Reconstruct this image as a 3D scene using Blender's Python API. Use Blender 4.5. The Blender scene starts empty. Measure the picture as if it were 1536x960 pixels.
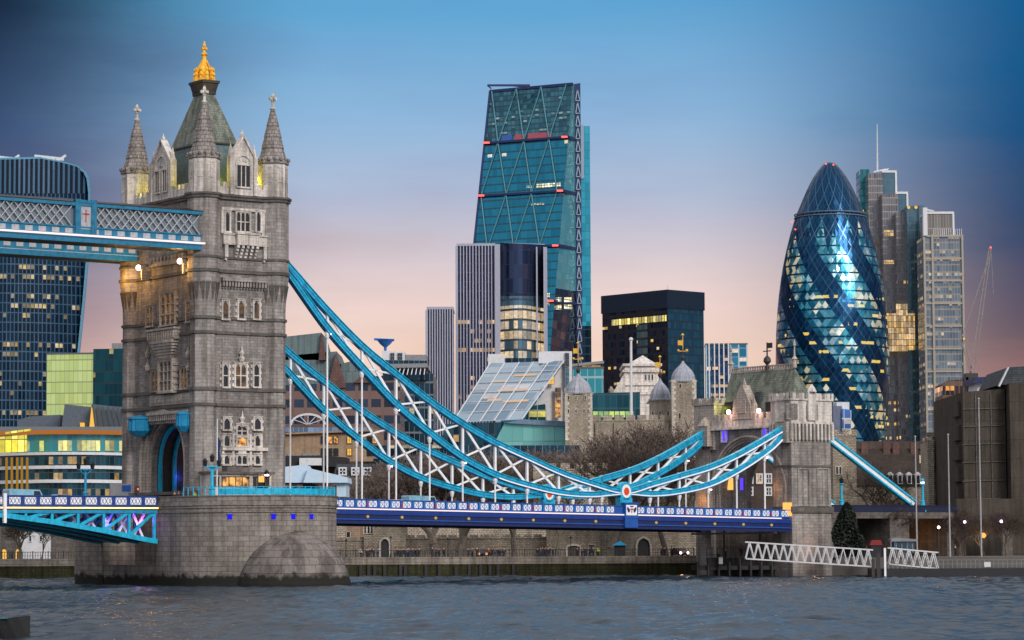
import bpy, bmesh, math, random
from mathutils import Vector, Matrix, noise as mnoise
R = math.radians
PI = math.pi
SC = bpy.context.scene
COL = SC.collection

# ------------------------------------------------------------------ camera
F_PX, CAM_H, HOR_Y, ROLL = 4155.0, 5.334, 812.755, -0.278
PITCH = math.atan((HOR_Y - 480) / F_PX)
cam_data = bpy.data.cameras.new('camera')
cam_data.sensor_fit = 'HORIZONTAL'; cam_data.sensor_width = 36.0
cam_data.lens = F_PX / 1536 * 36.0
cam_data.clip_start = 1.0; cam_data.clip_end = 20000
cam = bpy.data.objects.new('camera', cam_data); COL.objects.link(cam)
_d = Vector((0, math.cos(PITCH), math.sin(PITCH)))
_r = Vector((1, 0, 0)); _u = _r.cross(_d)
_cr, _sr = math.cos(R(ROLL)), math.sin(R(ROLL))
RIGHT = _r * _cr + _u * _sr * 1.0
UPV = _u * _cr - _r * _sr
# picture x grows along RIGHT; picture y shrinks along UPV
cam.matrix_world = Matrix((
    (RIGHT.x, UPV.x, -_d.x, 0),
    (RIGHT.y, UPV.y, -_d.y, 0),
    (RIGHT.z, UPV.z, -_d.z, CAM_H),
    (0, 0, 0, 1)))
SC.camera = cam
SC.render.engine = 'CYCLES'
SC.view_settings.view_transform = 'Standard'
SC.view_settings.look = 'None'
SC.view_settings.exposure = 0.0
SC.view_settings.gamma = 1.0
try: SC.view_settings.use_curve_mapping = False
except Exception: pass

def lin(r, g, b, a=1.0):
    f = lambda c: ((c / 255) / 12.92) if c / 255 <= 0.04045 else (((c / 255) + 0.055) / 1.055) ** 2.4
    return (f(r), f(g), f(b), a)

# ------------------------------------------------------------------ dusk sky
SUN_EL, SUN_AZ = 6.0, 150.0     # low sun lamp: elevation and direction (degrees) behind-left of the viewer
world = bpy.data.worlds.new('World'); SC.world = world; world.use_nodes = True
def build_world():
    nt = world.node_tree; N = nt.nodes; L = nt.links; N.clear()
    out = N.new('ShaderNodeOutputWorld'); bg = N.new('ShaderNodeBackground')
    sky = N.new('ShaderNodeTexSky'); sky.sky_type = 'NISHITA'; sky.sun_disc = False
    sky.sun_elevation = R(SUN_EL); sky.sun_rotation = R(SUN_AZ)
    sky.air_density = 1.2; sky.dust_density = 2.0
    tc = N.new('ShaderNodeTexCoord'); sep = N.new('ShaderNodeSeparateXYZ')
    L.new(tc.outputs['Generated'], sep.inputs[0])
    def m(op, a, b=None, c=None):
        n = N.new('ShaderNodeMath'); n.operation = op
        for i, v in enumerate((a, b, c)):
            if v is None: continue
            if isinstance(v, (int, float)): n.inputs[i].default_value = v
            else: L.new(v, n.inputs[i])
        return n.outputs[0]
    def ramp(fac, stops):
        n = N.new('ShaderNodeValToRGB'); n.color_ramp.interpolation = 'EASE' if False else 'LINEAR'
        els = n.color_ramp.elements
        while len(els) < len(stops): els.new(0.5)
        for e, (p, c) in zip(els, stops): e.position = p; e.color = c
        L.new(fac, n.inputs[0]); return n.outputs[0]
    def mixc(f, a, b, mode='MIX'):
        n = N.new('ShaderNodeMix'); n.data_type = 'RGBA'; n.blend_type = mode; n.clamp_factor = True
        for s, v in ((n.inputs['Factor'], f), (n.inputs[6], a), (n.inputs[7], b)):
            if isinstance(v, (int, float)): s.default_value = v
            elif isinstance(v, tuple): s.default_value = v
            else: L.new(v, s)
        return n.outputs[2]
    z = sep.outputs['Z']; x = sep.outputs['X']; y = sep.outputs['Y']
    # soft banks of cloud, stretched along the horizon
    mp = N.new('ShaderNodeMapping'); mp.inputs['Scale'].default_value = (3.0, 3.0, 14.0)
    L.new(tc.outputs['Generated'], mp.inputs[0])
    nz = N.new('ShaderNodeTexNoise'); nz.inputs['Scale'].default_value = 1.6; nz.inputs['Detail'].default_value = 5
    nz.inputs['Roughness'].default_value = 0.6
    L.new(mp.outputs[0], nz.inputs['Vector'])
    nzc = m('SUBTRACT', nz.outputs[0], 0.5)
    zz = m('ADD', z, m('MULTIPLY', nzc, 0.035))
    e = m('DIVIDE', zz, 0.5)
    grad = ramp(e, [(0.0, lin(255, 216, 190)), (0.07, lin(255, 222, 200)), (0.13, lin(255, 222, 202)), (0.185, lin(232, 211, 210)),
                    (0.25, lin(178, 190, 216)), (0.31, lin(140, 182, 222)), (0.39, lin(92, 164, 214)), (0.50, lin(104, 150, 190)), (1.0, tuple(1.35 * c for c in lin(214, 212, 214)[:3]) + (1,))])
    # colder cloud, plus painted lens vignetting, darkens both sides of the view
    left = ramp(e, [(0.0, lin(250, 170, 132)), (0.09, lin(226, 166, 150)), (0.15, lin(166, 138, 148)), (0.22, lin(92, 104, 142)), (0.30, lin(50, 76, 118)), (0.38, lin(6, 30, 60)), (0.5, lin(24, 50, 84)), (1.0, tuple(1.35 * c for c in lin(214, 212, 214)[:3]) + (1,))])
    right = ramp(e, [(0.0, lin(232, 150, 122)), (0.08, lin(190, 132, 126)), (0.14, lin(104, 86, 100)), (0.22, lin(36, 66, 108)), (0.30, lin(0, 78, 132)), (0.39, lin(0, 92, 148)), (0.5, lin(40, 100, 140)), (1.0, tuple(1.35 * c for c in lin(214, 212, 214)[:3]) + (1,))])
    xn = m('ADD', x, m('MULTIPLY', nzc, 0.05))
    fl = N.new('ShaderNodeMapRange'); fl.interpolation_type = 'SMOOTHSTEP'
    fl.inputs['From Min'].default_value = -0.055; fl.inputs['From Max'].default_value = -0.19; L.new(xn, fl.inputs[0])
    fr = N.new('ShaderNodeMapRange'); fr.interpolation_type = 'SMOOTHSTEP'
    fr.inputs['From Min'].default_value = 0.06; fr.inputs['From Max'].default_value = 0.195; L.new(xn, fr.inputs[0])
    c = mixc(fl.outputs[0], grad, left); c = mixc(fr.outputs[0], c, right)
    cl = ramp(nz.outputs[0], [(0.36, (0.87, 0.85, 0.87, 1)), (0.50, (0.98, 0.97, 0.98, 1)), (0.62, (1.10, 1.06, 1.02, 1))])
    c = mixc(1.0, c, cl, 'MULTIPLY')
    # behind the viewer a plainer blue-grey sky, brightened high up to light the stone
    back = N.new('ShaderNodeMapRange'); back.interpolation_type = 'SMOOTHSTEP'
    back.inputs['From Min'].default_value = 0.1; back.inputs['From Max'].default_value = -0.5; L.new(y, back.inputs[0])
    bk = ramp(m('DIVIDE', z, 1.0), [(0.0, lin(186, 194, 210)), (0.2, lin(206, 214, 228)), (0.5, tuple(1.3 * c for c in lin(214, 212, 214)[:3]) + (1,))])
    c = mixc(back.outputs[0], c, bk)
    nb = N.new('ShaderNodeVectorMath'); nb.operation = 'SCALE'; nb.inputs[3].default_value = 0.06
    L.new(sky.outputs[0], nb.inputs[0])
    c = mixc(0.95, nb.outputs[0], c)
    L.new(c, bg.inputs[0]); bg.inputs[1].default_value = 1.0
    L.new(bg.outputs[0], out.inputs[0])
build_world()
sun_d = bpy.data.lights.new('sun', 'SUN'); sun_d.energy = 2.3; sun_d.angle = R(20); sun_d.color = (1.0, 0.93, 0.86)
sun = bpy.data.objects.new('sun', sun_d); COL.objects.link(sun)
_sd = Vector((math.sin(R(SUN_AZ)) * math.cos(R(30)), math.cos(R(SUN_AZ)) * math.cos(R(30)), math.sin(R(30))))
sun.rotation_euler = _sd.to_track_quat('Z', 'Y').to_euler()
sun.location = (0, 0, 300)

# ------------------------------------------------------------------ rays and frames
def ray(px, py):
    return (_d + RIGHT * ((px - 768) / F_PX) + UPV * ((480 - py) / F_PX))
def W(px, py, Y):
    """world point on the picture ray at ground distance Y"""
    r = ray(px, py); t = Y / r.y
    return Vector((r.x * t, Y, CAM_H + r.z * t))
def proj(p):
    q = Vector(p) - Vector((0, 0, CAM_H)); dd = q.dot(_d)
    return 768 + F_PX * q.dot(RIGHT) / dd, 480 - F_PX * q.dot(UPV) / dd

class Frame:
    """a local frame: x along the first wall, y into the picture, z up from the water"""
    def __init__(s, X, Y, ang):
        s.o = Vector((X, Y, 0)); s.a = ang; s.c = math.cos(ang); s.s = math.sin(ang)
    def w(s, x, y, z=0): return Vector((s.o.x + x * s.c - y * s.s, s.o.y + x * s.s + y * s.c, z))
    def loc(s, v):
        dx, dy = v[0] - s.o.x, v[1] - s.o.y
        return Vector((dx * s.c + dy * s.s, -dx * s.s + dy * s.c, v[2]))
    def on(s, px, py, x=None, y=None, z=None):
        """where a picture ray meets the local plane x=, y= or z="""
        a = s.loc((0, 0, CAM_H)); r = ray(px, py); b = s.loc((r.x, r.y, CAM_H + r.z)) - s.loc((0, 0, CAM_H))
        b.z = r.z
        if x is not None: t = (x - a.x) / b.x
        elif y is not None: t = (y - a.y) / b.y
        else: t = (z - a.z) / b.z
        return a + b * t
WORLD = Frame(0, 0, 0)
BR = Frame(-40.606, 363.13, R(35.67))      # bridge frame: x along the bridge to the north bank, near face at negative y

# ------------------------------------------------------------------ mesh builder
class MB:
    def __init__(s): s.v = []; s.f = []; s.m = []; s.uv = {}
    def add(s, vs, fs, mi=0):
        b = len(s.v); s.v += [Vector(q) for q in vs]
        for f in fs: s.f.append(tuple(b + i for i in f)); s.m.append(mi)
    def quad(s, a, b, c, d, mi=0, uv=None):
        s.add((a, b, c, d), ((0, 1, 2, 3),), mi)
        if uv: s.uv[len(s.f) - 1] = uv
    def box(s, x0, x1, y0, y1, z0, z1, mi=0):
        if x0 > x1: x0, x1 = x1, x0
        if y0 > y1: y0, y1 = y1, y0
        if z0 > z1: z0, z1 = z1, z0
        s.add(((x0, y0, z0), (x1, y0, z0), (x1, y1, z0), (x0, y1, z0), (x0, y0, z1), (x1, y0, z1), (x1, y1, z1), (x0, y1, z1)),
              ((0, 3, 2, 1), (4, 5, 6, 7), (0, 1, 5, 4), (1, 2, 6, 5), (2, 3, 7, 6), (3, 0, 4, 7)), mi)
    def prism(s, poly, z0, z1, mi=0, top=None):
        """poly in xy, counter-clockwise seen from above; top = optional other ring"""
        n = len(poly); t = top or poly
        vs = [(p[0], p[1], z0) for p in poly] + [(p[0], p[1], z1) for p in t]
        fs = [tuple(reversed(range(n))), tuple(range(n, 2 * n))] + [(i, (i + 1) % n, n + (i + 1) % n, n + i) for i in range(n)]
        s.add(vs, fs, mi)
    def extr(s, poly, axis, a0, a1, mi=0):
        """poly of (h, z) extruded along axis 'x' or 'y' from a0 to a1"""
        n = len(poly)
        if axis == 'y':
            A = [(p[0], a0, p[1]) for p in poly]; B = [(p[0], a1, p[1]) for p in poly]
        else:
            A = [(a0, p[0], p[1]) for p in poly]; B = [(a1, p[0], p[1]) for p in poly]
        s.add(A + B, [tuple(range(n)), tuple(reversed(range(n, 2 * n)))] + [((i + 1) % n, i, n + i, n + (i + 1) % n) for i in range(n)], mi)
    def bar(s, p, q, w, h=None, mi=0, upv=(0, 0, 1)):
        p = Vector(p); q = Vector(q); h = h or w; d = q - p
        if d.length < 1e-6: return
        d.normalize(); u = Vector(upv); sd = d.cross(u)
        if sd.length < 1e-4: sd = d.cross(Vector((1, 0, 0)))
        sd.normalize(); u = sd.cross(d)
        c = [(-w / 2, -h / 2), (w / 2, -h / 2), (w / 2, h / 2), (-w / 2, h / 2)]
        vs = [p + sd * a + u * b for a, b in c] + [q + sd * a + u * b for a, b in c]
        s.add(vs, ((0, 1, 2, 3), (7, 6, 5, 4), (0, 4, 5, 1), (1, 5, 6, 2), (2, 6, 7, 3), (3, 7, 4, 0)), mi)
    def tube(s, p, q, r0, r1=None, n=6, mi=0, cap=True):
        p = Vector(p); q = Vector(q); r1 = r0 if r1 is None else r1; d = q - p
        if d.length < 1e-6: return
        d.normalize(); sd = d.cross(Vector((0, 0, 1)))
        if sd.length < 1e-3: sd = Vector((1, 0, 0))
        sd.normalize(); u = sd.cross(d)
        vs = []
        for c, rr in ((p, r0), (q, r1)):
            for i in range(n):
                a = 2 * PI * i / n; vs.append(c + (sd * math.cos(a) + u * math.sin(a)) * rr)
        fs = [(i, n + i, n + (i + 1) % n, (i + 1) % n) for i in range(n)]
        if cap: fs += [tuple(range(n)), tuple(reversed(range(n, 2 * n)))]
        s.add(vs, fs, mi)
    def lathe(s, cx, cy, prof, n=8, mi=0, a0=0.0, cap=True):
        """prof: (radius, z) from bottom to top"""
        b = []
        for r, z in prof:
            for i in range(n):
                a = a0 + 2 * PI * i / n; b.append((cx + r * math.cos(a), cy + r * math.sin(a), z))
        fs = []
        for k in range(len(prof) - 1):
            for i in range(n): fs.append((k * n + i, k * n + (i + 1) % n, (k + 1) * n + (i + 1) % n, (k + 1) * n + i))
        if cap: fs += [tuple(reversed(range(n))), tuple(range((len(prof) - 1) * n, len(prof) * n))]
        s.add(b, fs, mi)
    def ball(s, c, r, n=8, k=5, mi=0, sz=1.0):
        prof = [(max(1e-3, r * math.sin(PI * i / k)), c[2] - r * sz * math.cos(PI * i / k)) for i in range(k + 1)]
        s.lathe(c[0], c[1], prof, n, mi)
    def mesh(s, name, mats, off=(0, 0, 0), smooth=False):
        me = bpy.data.meshes.new(name); off = Vector(off)
        me.from_pydata([tuple(q - off) for q in s.v], [], s.f)
        for m_ in mats: me.materials.append(m_)
        me.polygons.foreach_set('material_index', s.m)
        uvl = me.uv_layers.new(name='UVMap').data
        li = 0
        for fi, f in enumerate(s.f):
            if fi in s.uv:
                for k in range(len(f)): uvl[li + k].uv = s.uv[fi][k]
            else:
                a, b, c = s.v[f[0]], s.v[f[1]], s.v[f[2]]
                n = (b - a).cross(c - b)
                if len(f) > 3 and n.length < 1e-9: n = (c - b).cross(s.v[f[3]] - c)
                if n.length > 1e-12: n.normalize()
                if abs(n.z) > 0.8:
                    for k, i in enumerate(f): uvl[li + k].uv = (s.v[i].x, s.v[i].y)
                else:
                    t = Vector((-n.y, n.x)); 
                    if t.length > 1e-6: t.normalize()
                    for k, i in enumerate(f): uvl[li + k].uv = (s.v[i].x * t.x + s.v[i].y * t.y, s.v[i].z)
            li += len(f)
        if smooth: me.polygons.foreach_set('use_smooth', [True] * len(me.polygons))
        me.validate(); me.update()
        return me

class Thing:
    """top-level Empty in a frame, at local origin o; parts are given in the same frame"""
    def __init__(s, name, label, cat, fr=WORLD, o=(0, 0, 0), group=None):
        s.fr = fr; s.o = Vector(o)
        e = bpy.data.objects.new(name, None); COL.objects.link(e); e.empty_display_size = 1
        e.location = fr.w(o[0], o[1], o[2]); e.rotation_euler = (0, 0, fr.a)
        e['label'] = label; e['category'] = cat
        if group: e['group'] = group
        s.e = e
    def part(s, name, mb, mats, parent=None, smooth=False, label=None, kind=None):
        if not isinstance(mats, (list, tuple)): mats = [mats]
        me = mb if isinstance(mb, bpy.types.Mesh) else mb.mesh(name, mats, s.o, smooth)
        o = bpy.data.objects.new(name, me); COL.objects.link(o); o.parent = parent or s.e
        if label: o['label'] = label
        if kind: o['kind'] = kind
        return o
def single(name, mb, mats, label, cat, fr=WORLD, o=(0, 0, 0), group=None, smooth=False, kind=None):
    if not isinstance(mats, (list, tuple)): mats = [mats]
    ob = bpy.data.objects.new(name, mb.mesh(name, mats, o, smooth)); COL.objects.link(ob)
    ob.location = fr.w(*o); ob.rotation_euler = (0, 0, fr.a)
    if label: ob['label'] = label
    if cat: ob['category'] = cat
    if group: ob['group'] = group
    if kind: ob['kind'] = kind
    return ob
def kids(o): return [c for c in bpy.data.objects if c.parent == o]
def tree_of(o):
    d = {}
    for c in bpy.data.objects:
        if c.parent: d.setdefault(c.parent.name, []).append(c)
    return d
def dup(root, loc=None, rz=None, label=None, group=None, scale=None, cache={}):
    """a copy of a thing with copies of its parts and sub-parts (mesh data shared)"""
    key = root.name
    if key not in cache: cache[key] = [(c, kids(c)) for c in kids(root)]
    r = root.copy(); COL.objects.link(r)
    if loc is not None: r.location = loc
    if rz is not None: r.rotation_euler = (0, 0, rz)
    if scale is not None: r.scale = scale
    if label: r['label'] = label
    if group: r['group'] = group
    for c, gs in cache[key]:
        k = c.copy(); COL.objects.link(k); k.parent = r
        for g in gs:
            h = g.copy(); COL.objects.link(h); h.parent = k
    return r
def lamp(kind, loc, energy, color, radius=0.15, fr=WORLD, aim=None, spot=90, name='lamp_light'):
    l = bpy.data.lights.new(name, kind); l.energy = energy; l.color = color; l.shadow_soft_size = radius
    o = bpy.data.objects.new(name, l); COL.objects.link(o); o.location = fr.w(*loc)
    if kind == 'SPOT':
        l.spot_size = R(spot); l.spot_blend = 0.6
        o.rotation_euler = (fr.w(*loc) - fr.w(*aim)).to_track_quat('Z', 'Y').to_euler()
    return o

# ------------------------------------------------------------------ materials
class NT:
    def __init__(s, name):
        s.mat = bpy.data.materials.new(name); s.mat.use_nodes = True
        s.n = s.mat.node_tree.nodes; s.l = s.mat.node_tree.links; s.n.clear()
        s.out = s.n.new('ShaderNodeOutputMaterial'); s.b = s.n.new('ShaderNodeBsdfPrincipled')
        s.l.new(s.b.outputs[0], s.out.inputs[0])
    def node(s, t, **k):
        n = s.n.new(t)
        for a, b in k.items(): setattr(n, a, b)
        return n
    def put(s, sock, v):
        if v is None: return
        if isinstance(v, (int, float)):
            sock.default_value = v if not hasattr(sock.default_value, '__len__') else (v,) * len(sock.default_value)
        elif isinstance(v, tuple): sock.default_value = v
        else: s.l.new(v, sock)
    def math(s, op, a, b=None, c=None, clamp=False):
        n = s.n.new('ShaderNodeMath'); n.operation = op; n.use_clamp = clamp
        for i, v in enumerate((a, b, c)):
            if v is not None: s.put(n.inputs[i], v)
        return n.outputs[0]
    def mix(s, f, a, b, mode='MIX'):
        n = s.n.new('ShaderNodeMix'); n.data_type = 'RGBA'; n.blend_type = mode; n.clamp_factor = True
        s.put(n.inputs['Factor'], f); s.put(n.inputs[6], a); s.put(n.inputs[7], b)
        return n.outputs[2]
    def ramp(s, f, stops):
        n = s.n.new('ShaderNodeValToRGB'); els = n.color_ramp.elements
        while len(els) < len(stops): els.new(0.5)
        for e, (p, c) in zip(els, stops): e.position = p; e.color = c if len(c) == 4 else (*c, 1)
        s.put(n.inputs[0], f); return n.outputs[0]
    def uv(s): return s.node('ShaderNodeTexCoord').outputs['UV']
    def obj(s): return s.node('ShaderNodeTexCoord').outputs['Object']
    def noise(s, vec, scale, detail=3, rough=0.55):
        n = s.node('ShaderNodeTexNoise'); n.inputs['Scale'].default_value = scale
        n.inputs['Detail'].default_value = detail; n.inputs['Roughness'].default_value = rough
        s.l.new(vec, n.inputs['Vector']); return n.outputs[0]
    def bump(s, h, strength=0.3, dist=0.05):
        n = s.node('ShaderNodeBump'); n.inputs['Strength'].default_value = strength; n.inputs['Distance'].default_value = dist
        s.l.new(h, n.inputs['Height']); s.l.new(n.outputs[0], s.b.inputs['Normal'])

def paint(name, col, rough=0.5, metal=0.0, var=0.12, dirt=0.35, spec=0.5, scale=1.5):
    t = NT(name); o = t.obj()
    a = t.noise(o, scale, 4); mp = t.node('ShaderNodeMapping'); mp.inputs['Scale'].default_value = (3.0, 3.0, 0.35); t.l.new(o, mp.inputs[0]); b = t.noise(mp.outputs[0], scale * 1.4, 5, .65)
    f = t.math('ADD', t.math('MULTIPLY', a, 0.6), t.math('MULTIPLY', b, 0.4))
    lo = tuple(c * (1 - dirt) for c in col[:3]) + (1,); hi = tuple(min(1, c * (1 + var)) for c in col[:3]) + (1,)
    t.put(t.b.inputs['Base Color'], t.ramp(f, [(0.32, lo), (0.5, (*col[:3], 1)), (0.68, hi)]))
    t.put(t.b.inputs['Roughness'], t.ramp(b, [(0.3, (rough * 0.8,) * 3), (0.7, (min(1, rough * 1.25),) * 3)]))
    t.b.inputs['Metallic'].default_value = metal
    t.b.inputs['Specular IOR Level'].default_value = spec
    return t.mat
def emit(name, col, strength):
    t = NT(name); t.n.remove(t.b); e = t.node('ShaderNodeEmission')
    e.inputs[0].default_value = (*col[:3], 1); e.inputs[1].default_value = strength
    t.l.new(e.outputs[0], t.out.inputs[0]); return t.mat
def stone(name, c1, c2, mortar, bw=1.0, bh=0.4, msize=0.03, stain=0.5, rough=0.85, big=0.25, bumpy=0.4, warp=0.0, streak=0.3, sy=1.0):
    """coursed masonry in metres from the UV map, with weather stains of its own"""
    t = NT(name); uv = t.uv(); ob = t.obj()
    vec = uv
    if warp > 0:
        nn = t.node('ShaderNodeTexNoise'); nn.inputs['Scale'].default_value = 2.5; t.l.new(uv, nn.inputs['Vector'])
        vm = t.node('ShaderNodeVectorMath', operation='SCALE'); vm.inputs[3].default_value = warp; t.l.new(nn.outputs[1], vm.inputs[0])
        va = t.node('ShaderNodeVectorMath', operation='ADD'); t.l.new(uv, va.inputs[0]); t.l.new(vm.outputs[0], va.inputs[1]); vec = va.outputs[0]
    br = t.node('ShaderNodeTexBrick'); t.l.new(vec, br.inputs['Vector'])
    br.inputs['Scale'].default_value = 1.0; br.inputs['Brick Width'].default_value = bw; br.inputs['Row Height'].default_value = bh
    br.inputs['Mortar Size'].default_value = msize; br.inputs['Mortar Smooth'].default_value = 0.3; br.inputs['Bias'].default_value = 0
    br.inputs['Color1'].default_value = c1; br.inputs['Color2'].default_value = c2; br.inputs['Mortar'].default_value = mortar
    a = t.noise(ob, big, 5, 0.6); b = t.noise(ob, 3.0, 4, 0.65)
    c = t.mix(stain, br.outputs[0], t.ramp(a, [(0.3, (0.35, 0.33, 0.32)), (0.5, (0.9, 0.88, 0.86)), (0.7, (1.15, 1.15, 1.15))]), 'MULTIPLY')
    c = t.mix(0.7, c, t.ramp(b, [(0.25, (0.6, 0.6, 0.6)), (0.75, (1.25, 1.22, 1.2))]), 'MULTIPLY')
    mp = t.node('ShaderNodeMapping'); mp.inputs['Scale'].default_value = (1.3, 1.3, 0.09); t.l.new(ob, mp.inputs[0])
    st = t.noise(mp.outputs[0], 1.0, 4, 0.6)
    c = t.mix(streak, c, t.ramp(st, [(0.38, (0.35, 0.34, 0.33)), (0.56, (1.05, 1.05, 1.05))]), 'MULTIPLY')
    t.put(t.b.inputs['Base Color'], c); t.b.inputs['Roughness'].default_value = rough
    t.b.inputs['Specular IOR Level'].default_value = 0.25
    h = t.math('ADD', t.math('MULTIPLY', br.outputs['Fac'], -1.0), t.math('MULTIPLY', b, 0.8))
    t.bump(h, bumpy, 0.05)
    return t.mat
def curtain(name, pw=1.5, fh=4.0, glass=(0.02, 0.08, 0.12), glass2=None, frame=(0.05, 0.06, 0.07), mw=0.1, sp=0.12,
            lit=0.1, litcol=(1.0, 0.62, 0.2), ls=1.5, z0=-1e4, z1=1e4, metal=0.75, rough=0.12, rowlit=0.5, spcol=None, slant=0.0,
            seed=0.0, fmetal=0.2, wob=0.35, group=1):
    """curtain wall in metres from the UV map: glass panels, mullions, spandrels and the lit rooms behind some panels"""
    t = NT(name); uv = t.uv(); sx = t.node('ShaderNodeSeparateXYZ'); t.l.new(uv, sx.inputs[0])
    ux = t.math('DIVIDE', sx.outputs[0], pw); uy = t.math('DIVIDE', sx.outputs[1], fh)
    if slant: ux = t.math('ADD', ux, t.math('MULTIPLY', uy, slant))
    fx = t.math('FRACT', ux); fy = t.math('FRACT', uy); ix = t.math('FLOOR', ux); iy = t.math('FLOOR', uy)
    mx = t.math('LESS_THAN', fx, mw); my = t.math('LESS_THAN', fy, sp)
    cv = t.node('ShaderNodeCombineXYZ'); t.put(cv.inputs[0], ix); t.put(cv.inputs[1], iy); cv.inputs[2].default_value = seed
    wn = t.node('ShaderNodeTexWhiteNoise', noise_dimensions='3D'); t.l.new(cv.outputs[0], wn.inputs['Vector'])
    cg = t.node('ShaderNodeCombineXYZ'); t.put(cg.inputs[0], t.math('FLOOR', t.math('DIVIDE', ix, 5.0))); t.put(cg.inputs[1], iy); cg.inputs[2].default_value = seed + 9
    wg = t.node('ShaderNodeTexWhiteNoise', noise_dimensions='3D'); t.l.new(cg.outputs[0], wg.inputs['Vector'])
    c1 = t.node('ShaderNodeCombineXYZ'); t.put(c1.inputs[1], iy); c1.inputs[2].default_value = seed + 3
    wr = t.node('ShaderNodeTexWhiteNoise', noise_dimensions='3D'); t.l.new(c1.outputs[0], wr.inputs['Vector'])
    p = t.math('ADD', t.math('MULTIPLY', wn.outputs[0], 1 - rowlit), t.math('MULTIPLY', t.math('ADD', t.math('MULTIPLY', wr.outputs[0], 0.6), t.math('MULTIPLY', wg.outputs[0], 0.4)), rowlit))
    rq = random.Random(5); q_ = sorted((1 - rowlit) * rq.random() + rowlit * (.6 * rq.random() + .4 * rq.random()) for _ in range(3000))
    litm = t.math('LESS_THAN', p, q_[min(2999, int(lit * 3000))] if 0 < lit < 1 else (2.0 if lit >= 1 else -1.0))
    inner = t.math('MULTIPLY', t.math('SUBTRACT', 1.0, mx), t.math('SUBTRACT', 1.0, my))
    upper = t.math('GREATER_THAN', fy, sp + (1 - sp) * (0.5 if lit < .8 else -.1))
    zr = t.math('MULTIPLY', t.math('GREATER_THAN', sx.outputs[1], z0), t.math('LESS_THAN', sx.outputs[1], z1))
    litm = t.math('MULTIPLY', t.math('MULTIPLY', litm, inner), t.math('MULTIPLY', zr, upper))
    nz = t.noise(uv, 0.9, 2); 
    g2 = glass2 or tuple(min(1, q * 2.4) for q in glass)
    gcol = t.mix(wn.outputs[0], (*glass, 1), (*g2, 1))
    gcol = t.mix(my, gcol, (*(spcol or frame), 1)); gcol = t.mix(mx, gcol, (*frame, 1))
    t.put(t.b.inputs['Base Color'], gcol)
    t.put(t.b.inputs['Metallic'], t.math('ADD', t.math('MULTIPLY', inner, metal - fmetal), fmetal))
    t.put(t.b.inputs['Roughness'], t.math('ADD', t.math('MULTIPLY', inner, rough - 0.5), 0.5))
    bright = t.math('MULTIPLY', t.math('ADD', t.math('MULTIPLY', t.math('FRACT', t.math('MULTIPLY', wn.outputs[0], 37.0)), 0.9), 0.25), t.math('ADD', t.math('MULTIPLY', nz, 1.4), 0.1))
    t.put(t.b.inputs['Emission Color'], t.mix(t.math('FRACT', t.math('MULTIPLY', wn.outputs[0], 91.0)), (*litcol, 1), (1.0, min(1, litcol[1] * 1.25), min(1, litcol[2] * 1.9 + .15), 1)))
    t.put(t.b.inputs['Emission Strength'], t.math('MULTIPLY', t.math('MULTIPLY', litm, bright), ls))
    # every pane sits at a slightly different angle
    if wob > 0:
        geo = t.node('ShaderNodeNewGeometry'); sub = t.node('ShaderNodeVectorMath', operation='SUBTRACT')
        t.l.new(wn.outputs[1], sub.inputs[0]); sub.inputs[1].default_value = (0.5, 0.5, 0.5)
        sc = t.node('ShaderNodeVectorMath', operation='SCALE'); sc.inputs[3].default_value = wob * 0.25; t.l.new(sub.outputs[0], sc.inputs[0])
        ad = t.node('ShaderNodeVectorMath', operation='ADD'); t.l.new(geo.outputs['Normal'], ad.inputs[0]); t.l.new(sc.outputs[0], ad.inputs[1])
        no = t.node('ShaderNodeVectorMath', operation='NORMALIZE'); t.l.new(ad.outputs[0], no.inputs[0]); t.l.new(no.outputs[0], t.b.inputs['Normal'])
    return t.mat

M = {}
M['granite'] = stone('granite_ashlar', (0.41, 0.385, 0.37, 1), (0.31, 0.29, 0.28, 1), (0.22, 0.205, 0.20, 1), 1.1, 0.45, 0.025, 0.7, streak=0.6, big=.18)
M['granite_rough'] = stone('rough_granite', (0.35, 0.33, 0.32, 1), (0.24, 0.225, 0.22, 1), (0.16, 0.15, 0.145, 1), 0.8, 0.36, 0.02, 0.65, streak=0.5, big=.2)
M['portland'] = stone('portland_stone', (0.74, 0.70, 0.665, 1), (0.64, 0.605, 0.57, 1), (0.42, 0.39, 0.37, 1), 1.0, 0.45, 0.012, 0.6, streak=0.6, bumpy=0.3)
M['portland_warm'] = stone('weathered_trim_stone', (0.54, 0.49, 0.45, 1), (0.44, 0.40, 0.36, 1), (0.2, 0.18, 0.16, 1), 0.9, 0.4, 0.02, 0.5, streak=0.45, bumpy=0.3)
M['band'] = stone('dark_string_course', (0.17, 0.155, 0.145, 1), (0.12, 0.11, 0.105, 1), (0.08, 0.075, 0.07, 1), 1.2, 0.6, 0.02, 0.4)
M['pier'] = None
M['cyan'] = paint('bridge_light_blue_paint', (0.012, 0.42, 0.66), 0.38, 0, 0.2, 0.5)
M['cyan_deep'] = paint('bridge_deep_cyan_paint', (0.010, 0.24, 0.46), 0.4, 0, 0.2, 0.35)  # deeper blue of the two-tone bridge paint
M['blue'] = paint('bridge_royal_blue_paint', (0.014, 0.085, 0.36), 0.35, 0, 0.2, 0.3)
M['cyan_mid'] = paint('walkway_blue_paint', (0.010, 0.17, 0.31), 0.45, 0, 0.2, 0.5)
M['grey_white'] = paint('dulled_white_paint', (0.40, 0.42, 0.46), 0.5)
M['navy'] = paint('bridge_navy_paint', (0.008, 0.018, 0.10), 0.4, 0, 0.2, 0.3)
M['white'] = paint('bridge_white_paint', (0.86, 0.87, 0.90), 0.45, 0, 0.05, 0.15)
M['dark'] = paint('dark_metal', (0.02, 0.02, 0.025), 0.5, 0.3)
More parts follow.
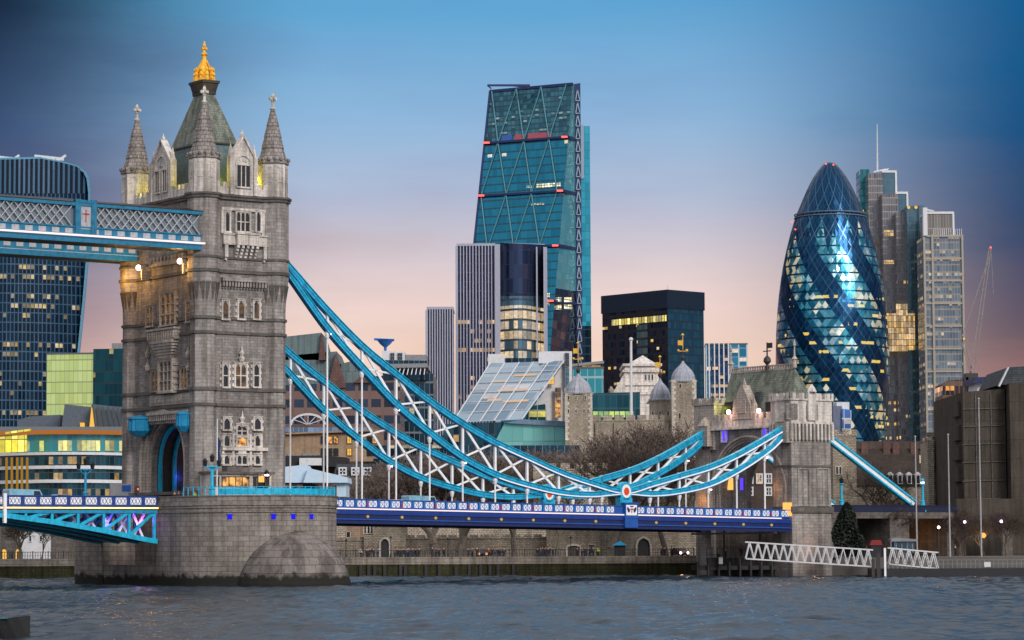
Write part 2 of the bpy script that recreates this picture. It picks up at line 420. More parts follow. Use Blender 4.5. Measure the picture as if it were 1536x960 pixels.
M['iron'] = paint('black_iron', (0.03, 0.028, 0.03), 0.6)
M['red'] = paint('red_enamel', (0.5, 0.02, 0.02), 0.4)
M['strip'] = emit('led_strip_white', (1.0, 0.80, 0.78), 1.25)
M['strip_warm'] = emit('led_strip_warm', (1.0, 0.66, 0.25), 2.6)
M['warm'] = emit('warm_room_light', (1.0, 0.50, 0.12), 1.3)
M['pink'] = emit('floodlight_glass', (1.0, 0.62, 0.62), 8.0)
M['violet'] = emit('violet_light', (0.10, 0.05, 1.0), 1.5)
M['glassdark'] = paint('dark_window_glass', (0.02, 0.022, 0.028), 0.12, 0.1, 0.4, 0.4, 0.7)
M['concrete'] = stone('board_concrete', (0.085, 0.07, 0.06, 1), (0.07, 0.06, 0.05, 1), (0.05, 0.045, 0.04, 1), 6.0, 3.0, 0.05, 0.5, streak=0.5)
# ------------------------------------------------------------------ water and bridge
def water_mat():
    t = NT('river_water'); o = t.obj()
    t.b.inputs['Base Color'].default_value = (0.025, 0.034, 0.045, 1); t.b.inputs['Roughness'].default_value = 0.12
    t.b.inputs['IOR'].default_value = 1.33; t.b.inputs['Specular IOR Level'].default_value = 0.28
    mp = t.node('ShaderNodeMapping'); mp.inputs['Scale'].default_value = (1.3, 2.4, 1); t.l.new(o, mp.inputs[0])
    mp2 = t.node('ShaderNodeMapping'); mp2.inputs['Scale'].default_value = (0.02, 0.05, 1); t.l.new(o, mp2.inputs[0])
    a = t.noise(mp.outputs[0], 1.0, 6, 0.62); b = t.noise(mp2.outputs[0], 1.0, 3, 0.5)
    t.bump(a, 0.5, 0.15)
    t.put(t.b.inputs['Base Color'], t.ramp(b, [(0.35, (0.012, 0.026, 0.042)), (0.65, (0.022, 0.04, 0.06))]))
    return t.mat
M['water'] = water_mat()
def build_water():
    import numpy as np
    X0, X1, Y0, Y1 = -96, 96, 128, 440; nx, ny = 540, 760
    xs = np.linspace(X0, X1, nx); t = np.linspace(0, 1, ny); ys = Y0 + (Y1 - Y0) * (.55 * t + .45 * t * t)
    gx, gy = np.meshgrid(xs, ys); z = np.zeros_like(gx); rg = np.random.RandomState(4)
    for k in range(46):
        wl = .9 * (1.062 ** k) + .1; a = rg.normal(1.25, .55); kx, ky = 2 * np.pi / wl * np.cos(a), 2 * np.pi / wl * np.sin(a)
        z += .0125 * wl ** .45 * np.sin(kx * gx + ky * gy + rg.rand() * 6.28 + 1.4 * np.sin(.05 * gx * rg.rand() + .07 * gy * rg.rand()))
    edge = np.minimum(np.minimum((gx - X0) / 8, (X1 - gx) / 8), np.minimum((gy - Y0) / 6, (Y1 - gy) / 3)).clip(0, 1); z *= edge
    vs = np.stack([gx.ravel(), gy.ravel(), z.ravel()], 1); i = np.arange(nx * ny).reshape(ny, nx)
    f = np.stack([i[:-1, :-1].ravel(), i[:-1, 1:].ravel(), i[1:, 1:].ravel(), i[1:, :-1].ravel()], 1)
    o4 = [(-6000, -500, 0), (6000, -500, 0), (6000, 9000, 0), (-6000, 9000, 0), (X0, Y0, 0), (X1, Y0, 0), (X1, Y1, 0), (X0, Y1, 0)]; b = nx * ny
    extra = [(b, b + 1, b + 5, b + 4), (b + 1, b + 2, b + 6, b + 5), (b + 2, b + 3, b + 7, b + 6), (b + 3, b, b + 4, b + 7)]
    me = bpy.data.meshes.new('water'); me.from_pydata([tuple(v) for v in vs.tolist()] + o4, [], f.tolist() + extra); me.materials.append(M['water'])
    me.polygons.foreach_set('use_smooth', [True] * len(me.polygons)); me.update()
    o = bpy.data.objects.new('water', me); COL.objects.link(o); o['kind'] = 'structure'
build_water()

def pier_mat(streak=.45, stain=.5):
    m = stone('pier_granite', (0.33, 0.30, 0.275, 1), (0.24, 0.215, 0.20, 1), (0.13, 0.12, 0.11, 1), 1.35, 0.62, 0.03, stain, streak=streak, bumpy=0.6, big=0.12)
    nt = m.node_tree; b = [n for n in nt.nodes if n.type == 'BSDF_PRINCIPLED'][0]
    src = b.inputs['Base Color'].links[0].from_socket
    tc = nt.nodes.new('ShaderNodeTexCoord'); sp = nt.nodes.new('ShaderNodeSeparateXYZ'); nt.links.new(tc.outputs['Object'], sp.inputs[0])
    nz = nt.nodes.new('ShaderNodeTexNoise'); nz.inputs['Scale'].default_value = 0.9; nz.inputs['Detail'].default_value = 5; nt.links.new(tc.outputs['Object'], nz.inputs['Vector'])
    ad = nt.nodes.new('ShaderNodeMath'); ad.operation = 'MULTIPLY_ADD'; nt.links.new(nz.outputs[0], ad.inputs[0]); ad.inputs[1].default_value = -2.2; nt.links.new(sp.outputs['Z'], ad.inputs[2])
    mr = nt.nodes.new('ShaderNodeMapRange'); mr.inputs['From Min'].default_value = 0.5; mr.inputs['From Max'].default_value = 0.0; nt.links.new(ad.outputs[0], mr.inputs[0])
    mx = nt.nodes.new('ShaderNodeMix'); mx.data_type = 'RGBA'; nt.links.new(mr.outputs[0], mx.inputs[0]); nt.links.new(src, mx.inputs[6]); mx.inputs[7].default_value = (0.018, 0.018, 0.014, 1)
    nt.links.new(mx.outputs[2], b.inputs['Base Color']); return m
M['pier'] = pier_mat()
M['pier_stain'] = pier_mat(.55, .5)
for n_ in M['pier_stain'].node_tree.nodes:
    if n_.type == 'TEX_BRICK':
        for k_ in ('Color1', 'Color2', 'Mortar'): c_ = n_.inputs[k_].default_value; n_.inputs[k_].default_value = (c_[0] * .68, c_[1] * .68, c_[2] * .7, 1)
for n_ in M['pier_stain'].node_tree.nodes:
    if n_.type == 'MAPPING': n_.inputs['Scale'].default_value = (.42, .42, .10)
    if n_.type == 'VALTORGB' and abs(n_.color_ramp.elements[0].position - .38) < .01: n_.color_ramp.elements[0].color = (.22, .21, .22, 1); n_.color_ramp.elements[0].position = .42; n_.color_ramp.elements[1].position = .52
M['gold'] = paint('gilded_metal', (0.95, 0.52, 0.06), 0.28, 0.55, 0.2, 0.4)
M['slate_green'] = stone('green_grey_slates', (0.24, 0.27, 0.23, 1), (0.18, 0.21, 0.18, 1), (0.12, 0.14, 0.12, 1), 0.6, 0.35, 0.03, 0.5, streak=0.6, bumpy=0.4, big=0.5)
M['slate'] = stone('blue_grey_slates', (0.10, 0.115, 0.135, 1), (0.07, 0.085, 0.10, 1), (0.04, 0.045, 0.05, 1), 0.5, 0.35, 0.03, 0.4)
M['copper'] = paint('grey_green_copper', (0.075, 0.13, 0.15), 0.5, 0.1, 0.3, 0.5)
M['spire'] = stone('spire_stone', (0.36, 0.33, 0.32, 1), (0.26, 0.24, 0.23, 1), (0.15, 0.14, 0.135, 1), 0.6, 0.5, 0.05, 0.5, streak=0.5)

# ---- pier
PL = Thing('bridge_pier', 'broad granite river pier with rounded nose under the tall tower', 'bridge pier', BR, (0, 0, 0))
PT = 11.25
def arc_ring(cy, rr, a0, a1, n):
    return [(rr * math.cos(a0 + (a1 - a0) * i / n), cy + rr * math.sin(a0 + (a1 - a0) * i / n)) for i in range(n + 1)]
def nose(mb, r, z0, z1, yin=-7.3, cy=-12.8, mi=0, sgn=1):
    ring = arc_ring(cy, r, PI, 2 * PI, 36)
    poly = ring + [(r, yin), (-r, yin)]
    if sgn < 0: poly = [(x, -y) for x, y in reversed(poly)]
    b = len(mb.f); n = len(poly); mb.prism(poly, z0, z1, mi)
    # UVs that run round the curve in metres
    s_ = [0]
    for i in range(n): 
        p, q = poly[i], poly[(i + 1) % n]; s_.append(s_[-1] + math.hypot(q[0] - p[0], q[1] - p[1]))
    for i in range(n): mb.uv[b + 2 + i] = [(s_[i], z0), (s_[i + 1], z0), (s_[i + 1], z1), (s_[i], z1)]
for sg in (1, -1):
    mb = MB(); nose(mb, 10.7, -3, 9.15, sgn=sg); nose(mb, 10.85, 9.15, 9.4, -7.4, sgn=sg); nose(mb, 10.7, 9.4, 9.7, sgn=sg)
    nose(mb, 10.85, 9.7, 10.0, -7.4, sgn=sg); nose(mb, 10.95, 10.0, 10.2, -7.4, sgn=sg); nose(mb, 10.8, 10.2, 11.1, sgn=sg); nose(mb, 10.9, 11.1, PT, -7.4, sgn=sg)
    PL.part('nose_wall', mb, M['pier'])
mb = MB(); mb.box(-6.0, 6.0, -7.3, 7.3, -3, 10.1); mb.box(-10.6, 10.6, -7.3, 7.3, -3, 2.6); PL.part('bascule_chamber', mb, M['pier'])
mb = MB()
prof = [(7.4, -3), (7.3, 0.3), (7.0, 1.5), (6.4, 3.0), (5.5, 4.3), (4.3, 5.4), (2.9, 6.2), (1.3, 6.8), (0.05, 7.0)]
b0 = len(mb.f); mb.lathe(0.3, -22.2, prof, 30, cap=False)
for k in range(len(prof) - 1):
    for i in range(30): mb.uv[b0 + k * 30 + i] = [(i * 1.35, k * 0.9), (i * 1.35 + 1.35, k * 0.9), (i * 1.35 + 1.35, k * 0.9 + 0.9), (i * 1.35, k * 0.9 + 0.9)]
PL.part('cutwater', mb, M['pier_stain'], label='domed stained stone cutwater at the foot of the pier')
for px in (344, 411, 440, 467):
    # blue lit scuppers in the parapet band
    best = None
    for k in range(181):
        a = PI + PI * k / 180; p = BR.w(10.75 * math.cos(a), -12.8 + 10.75 * math.sin(a), 8.6); d = abs(proj(p)[0] - px)
        if best is None or d < best[0]: best = (d, a)
    a = best[1]; c = Vector((10.72 * math.cos(a), -12.8 + 10.72 * math.sin(a), 8.6)); tn = Vector((-math.sin(a), math.cos(a), 0))
    mb = MB(); mb.bar(c - tn * 0.28, c + tn * 0.28, 0.12, 0.6); mb.bar(c - tn * 0.4 + Vector((0, 0, 0.36)), c + tn * 0.4 + Vector((0, 0, 0.36)), 0.35, 0.1, 1)
    PL.part('scupper_light', mb, [emit('scupper_blue', (0.02, 0.02, 1.0), 0.9) if 'scup' not in M else M['scup'], M['pier']])

# ---- faces used to place things on the tower
class Face:
    """maps (a, z, out) on a wall to frame coordinates; side 'E' (y = const) or 'S' (x = const)"""
    def __init__(s, fr, side, c): s.fr, s.side, s.c = fr, side, c
    def p(s, a, z, o=0.0):
        if s.side == 'E': return (a, s.c - o, z)
        return (s.c - o, -a, z)
    def box(s, mb, a0, a1, z0, z1, o0, o1, mi=0):
        p = s.p(a0, z0, o0); q = s.p(a1, z1, o1); mb.box(p[0], q[0], p[1], q[1], p[2], q[2], mi)
    def px(s, px, py):
        v = s.fr.on(px, py, y=s.c) if s.side == 'E' else s.fr.on(px, py, x=s.c)
        return (v.x if s.side == 'E' else -v.y), v.z
    def rect(s, x0, y0, x1, y1):
        a0, _ = s.px(x0, (y0 + y1) / 2); a1, _ = s.px(x1, (y0 + y1) / 2); _, z1 = s.px((x0 + x1) / 2, y0); _, z0 = s.px((x0 + x1) / 2, y1)
        return min(a0, a1), max(a0, a1), z0, z1
def pane_mat(name, lit):
    t = NT(name); o = t.obj(); n = t.noise(o, 1.3, 3)
    t.b.inputs['Base Color'].default_value = (0.018, 0.02, 0.026, 1); t.b.inputs['Roughness'].default_value = 0.12
    t.b.inputs['Emission Color'].default_value = (1.0, 0.46, 0.10, 1)
    t.put(t.b.inputs['Emission Strength'], t.ramp(n, [(0.35, (0.02 * lit,) * 3), (0.62, (1.0 * lit,) * 3)])); return t.mat
M['pane'] = pane_mat('leaded_glass_dark', 0.012); M['pane_dim'] = pane_mat('leaded_glass_dim_light', 0.16); M['pane_lit'] = pane_mat('leaded_glass_lit', 1.3)
def gothic_window(T, F, a0, a1, z0, z1, lights=1, transom=0, arch=False, pane='pane', stone_='portland', quoin=True, fw=0.22, label=None, out=0.28):
    mb = MB(); w = a1 - a0
    F.box(mb, a0 - fw, a0, z0 - fw, z1 + fw, 0, out); F.box(mb, a1, a1 + fw, z0 - fw, z1 + fw, 0, out)
    F.box(mb, a0, a1, z1, z1 + fw, 0, out); F.box(mb, a0 - fw - 0.06, a1 + fw + 0.06, z0 - fw, z0, 0, out + 0.1)
    F.box(mb, a0 - fw - 0.05, a1 + fw + 0.05, z1 + fw, z1 + fw + 0.1, 0, out + 0.1)
    if quoin:
        k = z0; j = 0
        while k < z1 - 0.2:
            if j % 2 == 0:
                F.box(mb, a0 - fw - 0.22, a0 - fw, k, k + 0.4, 0, out - 0.14); F.box(mb, a1 + fw, a1 + fw + 0.22, k, k + 0.4, 0, out - 0.14)
            k += 0.4; j += 1
    for i in range(1, lights):
        c = a0 + w * i / lights; F.box(mb, c - 0.07, c + 0.07, z0, z1, 0, out - 0.08)
    for i in range(transom):
        c = z0 + (z1 - z0) * (i + 1) / (transom + 1); F.box(mb, a0, a1, c - 0.06, c + 0.06, 0, out - 0.1)
    # pointed head to every light: two fillets
    lw = w / lights
    for i in range(lights):
        l, r = a0 + lw * i, a0 + lw * (i + 1); hh = min(lw * 0.75, (z1 - z0) * 0.4)
        for sgn, e in ((1, l), (-1, r)):
            pts = [(e, z1 - hh), (e + sgn * lw * 0.12, z1 - hh * 0.5), (e + sgn * lw * 0.48, z1), (e, z1)]
            A = [F.p(p[0], p[1], out - 0.12) for p in pts]; mb.add(A, ((0, 1, 2, 3),) if sgn > 0 else ((3, 2, 1, 0),))
    o = T.part('window', mb, M[stone_], label=label)
    g = MB(); F.box(g, a0, a1, z0, z1, 0.0, 0.06); T.part('pane', g, M[pane], o)
    return o

def octo(mb, cx, cy, r, z0, z1, mi=0, r1=None): mb.lathe(cx, cy, [(r, z0), (r if r1 is None else r1, z1)], 8, mi, a0=PI / 8)

# ---- main tower
TW = Thing('bridge_tower', 'tall grey gothic stone bridge tower with four pointed turrets and gilded crown', 'tower', BR, (0, 0, 10.2))
FE = Face(BR, 'E', -9.95); FS = Face(BR, 'S', -5.95)
TX, TY = 5.1, 9.15
# walls: lower block with the road arch cut through it
ac = 0.55; ahw = 4.6; asz = 15.6
def arch_poly(yl, yr, z0, ztop, yc, hw, zs, n=20, rise=1.15):
    pts = [(yl, z0), (yc - hw, z0), (yc - hw, zs)]
    pts += [(yc - hw * math.cos(PI * i / n), zs + hw * rise * math.sin(PI * i / n)) for i in range(1, n)]
    pts += [(yc + hw, zs), (yc + hw, z0), (yr, z0), (yr, ztop), (yl, ztop)]
    return pts
mb = MB()
mb.extr(arch_poly(-9.95, 9.95, 10.2, 23.0, 0, ahw, asz), 'x', -5.0, -4.2); mb.extr(arch_poly(-9.95, 9.95, 10.2, 23.0, 0, ahw, asz), 'x', 5.4, 5.95)
ml = MB(); ml.extr(arch_poly(-9.8, 9.8, 10.2, 22.9, 0, ahw, asz), 'x', -4.2, 5.4); TW.part('arch_shade_lining', ml, M['iron'])  # black lining puts the shade inside the arch into the colour
mb.box(-4.2, 5.4, -9.95, -9.81, 10.2, 23); mb.box(-4.2, 5.4, 9.81, 9.95, 10.2, 23)
mb.extr(arch_poly(-9.95, 9.95, 10.2, 23.0, 0, ahw + 1.6, asz), 'x', -5.95, -5.0)
mb.box(-5.95, 5.95, -9.95, 9.95, 23.0, 49.4)
TW.part('wall', mb, M['granite_rough'])
mb = MB()
for k in range(4):
    hw = ahw + 1.6 - 0.4 * k; x0 = -6.12 + k * 0.3; n = 22
    for i in range(n):
        t0, t1 = PI * i / n, PI * (i + 1) / n
        P = lambda t, h: (-h * math.cos(t), asz + h * 1.15 * math.sin(t))
        a, b, c, d = P(t0, hw), P(t1, hw), P(t1, hw - 0.26), P(t0, hw - 0.26)
        mb.add([(x0, *a), (x0, *b), (x0, *c), (x0, *d), (x0 + .5, *a), (x0 + .5, *b), (x0 + .5, *c), (x0 + .5, *d)],
               ((3, 2, 1, 0), (0, 1, 5, 4), (2, 3, 7, 6), (1, 2, 6, 5), (3, 0, 4, 7)))
    for sg in (-1, 1): mb.box(x0, x0 + .5, sg * hw, sg * (hw - 0.26), 10.2, asz)
TW.part('arch_moulding', mb, M['portland_warm'])
# steel ribs inside the arch, lit blue
for i in range(5):
    x = -3.9 + i * 2.1; mb = MB(); n = 16; hw = ahw - 0.05
    for k in range(n):
        t0, t1 = PI * k / n, PI * (k + 1) / n
        mb.bar((x, -(hw - .2) * math.cos(t0), asz + (hw - .2) * 1.15 * math.sin(t0)), (x, -(hw - .2) * math.cos(t1), asz + (hw - .2) * 1.15 * math.sin(t1)), 0.5, 0.35, upv=(1, 0, 0))
    for sg in (-1, 1): mb.box(x - .25, x + .25, sg * (hw - .03), sg * (hw - 0.38), 10.2, asz)
    TW.part('arch_rib', mb, M['cyan'])
mb = MB(); mb.box(5.3, 5.6, -4.55, 4.55, 10.2, 13.4); TW.part('arch_gate', mb, M['cyan_deep'])
mb = MB(); mb.box(4.6, 4.9, -3.2, -1.0, 13.5, 15.4); TW.part('arch_light', mb, M['warm'])
lamp('POINT', (-1.0, 3.9, 14), 60, (0.06, 0.12, 1.0), 0.3, BR); lamp('POINT', (3.5, -1.5, 15), 160, (1.0, 0.45, 0.12), 0.3, BR)
# string courses
mb = MB()
def band(z0, z1, o, mi=0):
    mb.box(-5.95 - o, 5.95 + o, -9.95 - o, 9.95 + o, z0, z1, mi)
for z0, z1, o in ((11.6, 12.0, .18), (22.75, 23.15, .22), (24.75, 25.15, .2), (32.0, 32.35, .2), (33.9, 34.25, .2), (39.9, 40.3, .25), (41.7, 42.0, .2), (49.4, 49.75, .35), (49.75, 50.05, .5)):
    band(z0, z1, o)
TW.part('string_course', mb, M['band'])
# parapet with merlons
mb = MB()
for sg in (-1, 1):
    mb.box(-4.2, 4.2, sg * 10.25, sg * 9.85, 50.05, 51.0); mb.box(sg * 6.25, sg * 5.85, -8.4, 8.4, 50.05, 51.0)
    for k in range(8):
        x = -3.9 + k * 1.0
        if abs(x) > 1.4: mb.box(x, x + .55, sg * 10.25, sg * 9.85, 51.0, 51.6)
    for k in range(15):
        y = -7.6 + k * 1.05
        if abs(y) > 2.6: mb.box(sg * 6.25, sg * 5.85, y, y + .55, 51.0, 51.6)
TW.part('parapet', mb, M['portland'])
# corner turrets
for sx in (-1, 1):
    for sy in (-1, 1):
        cx, cy = sx * TX, sy * TY; mb = MB(); g = 0; w = 1
        rl, ru = 1.72, 2.12
        octo(mb, cx, cy, rl, 10.2, 35.0, 0); octo(mb, cx, cy, ru, 39.5, 49.4, 0); octo(mb, cx, cy, 1.98, 49.4, 54.6, 1)
        mb.lathe(cx, cy, [(rl, 35.0), (rl + .04, 36.4), (ru - .1, 38.6), (ru, 39.5)], 8, 0, a0=PI / 8)
        for z0, z1, r in ((10.2, 12.0, rl + .22), (22.75, 23.15, rl + .2), (24.75, 25.15, rl + .2), (32.0, 32.35, rl + .2), (33.9, 34.25, rl + .2), (39.9, 40.3, ru + .2), (41.7, 42.0, ru + .15), (49.4, 49.75, ru + .25), (49.75, 50.05, ru + .4)):
            octo(mb, cx, cy, r, z0, z1, 2)
        # pointed corbels under the swelling, blind panels on the upper drum
        for i in range(8):
            a = PI / 4 * i; c, s_ = math.cos(a), math.sin(a); tn = Vector((-s_, c, 0)); nn = Vector((c, s_, 0)); ap = ru * math.cos(PI / 8)
            for q in (-0.42, 0.42):
                b_ = Vector((cx, cy, 0)) + nn * (rl * math.cos(PI / 8) + .02) + tn * q
                t_ = Vector((cx, cy, 0)) + nn * (ap + .03) + tn * q
                mb.add([b_ + Vector((0, 0, 36.0)), t_ + tn * .36 + Vector((0, 0, 38.6)), t_ - tn * .36 + Vector((0, 0, 38.6))], ((0, 1, 2),), 2)
            apu = 1.98 * math.cos(PI / 8)
            for q0, q1, z0, z1 in ((-.6, -.42, 50.2, 54.3), (.42, .6, 50.2, 54.3), (-.42, .42, 53.9, 54.3), (-.42, .42, 52.0, 52.3), (-.09, .09, 52.3, 53.9)):
                A = Vector((cx, cy, 0)) + nn * (apu + .07)
                mb.add([A + tn * q0 + Vector((0, 0, z0)), A + tn * q1 + Vector((0, 0, z0)), A + tn * q1 + Vector((0, 0, z1)), A + tn * q0 + Vector((0, 0, z1))], ((0, 1, 2, 3),), 1)
        tu = TW.part('turret', mb, [M['granite'], M['portland'], M['band']])
        s = MB(); octo(s, cx, cy, 2.15, 54.5, 54.9); 
        for i in range(16): a = PI / 8 * i; s.box(cx + 2.1 * math.cos(a) - .16, cx + 2.1 * math.cos(a) + .16, cy + 2.1 * math.sin(a) - .16, cy + 2.1 * math.sin(a) + .16, 54.9, 55.25)
        s.lathe(cx, cy, [(2.1, 54.9), (1.75, 55.5), (1.42, 56.6), (1.5, 56.66), (1.12, 58.1), (1.18, 58.16), (.8, 59.6), (.85, 59.66), (.36, 61.4), (.3, 61.7)], 8, a0=PI / 8)
        TW.part('spire', s, M['spire'], tu)
        f = MB(); f.lathe(cx, cy, [(.2, 61.6), (.42, 61.9), (.2, 62.1), (.16, 62.7), (.3, 62.85), (.16, 63.0), (.14, 63.3)], 8)
        f.box(cx - .55, cx + .55, cy - .14, cy + .14, 63.05, 63.4); f.box(cx - .14, cx + .14, cy - .55, cy + .55, 63.06, 63.39); f.lathe(cx, cy, [(.16, 63.3), (.26, 63.6), (.1, 64.0)], 6)
        TW.part('finial', f, M['portland'], tu)
# roof
mb = MB()
rect = lambda hx, hy, z: [(-hx, -hy, z), (hx, -hy, z), (hx, hy, z), (-hx, hy, z)]
def frus(mb, a, b, mi=0):
    mb.add(rect(*a) + rect(*b), ((0, 1, 5, 4), (1, 2, 6, 5), (2, 3, 7, 6), (3, 0, 4, 7), (4, 5, 6, 7)), mi)
frus(mb, (4.3, 7.4, 51.0), (2.9, 5.4, 57.2), 1); frus(mb, (3.1, 5.6, 57.2), (3.0, 5.5, 57.45), 2); frus(mb, (2.5, 4.7, 57.45), (0.75, 1.45, 64.4), 0)
TW.part('roof', mb, [M['slate_green'], M['copper'], M['dark']])
mb = MB(); mb.box(-0.9, .9, -1.6, 1.6, 64.4, 64.8)
frus(mb, (.95, 1.5, 64.8), (1.2, 1.75, 65.9)); frus(mb, (1.3, 1.9, 65.9), (1.3, 1.9, 66.25))
lan = TW.part('lantern_base', mb, M['iron'])
g = MB()
for i in range(10):
    a = 2 * PI * i / 10; x, y = 1.15 * math.cos(a), 1.45 * math.sin(a)
    g.lathe(x, y, [(.26, 66.25), (.22, 66.9), (.3, 67.1), (.12, 67.5), (.2, 67.75), (.03, 68.15)], 6); g.bar((x, y, 67.2), (x * .25, y * .25, 69.1), .16)
g.lathe(0, 0, [(1.25, 66.25), (1.2, 66.6), (.85, 66.9), (.7, 68.2), (.32, 69.2), (.3, 69.7), (.5, 69.9), (.22, 70.2), (.14, 70.7)], 10)
g.box(-.42, .42, -.12, .12, 70.55, 70.85); g.box(-.12, .12, -.42, .42, 70.56, 70.84); g.lathe(0, 0, [(.18, 70.7), (.24, 71.1), (.05, 71.7)], 6)
TW.part('gilded_crown', g, M['gold'])
lamp('SPOT', (-4.6, -7.8, 60.5), 2600, (1.0, 0.72, 0.12), .3, BR, aim=(0, 0, 68), spot=30)
# gables with tracery
def gable(F, hw, z0, zs, zt, wins):
    mb = MB(); out = 0.35
    pts = [(-hw, z0), (hw, z0), (hw, zs), (0, zt), (-hw, zs)]
    A = [F.p(p[0], p[1], out) for p in pts]; B = [F.p(p[0], p[1], -0.25) for p in pts]; n = 5
    mb.add(A + B, [tuple(range(n)), tuple(reversed(range(n, 2 * n)))] + [((i + 1) % n, i, n + i, n + (i + 1) % n) for i in range(n)])
    for sg in (-1, 1):
        mb.bar(F.p(sg * (hw + .1), zs - .1, .1), F.p(0, zt + .25, .1), .95, .26)
        F.box(mb, sg * hw - .28, sg * hw + .28, z0, zs + .2, -.3, .62); p = F.p(sg * hw, zs, .12); mb.lathe(p[0], p[1], [(.36, zs + .2), (.3, zs + .7), (.02, zs + 1.9)], 6)
    p = F.p(0, zt, .1); mb.lathe(p[0], p[1], [(.22, zt), (.3, zt + .5), (.1, zt + .8), (.02, zt + 1.2)], 6)
    for k in range(-2, 3): # tracery bosses
        F.box(mb, k * .42 - .12, k * .42 + .12, zs - .4 - abs(k) * .15, zs - .1 - abs(k) * .15, out, out + .12)
    for i in range(14): # blind arch ring in the gable head
        t0, t1 = PI * i / 14, PI * (i + 1) / 14; rr = hw * .62
        mb.bar(F.p(-rr * math.cos(t0), zs - .9 + rr * 1.15 * math.sin(t0), out + .05), F.p(-rr * math.cos(t1), zs - .9 + rr * 1.15 * math.sin(t1), out + .05), .2, .2)
    g = TW.part('gable', mb, M['portland'])
    for a0, a1, l in wins:
        m2 = MB(); wz0, wz1 = z0 + 1.1, zs - 1.0
        F.box(m2, a0 - .15, a0, wz0, wz1, out, out + .16); F.box(m2, a1, a1 + .15, wz0, wz1, out, out + .16); F.box(m2, a0 - .2, a1 + .2, wz1, wz1 + .2, out, out + .2); F.box(m2, a0 - .2, a1 + .2, wz0 - .2, wz0, out, out + .2)
        for i in range(1, l): c = a0 + (a1 - a0) * i / l; F.box(m2, c - .06, c + .06, wz0, wz1, out, out + .12)
        w_ = TW.part('gable_window', m2, M['portland'], g)
        F.box(m3 := MB(), a0, a1, wz0, wz1, out, out + .03)
        ob = TW.part('pane', m3, M['pane'], w_)
gable(FE, 1.75, 50.05, 54.9, 57.5, [(-.95, .95, 3)])
FW_ = Face(BR, 'E', 9.95); 
gable(Face(BR, 'S', -5.95), 2.6, 50.05, 54.9, 57.7, [(-1.55, -.5, 2), (.5, 1.55, 2)])
# yellow floodlights between gables and turrets
for p in ((2.9, -8.2, 52.2), (-2.9, -8.2, 52.2), (-4.9, -5.6, 52.0), (-4.9, 4.8, 52.0)):
    lamp('POINT', p, 230, (1.0, 0.80, 0.03), .15, BR)
# east face windows (pixel rectangles measured on the wall)
def zw(x0, y0, x1, y1, F=FE, **k): return gothic_window(TW, F, *F.rect(x0, y0, x1, y1), **k)
zw(337.5, 319, 343, 347, quoin=False); zw(354, 319, 373, 347, lights=3, transom=1, quoin=False); zw(384, 319, 389.5, 347, quoin=False)
a0, a1, z0, z1 = FE.rect(331, 313, 397, 352)
mb = MB(); FE.box(mb, a0, a1, z1 - .35, z1, 0, .3); FE.box(mb, a0, a0 + .5, z0, z1 - .35, 0, .22); FE.box(mb, a1 - .5, a1, z0, z1 - .35, 0, .22)
b0, b1, y0, y1 = FE.rect(333, 352, 399, 369)
FE.box(mb, b0, b1, y0 + .2, y1 - .2, 0, .45); FE.box(mb, b0, b1, y0, y0 + .2, 0, .6); FE.box(mb, b0 - .05, b1 + .05, y1 - .2, y1, 0, .6)
c0, c1 = b0 + 1.7, b1 - 1.6
FE.box(mb, c0, c1, y0, y1 - .1, .45, 1.1); FE.box(mb, c0 - .1, c1 + .1, y1 - .1, y1 + .12, .2, 1.25)
for k in range(9): q = c0 + .15 + (c1 - c0 - .3) * k / 8; FE.box(mb, q - .06, q + .06, y0 + .3, y1 - .25, 1.1, 1.17)
for k in range(5):
    q = c0 + .2 + (c1 - c0 - .4) * k / 4
    for j in range(4): FE.box(mb, q - .17, q + .17, y0 - .4 * (j + 1), y0 - .4 * j, 0, 1.0 - .23 * j)
for q in (b0 + .4, b1 - .4): FE.box(mb, q - .22, q + .22, y0 - 1.6, y0, 0, .55); FE.box(mb, q - .15, q + .15, y0 - 2.0, y0 - 1.6, 0, .35)
TW.part('balcony', mb, M['portland'])
for x0, x1 in ((333.5, 341), (357, 365), (380, 387.5)): zw(x0, 452, x1, 478, pane='pane_dim')
for x0, x1, l in ((334, 341, 1), (352.5, 368, 2), (380, 387.5, 1)): zw(x0, 547, x1, 580, lights=l, transom=1, pane='pane_dim' if l == 2 else 'pane')
for x0, x1 in ((335, 344), (381, 390)): zw(x0, 628, x1, 644)
zw(355, 639, 369, 654, lights=2, transom=1); zw(355, 656, 369, 669, lights=1, pane='pane_lit'); zw(355, 684, 369, 696, lights=2)
for x0, x1 in ((335.5, 343), (382, 389)): zw(x0, 654, x1, 669); zw(x0, 684, x1, 696)
mb = MB(); q = FE.rect(332, 671, 400, 676); FE.box(mb, *q, 0, .38)
for px in (334, 349, 375, 391): q = FE.rect(px - 1.6, 651, px + 1.6, 698); FE.box(mb, *q, 0, .2)
q = FE.rect(356, 676, 368, 683); FE.box(mb, *q, 0, .3)
TW.part('carved_trim', mb, M['portland'])
for px, py in ((361, 524), (362, 622)):
    mb = MB()
    a, z = FE.px(px, py); p = FE.p(a, z, .3); mb.lathe(p[0], p[1], [(.3, z - 1.6), (.45, z - 1.1), (.2, z - .9), (.38, z - .5), (.15, z - .2), (.03, z + .5)], 6)
    TW.part('carved_finial', mb, M['portland'])
mb = MB(); a0, a1, z0, z1 = FE.rect(331, 418, 398, 434)
FE.box(mb, a0, a1, z1 - .45, z1, 0, .6)
n = 15
for k in range(n):
    q = a0 + (a1 - a0) * (k + .5) / n; FE.box(mb, q - .13, q + .13, z0 + .25, z1 - .45, 0, .5); FE.box(mb, q - .1, q + .1, z0, z0 + .25, 0, .25)
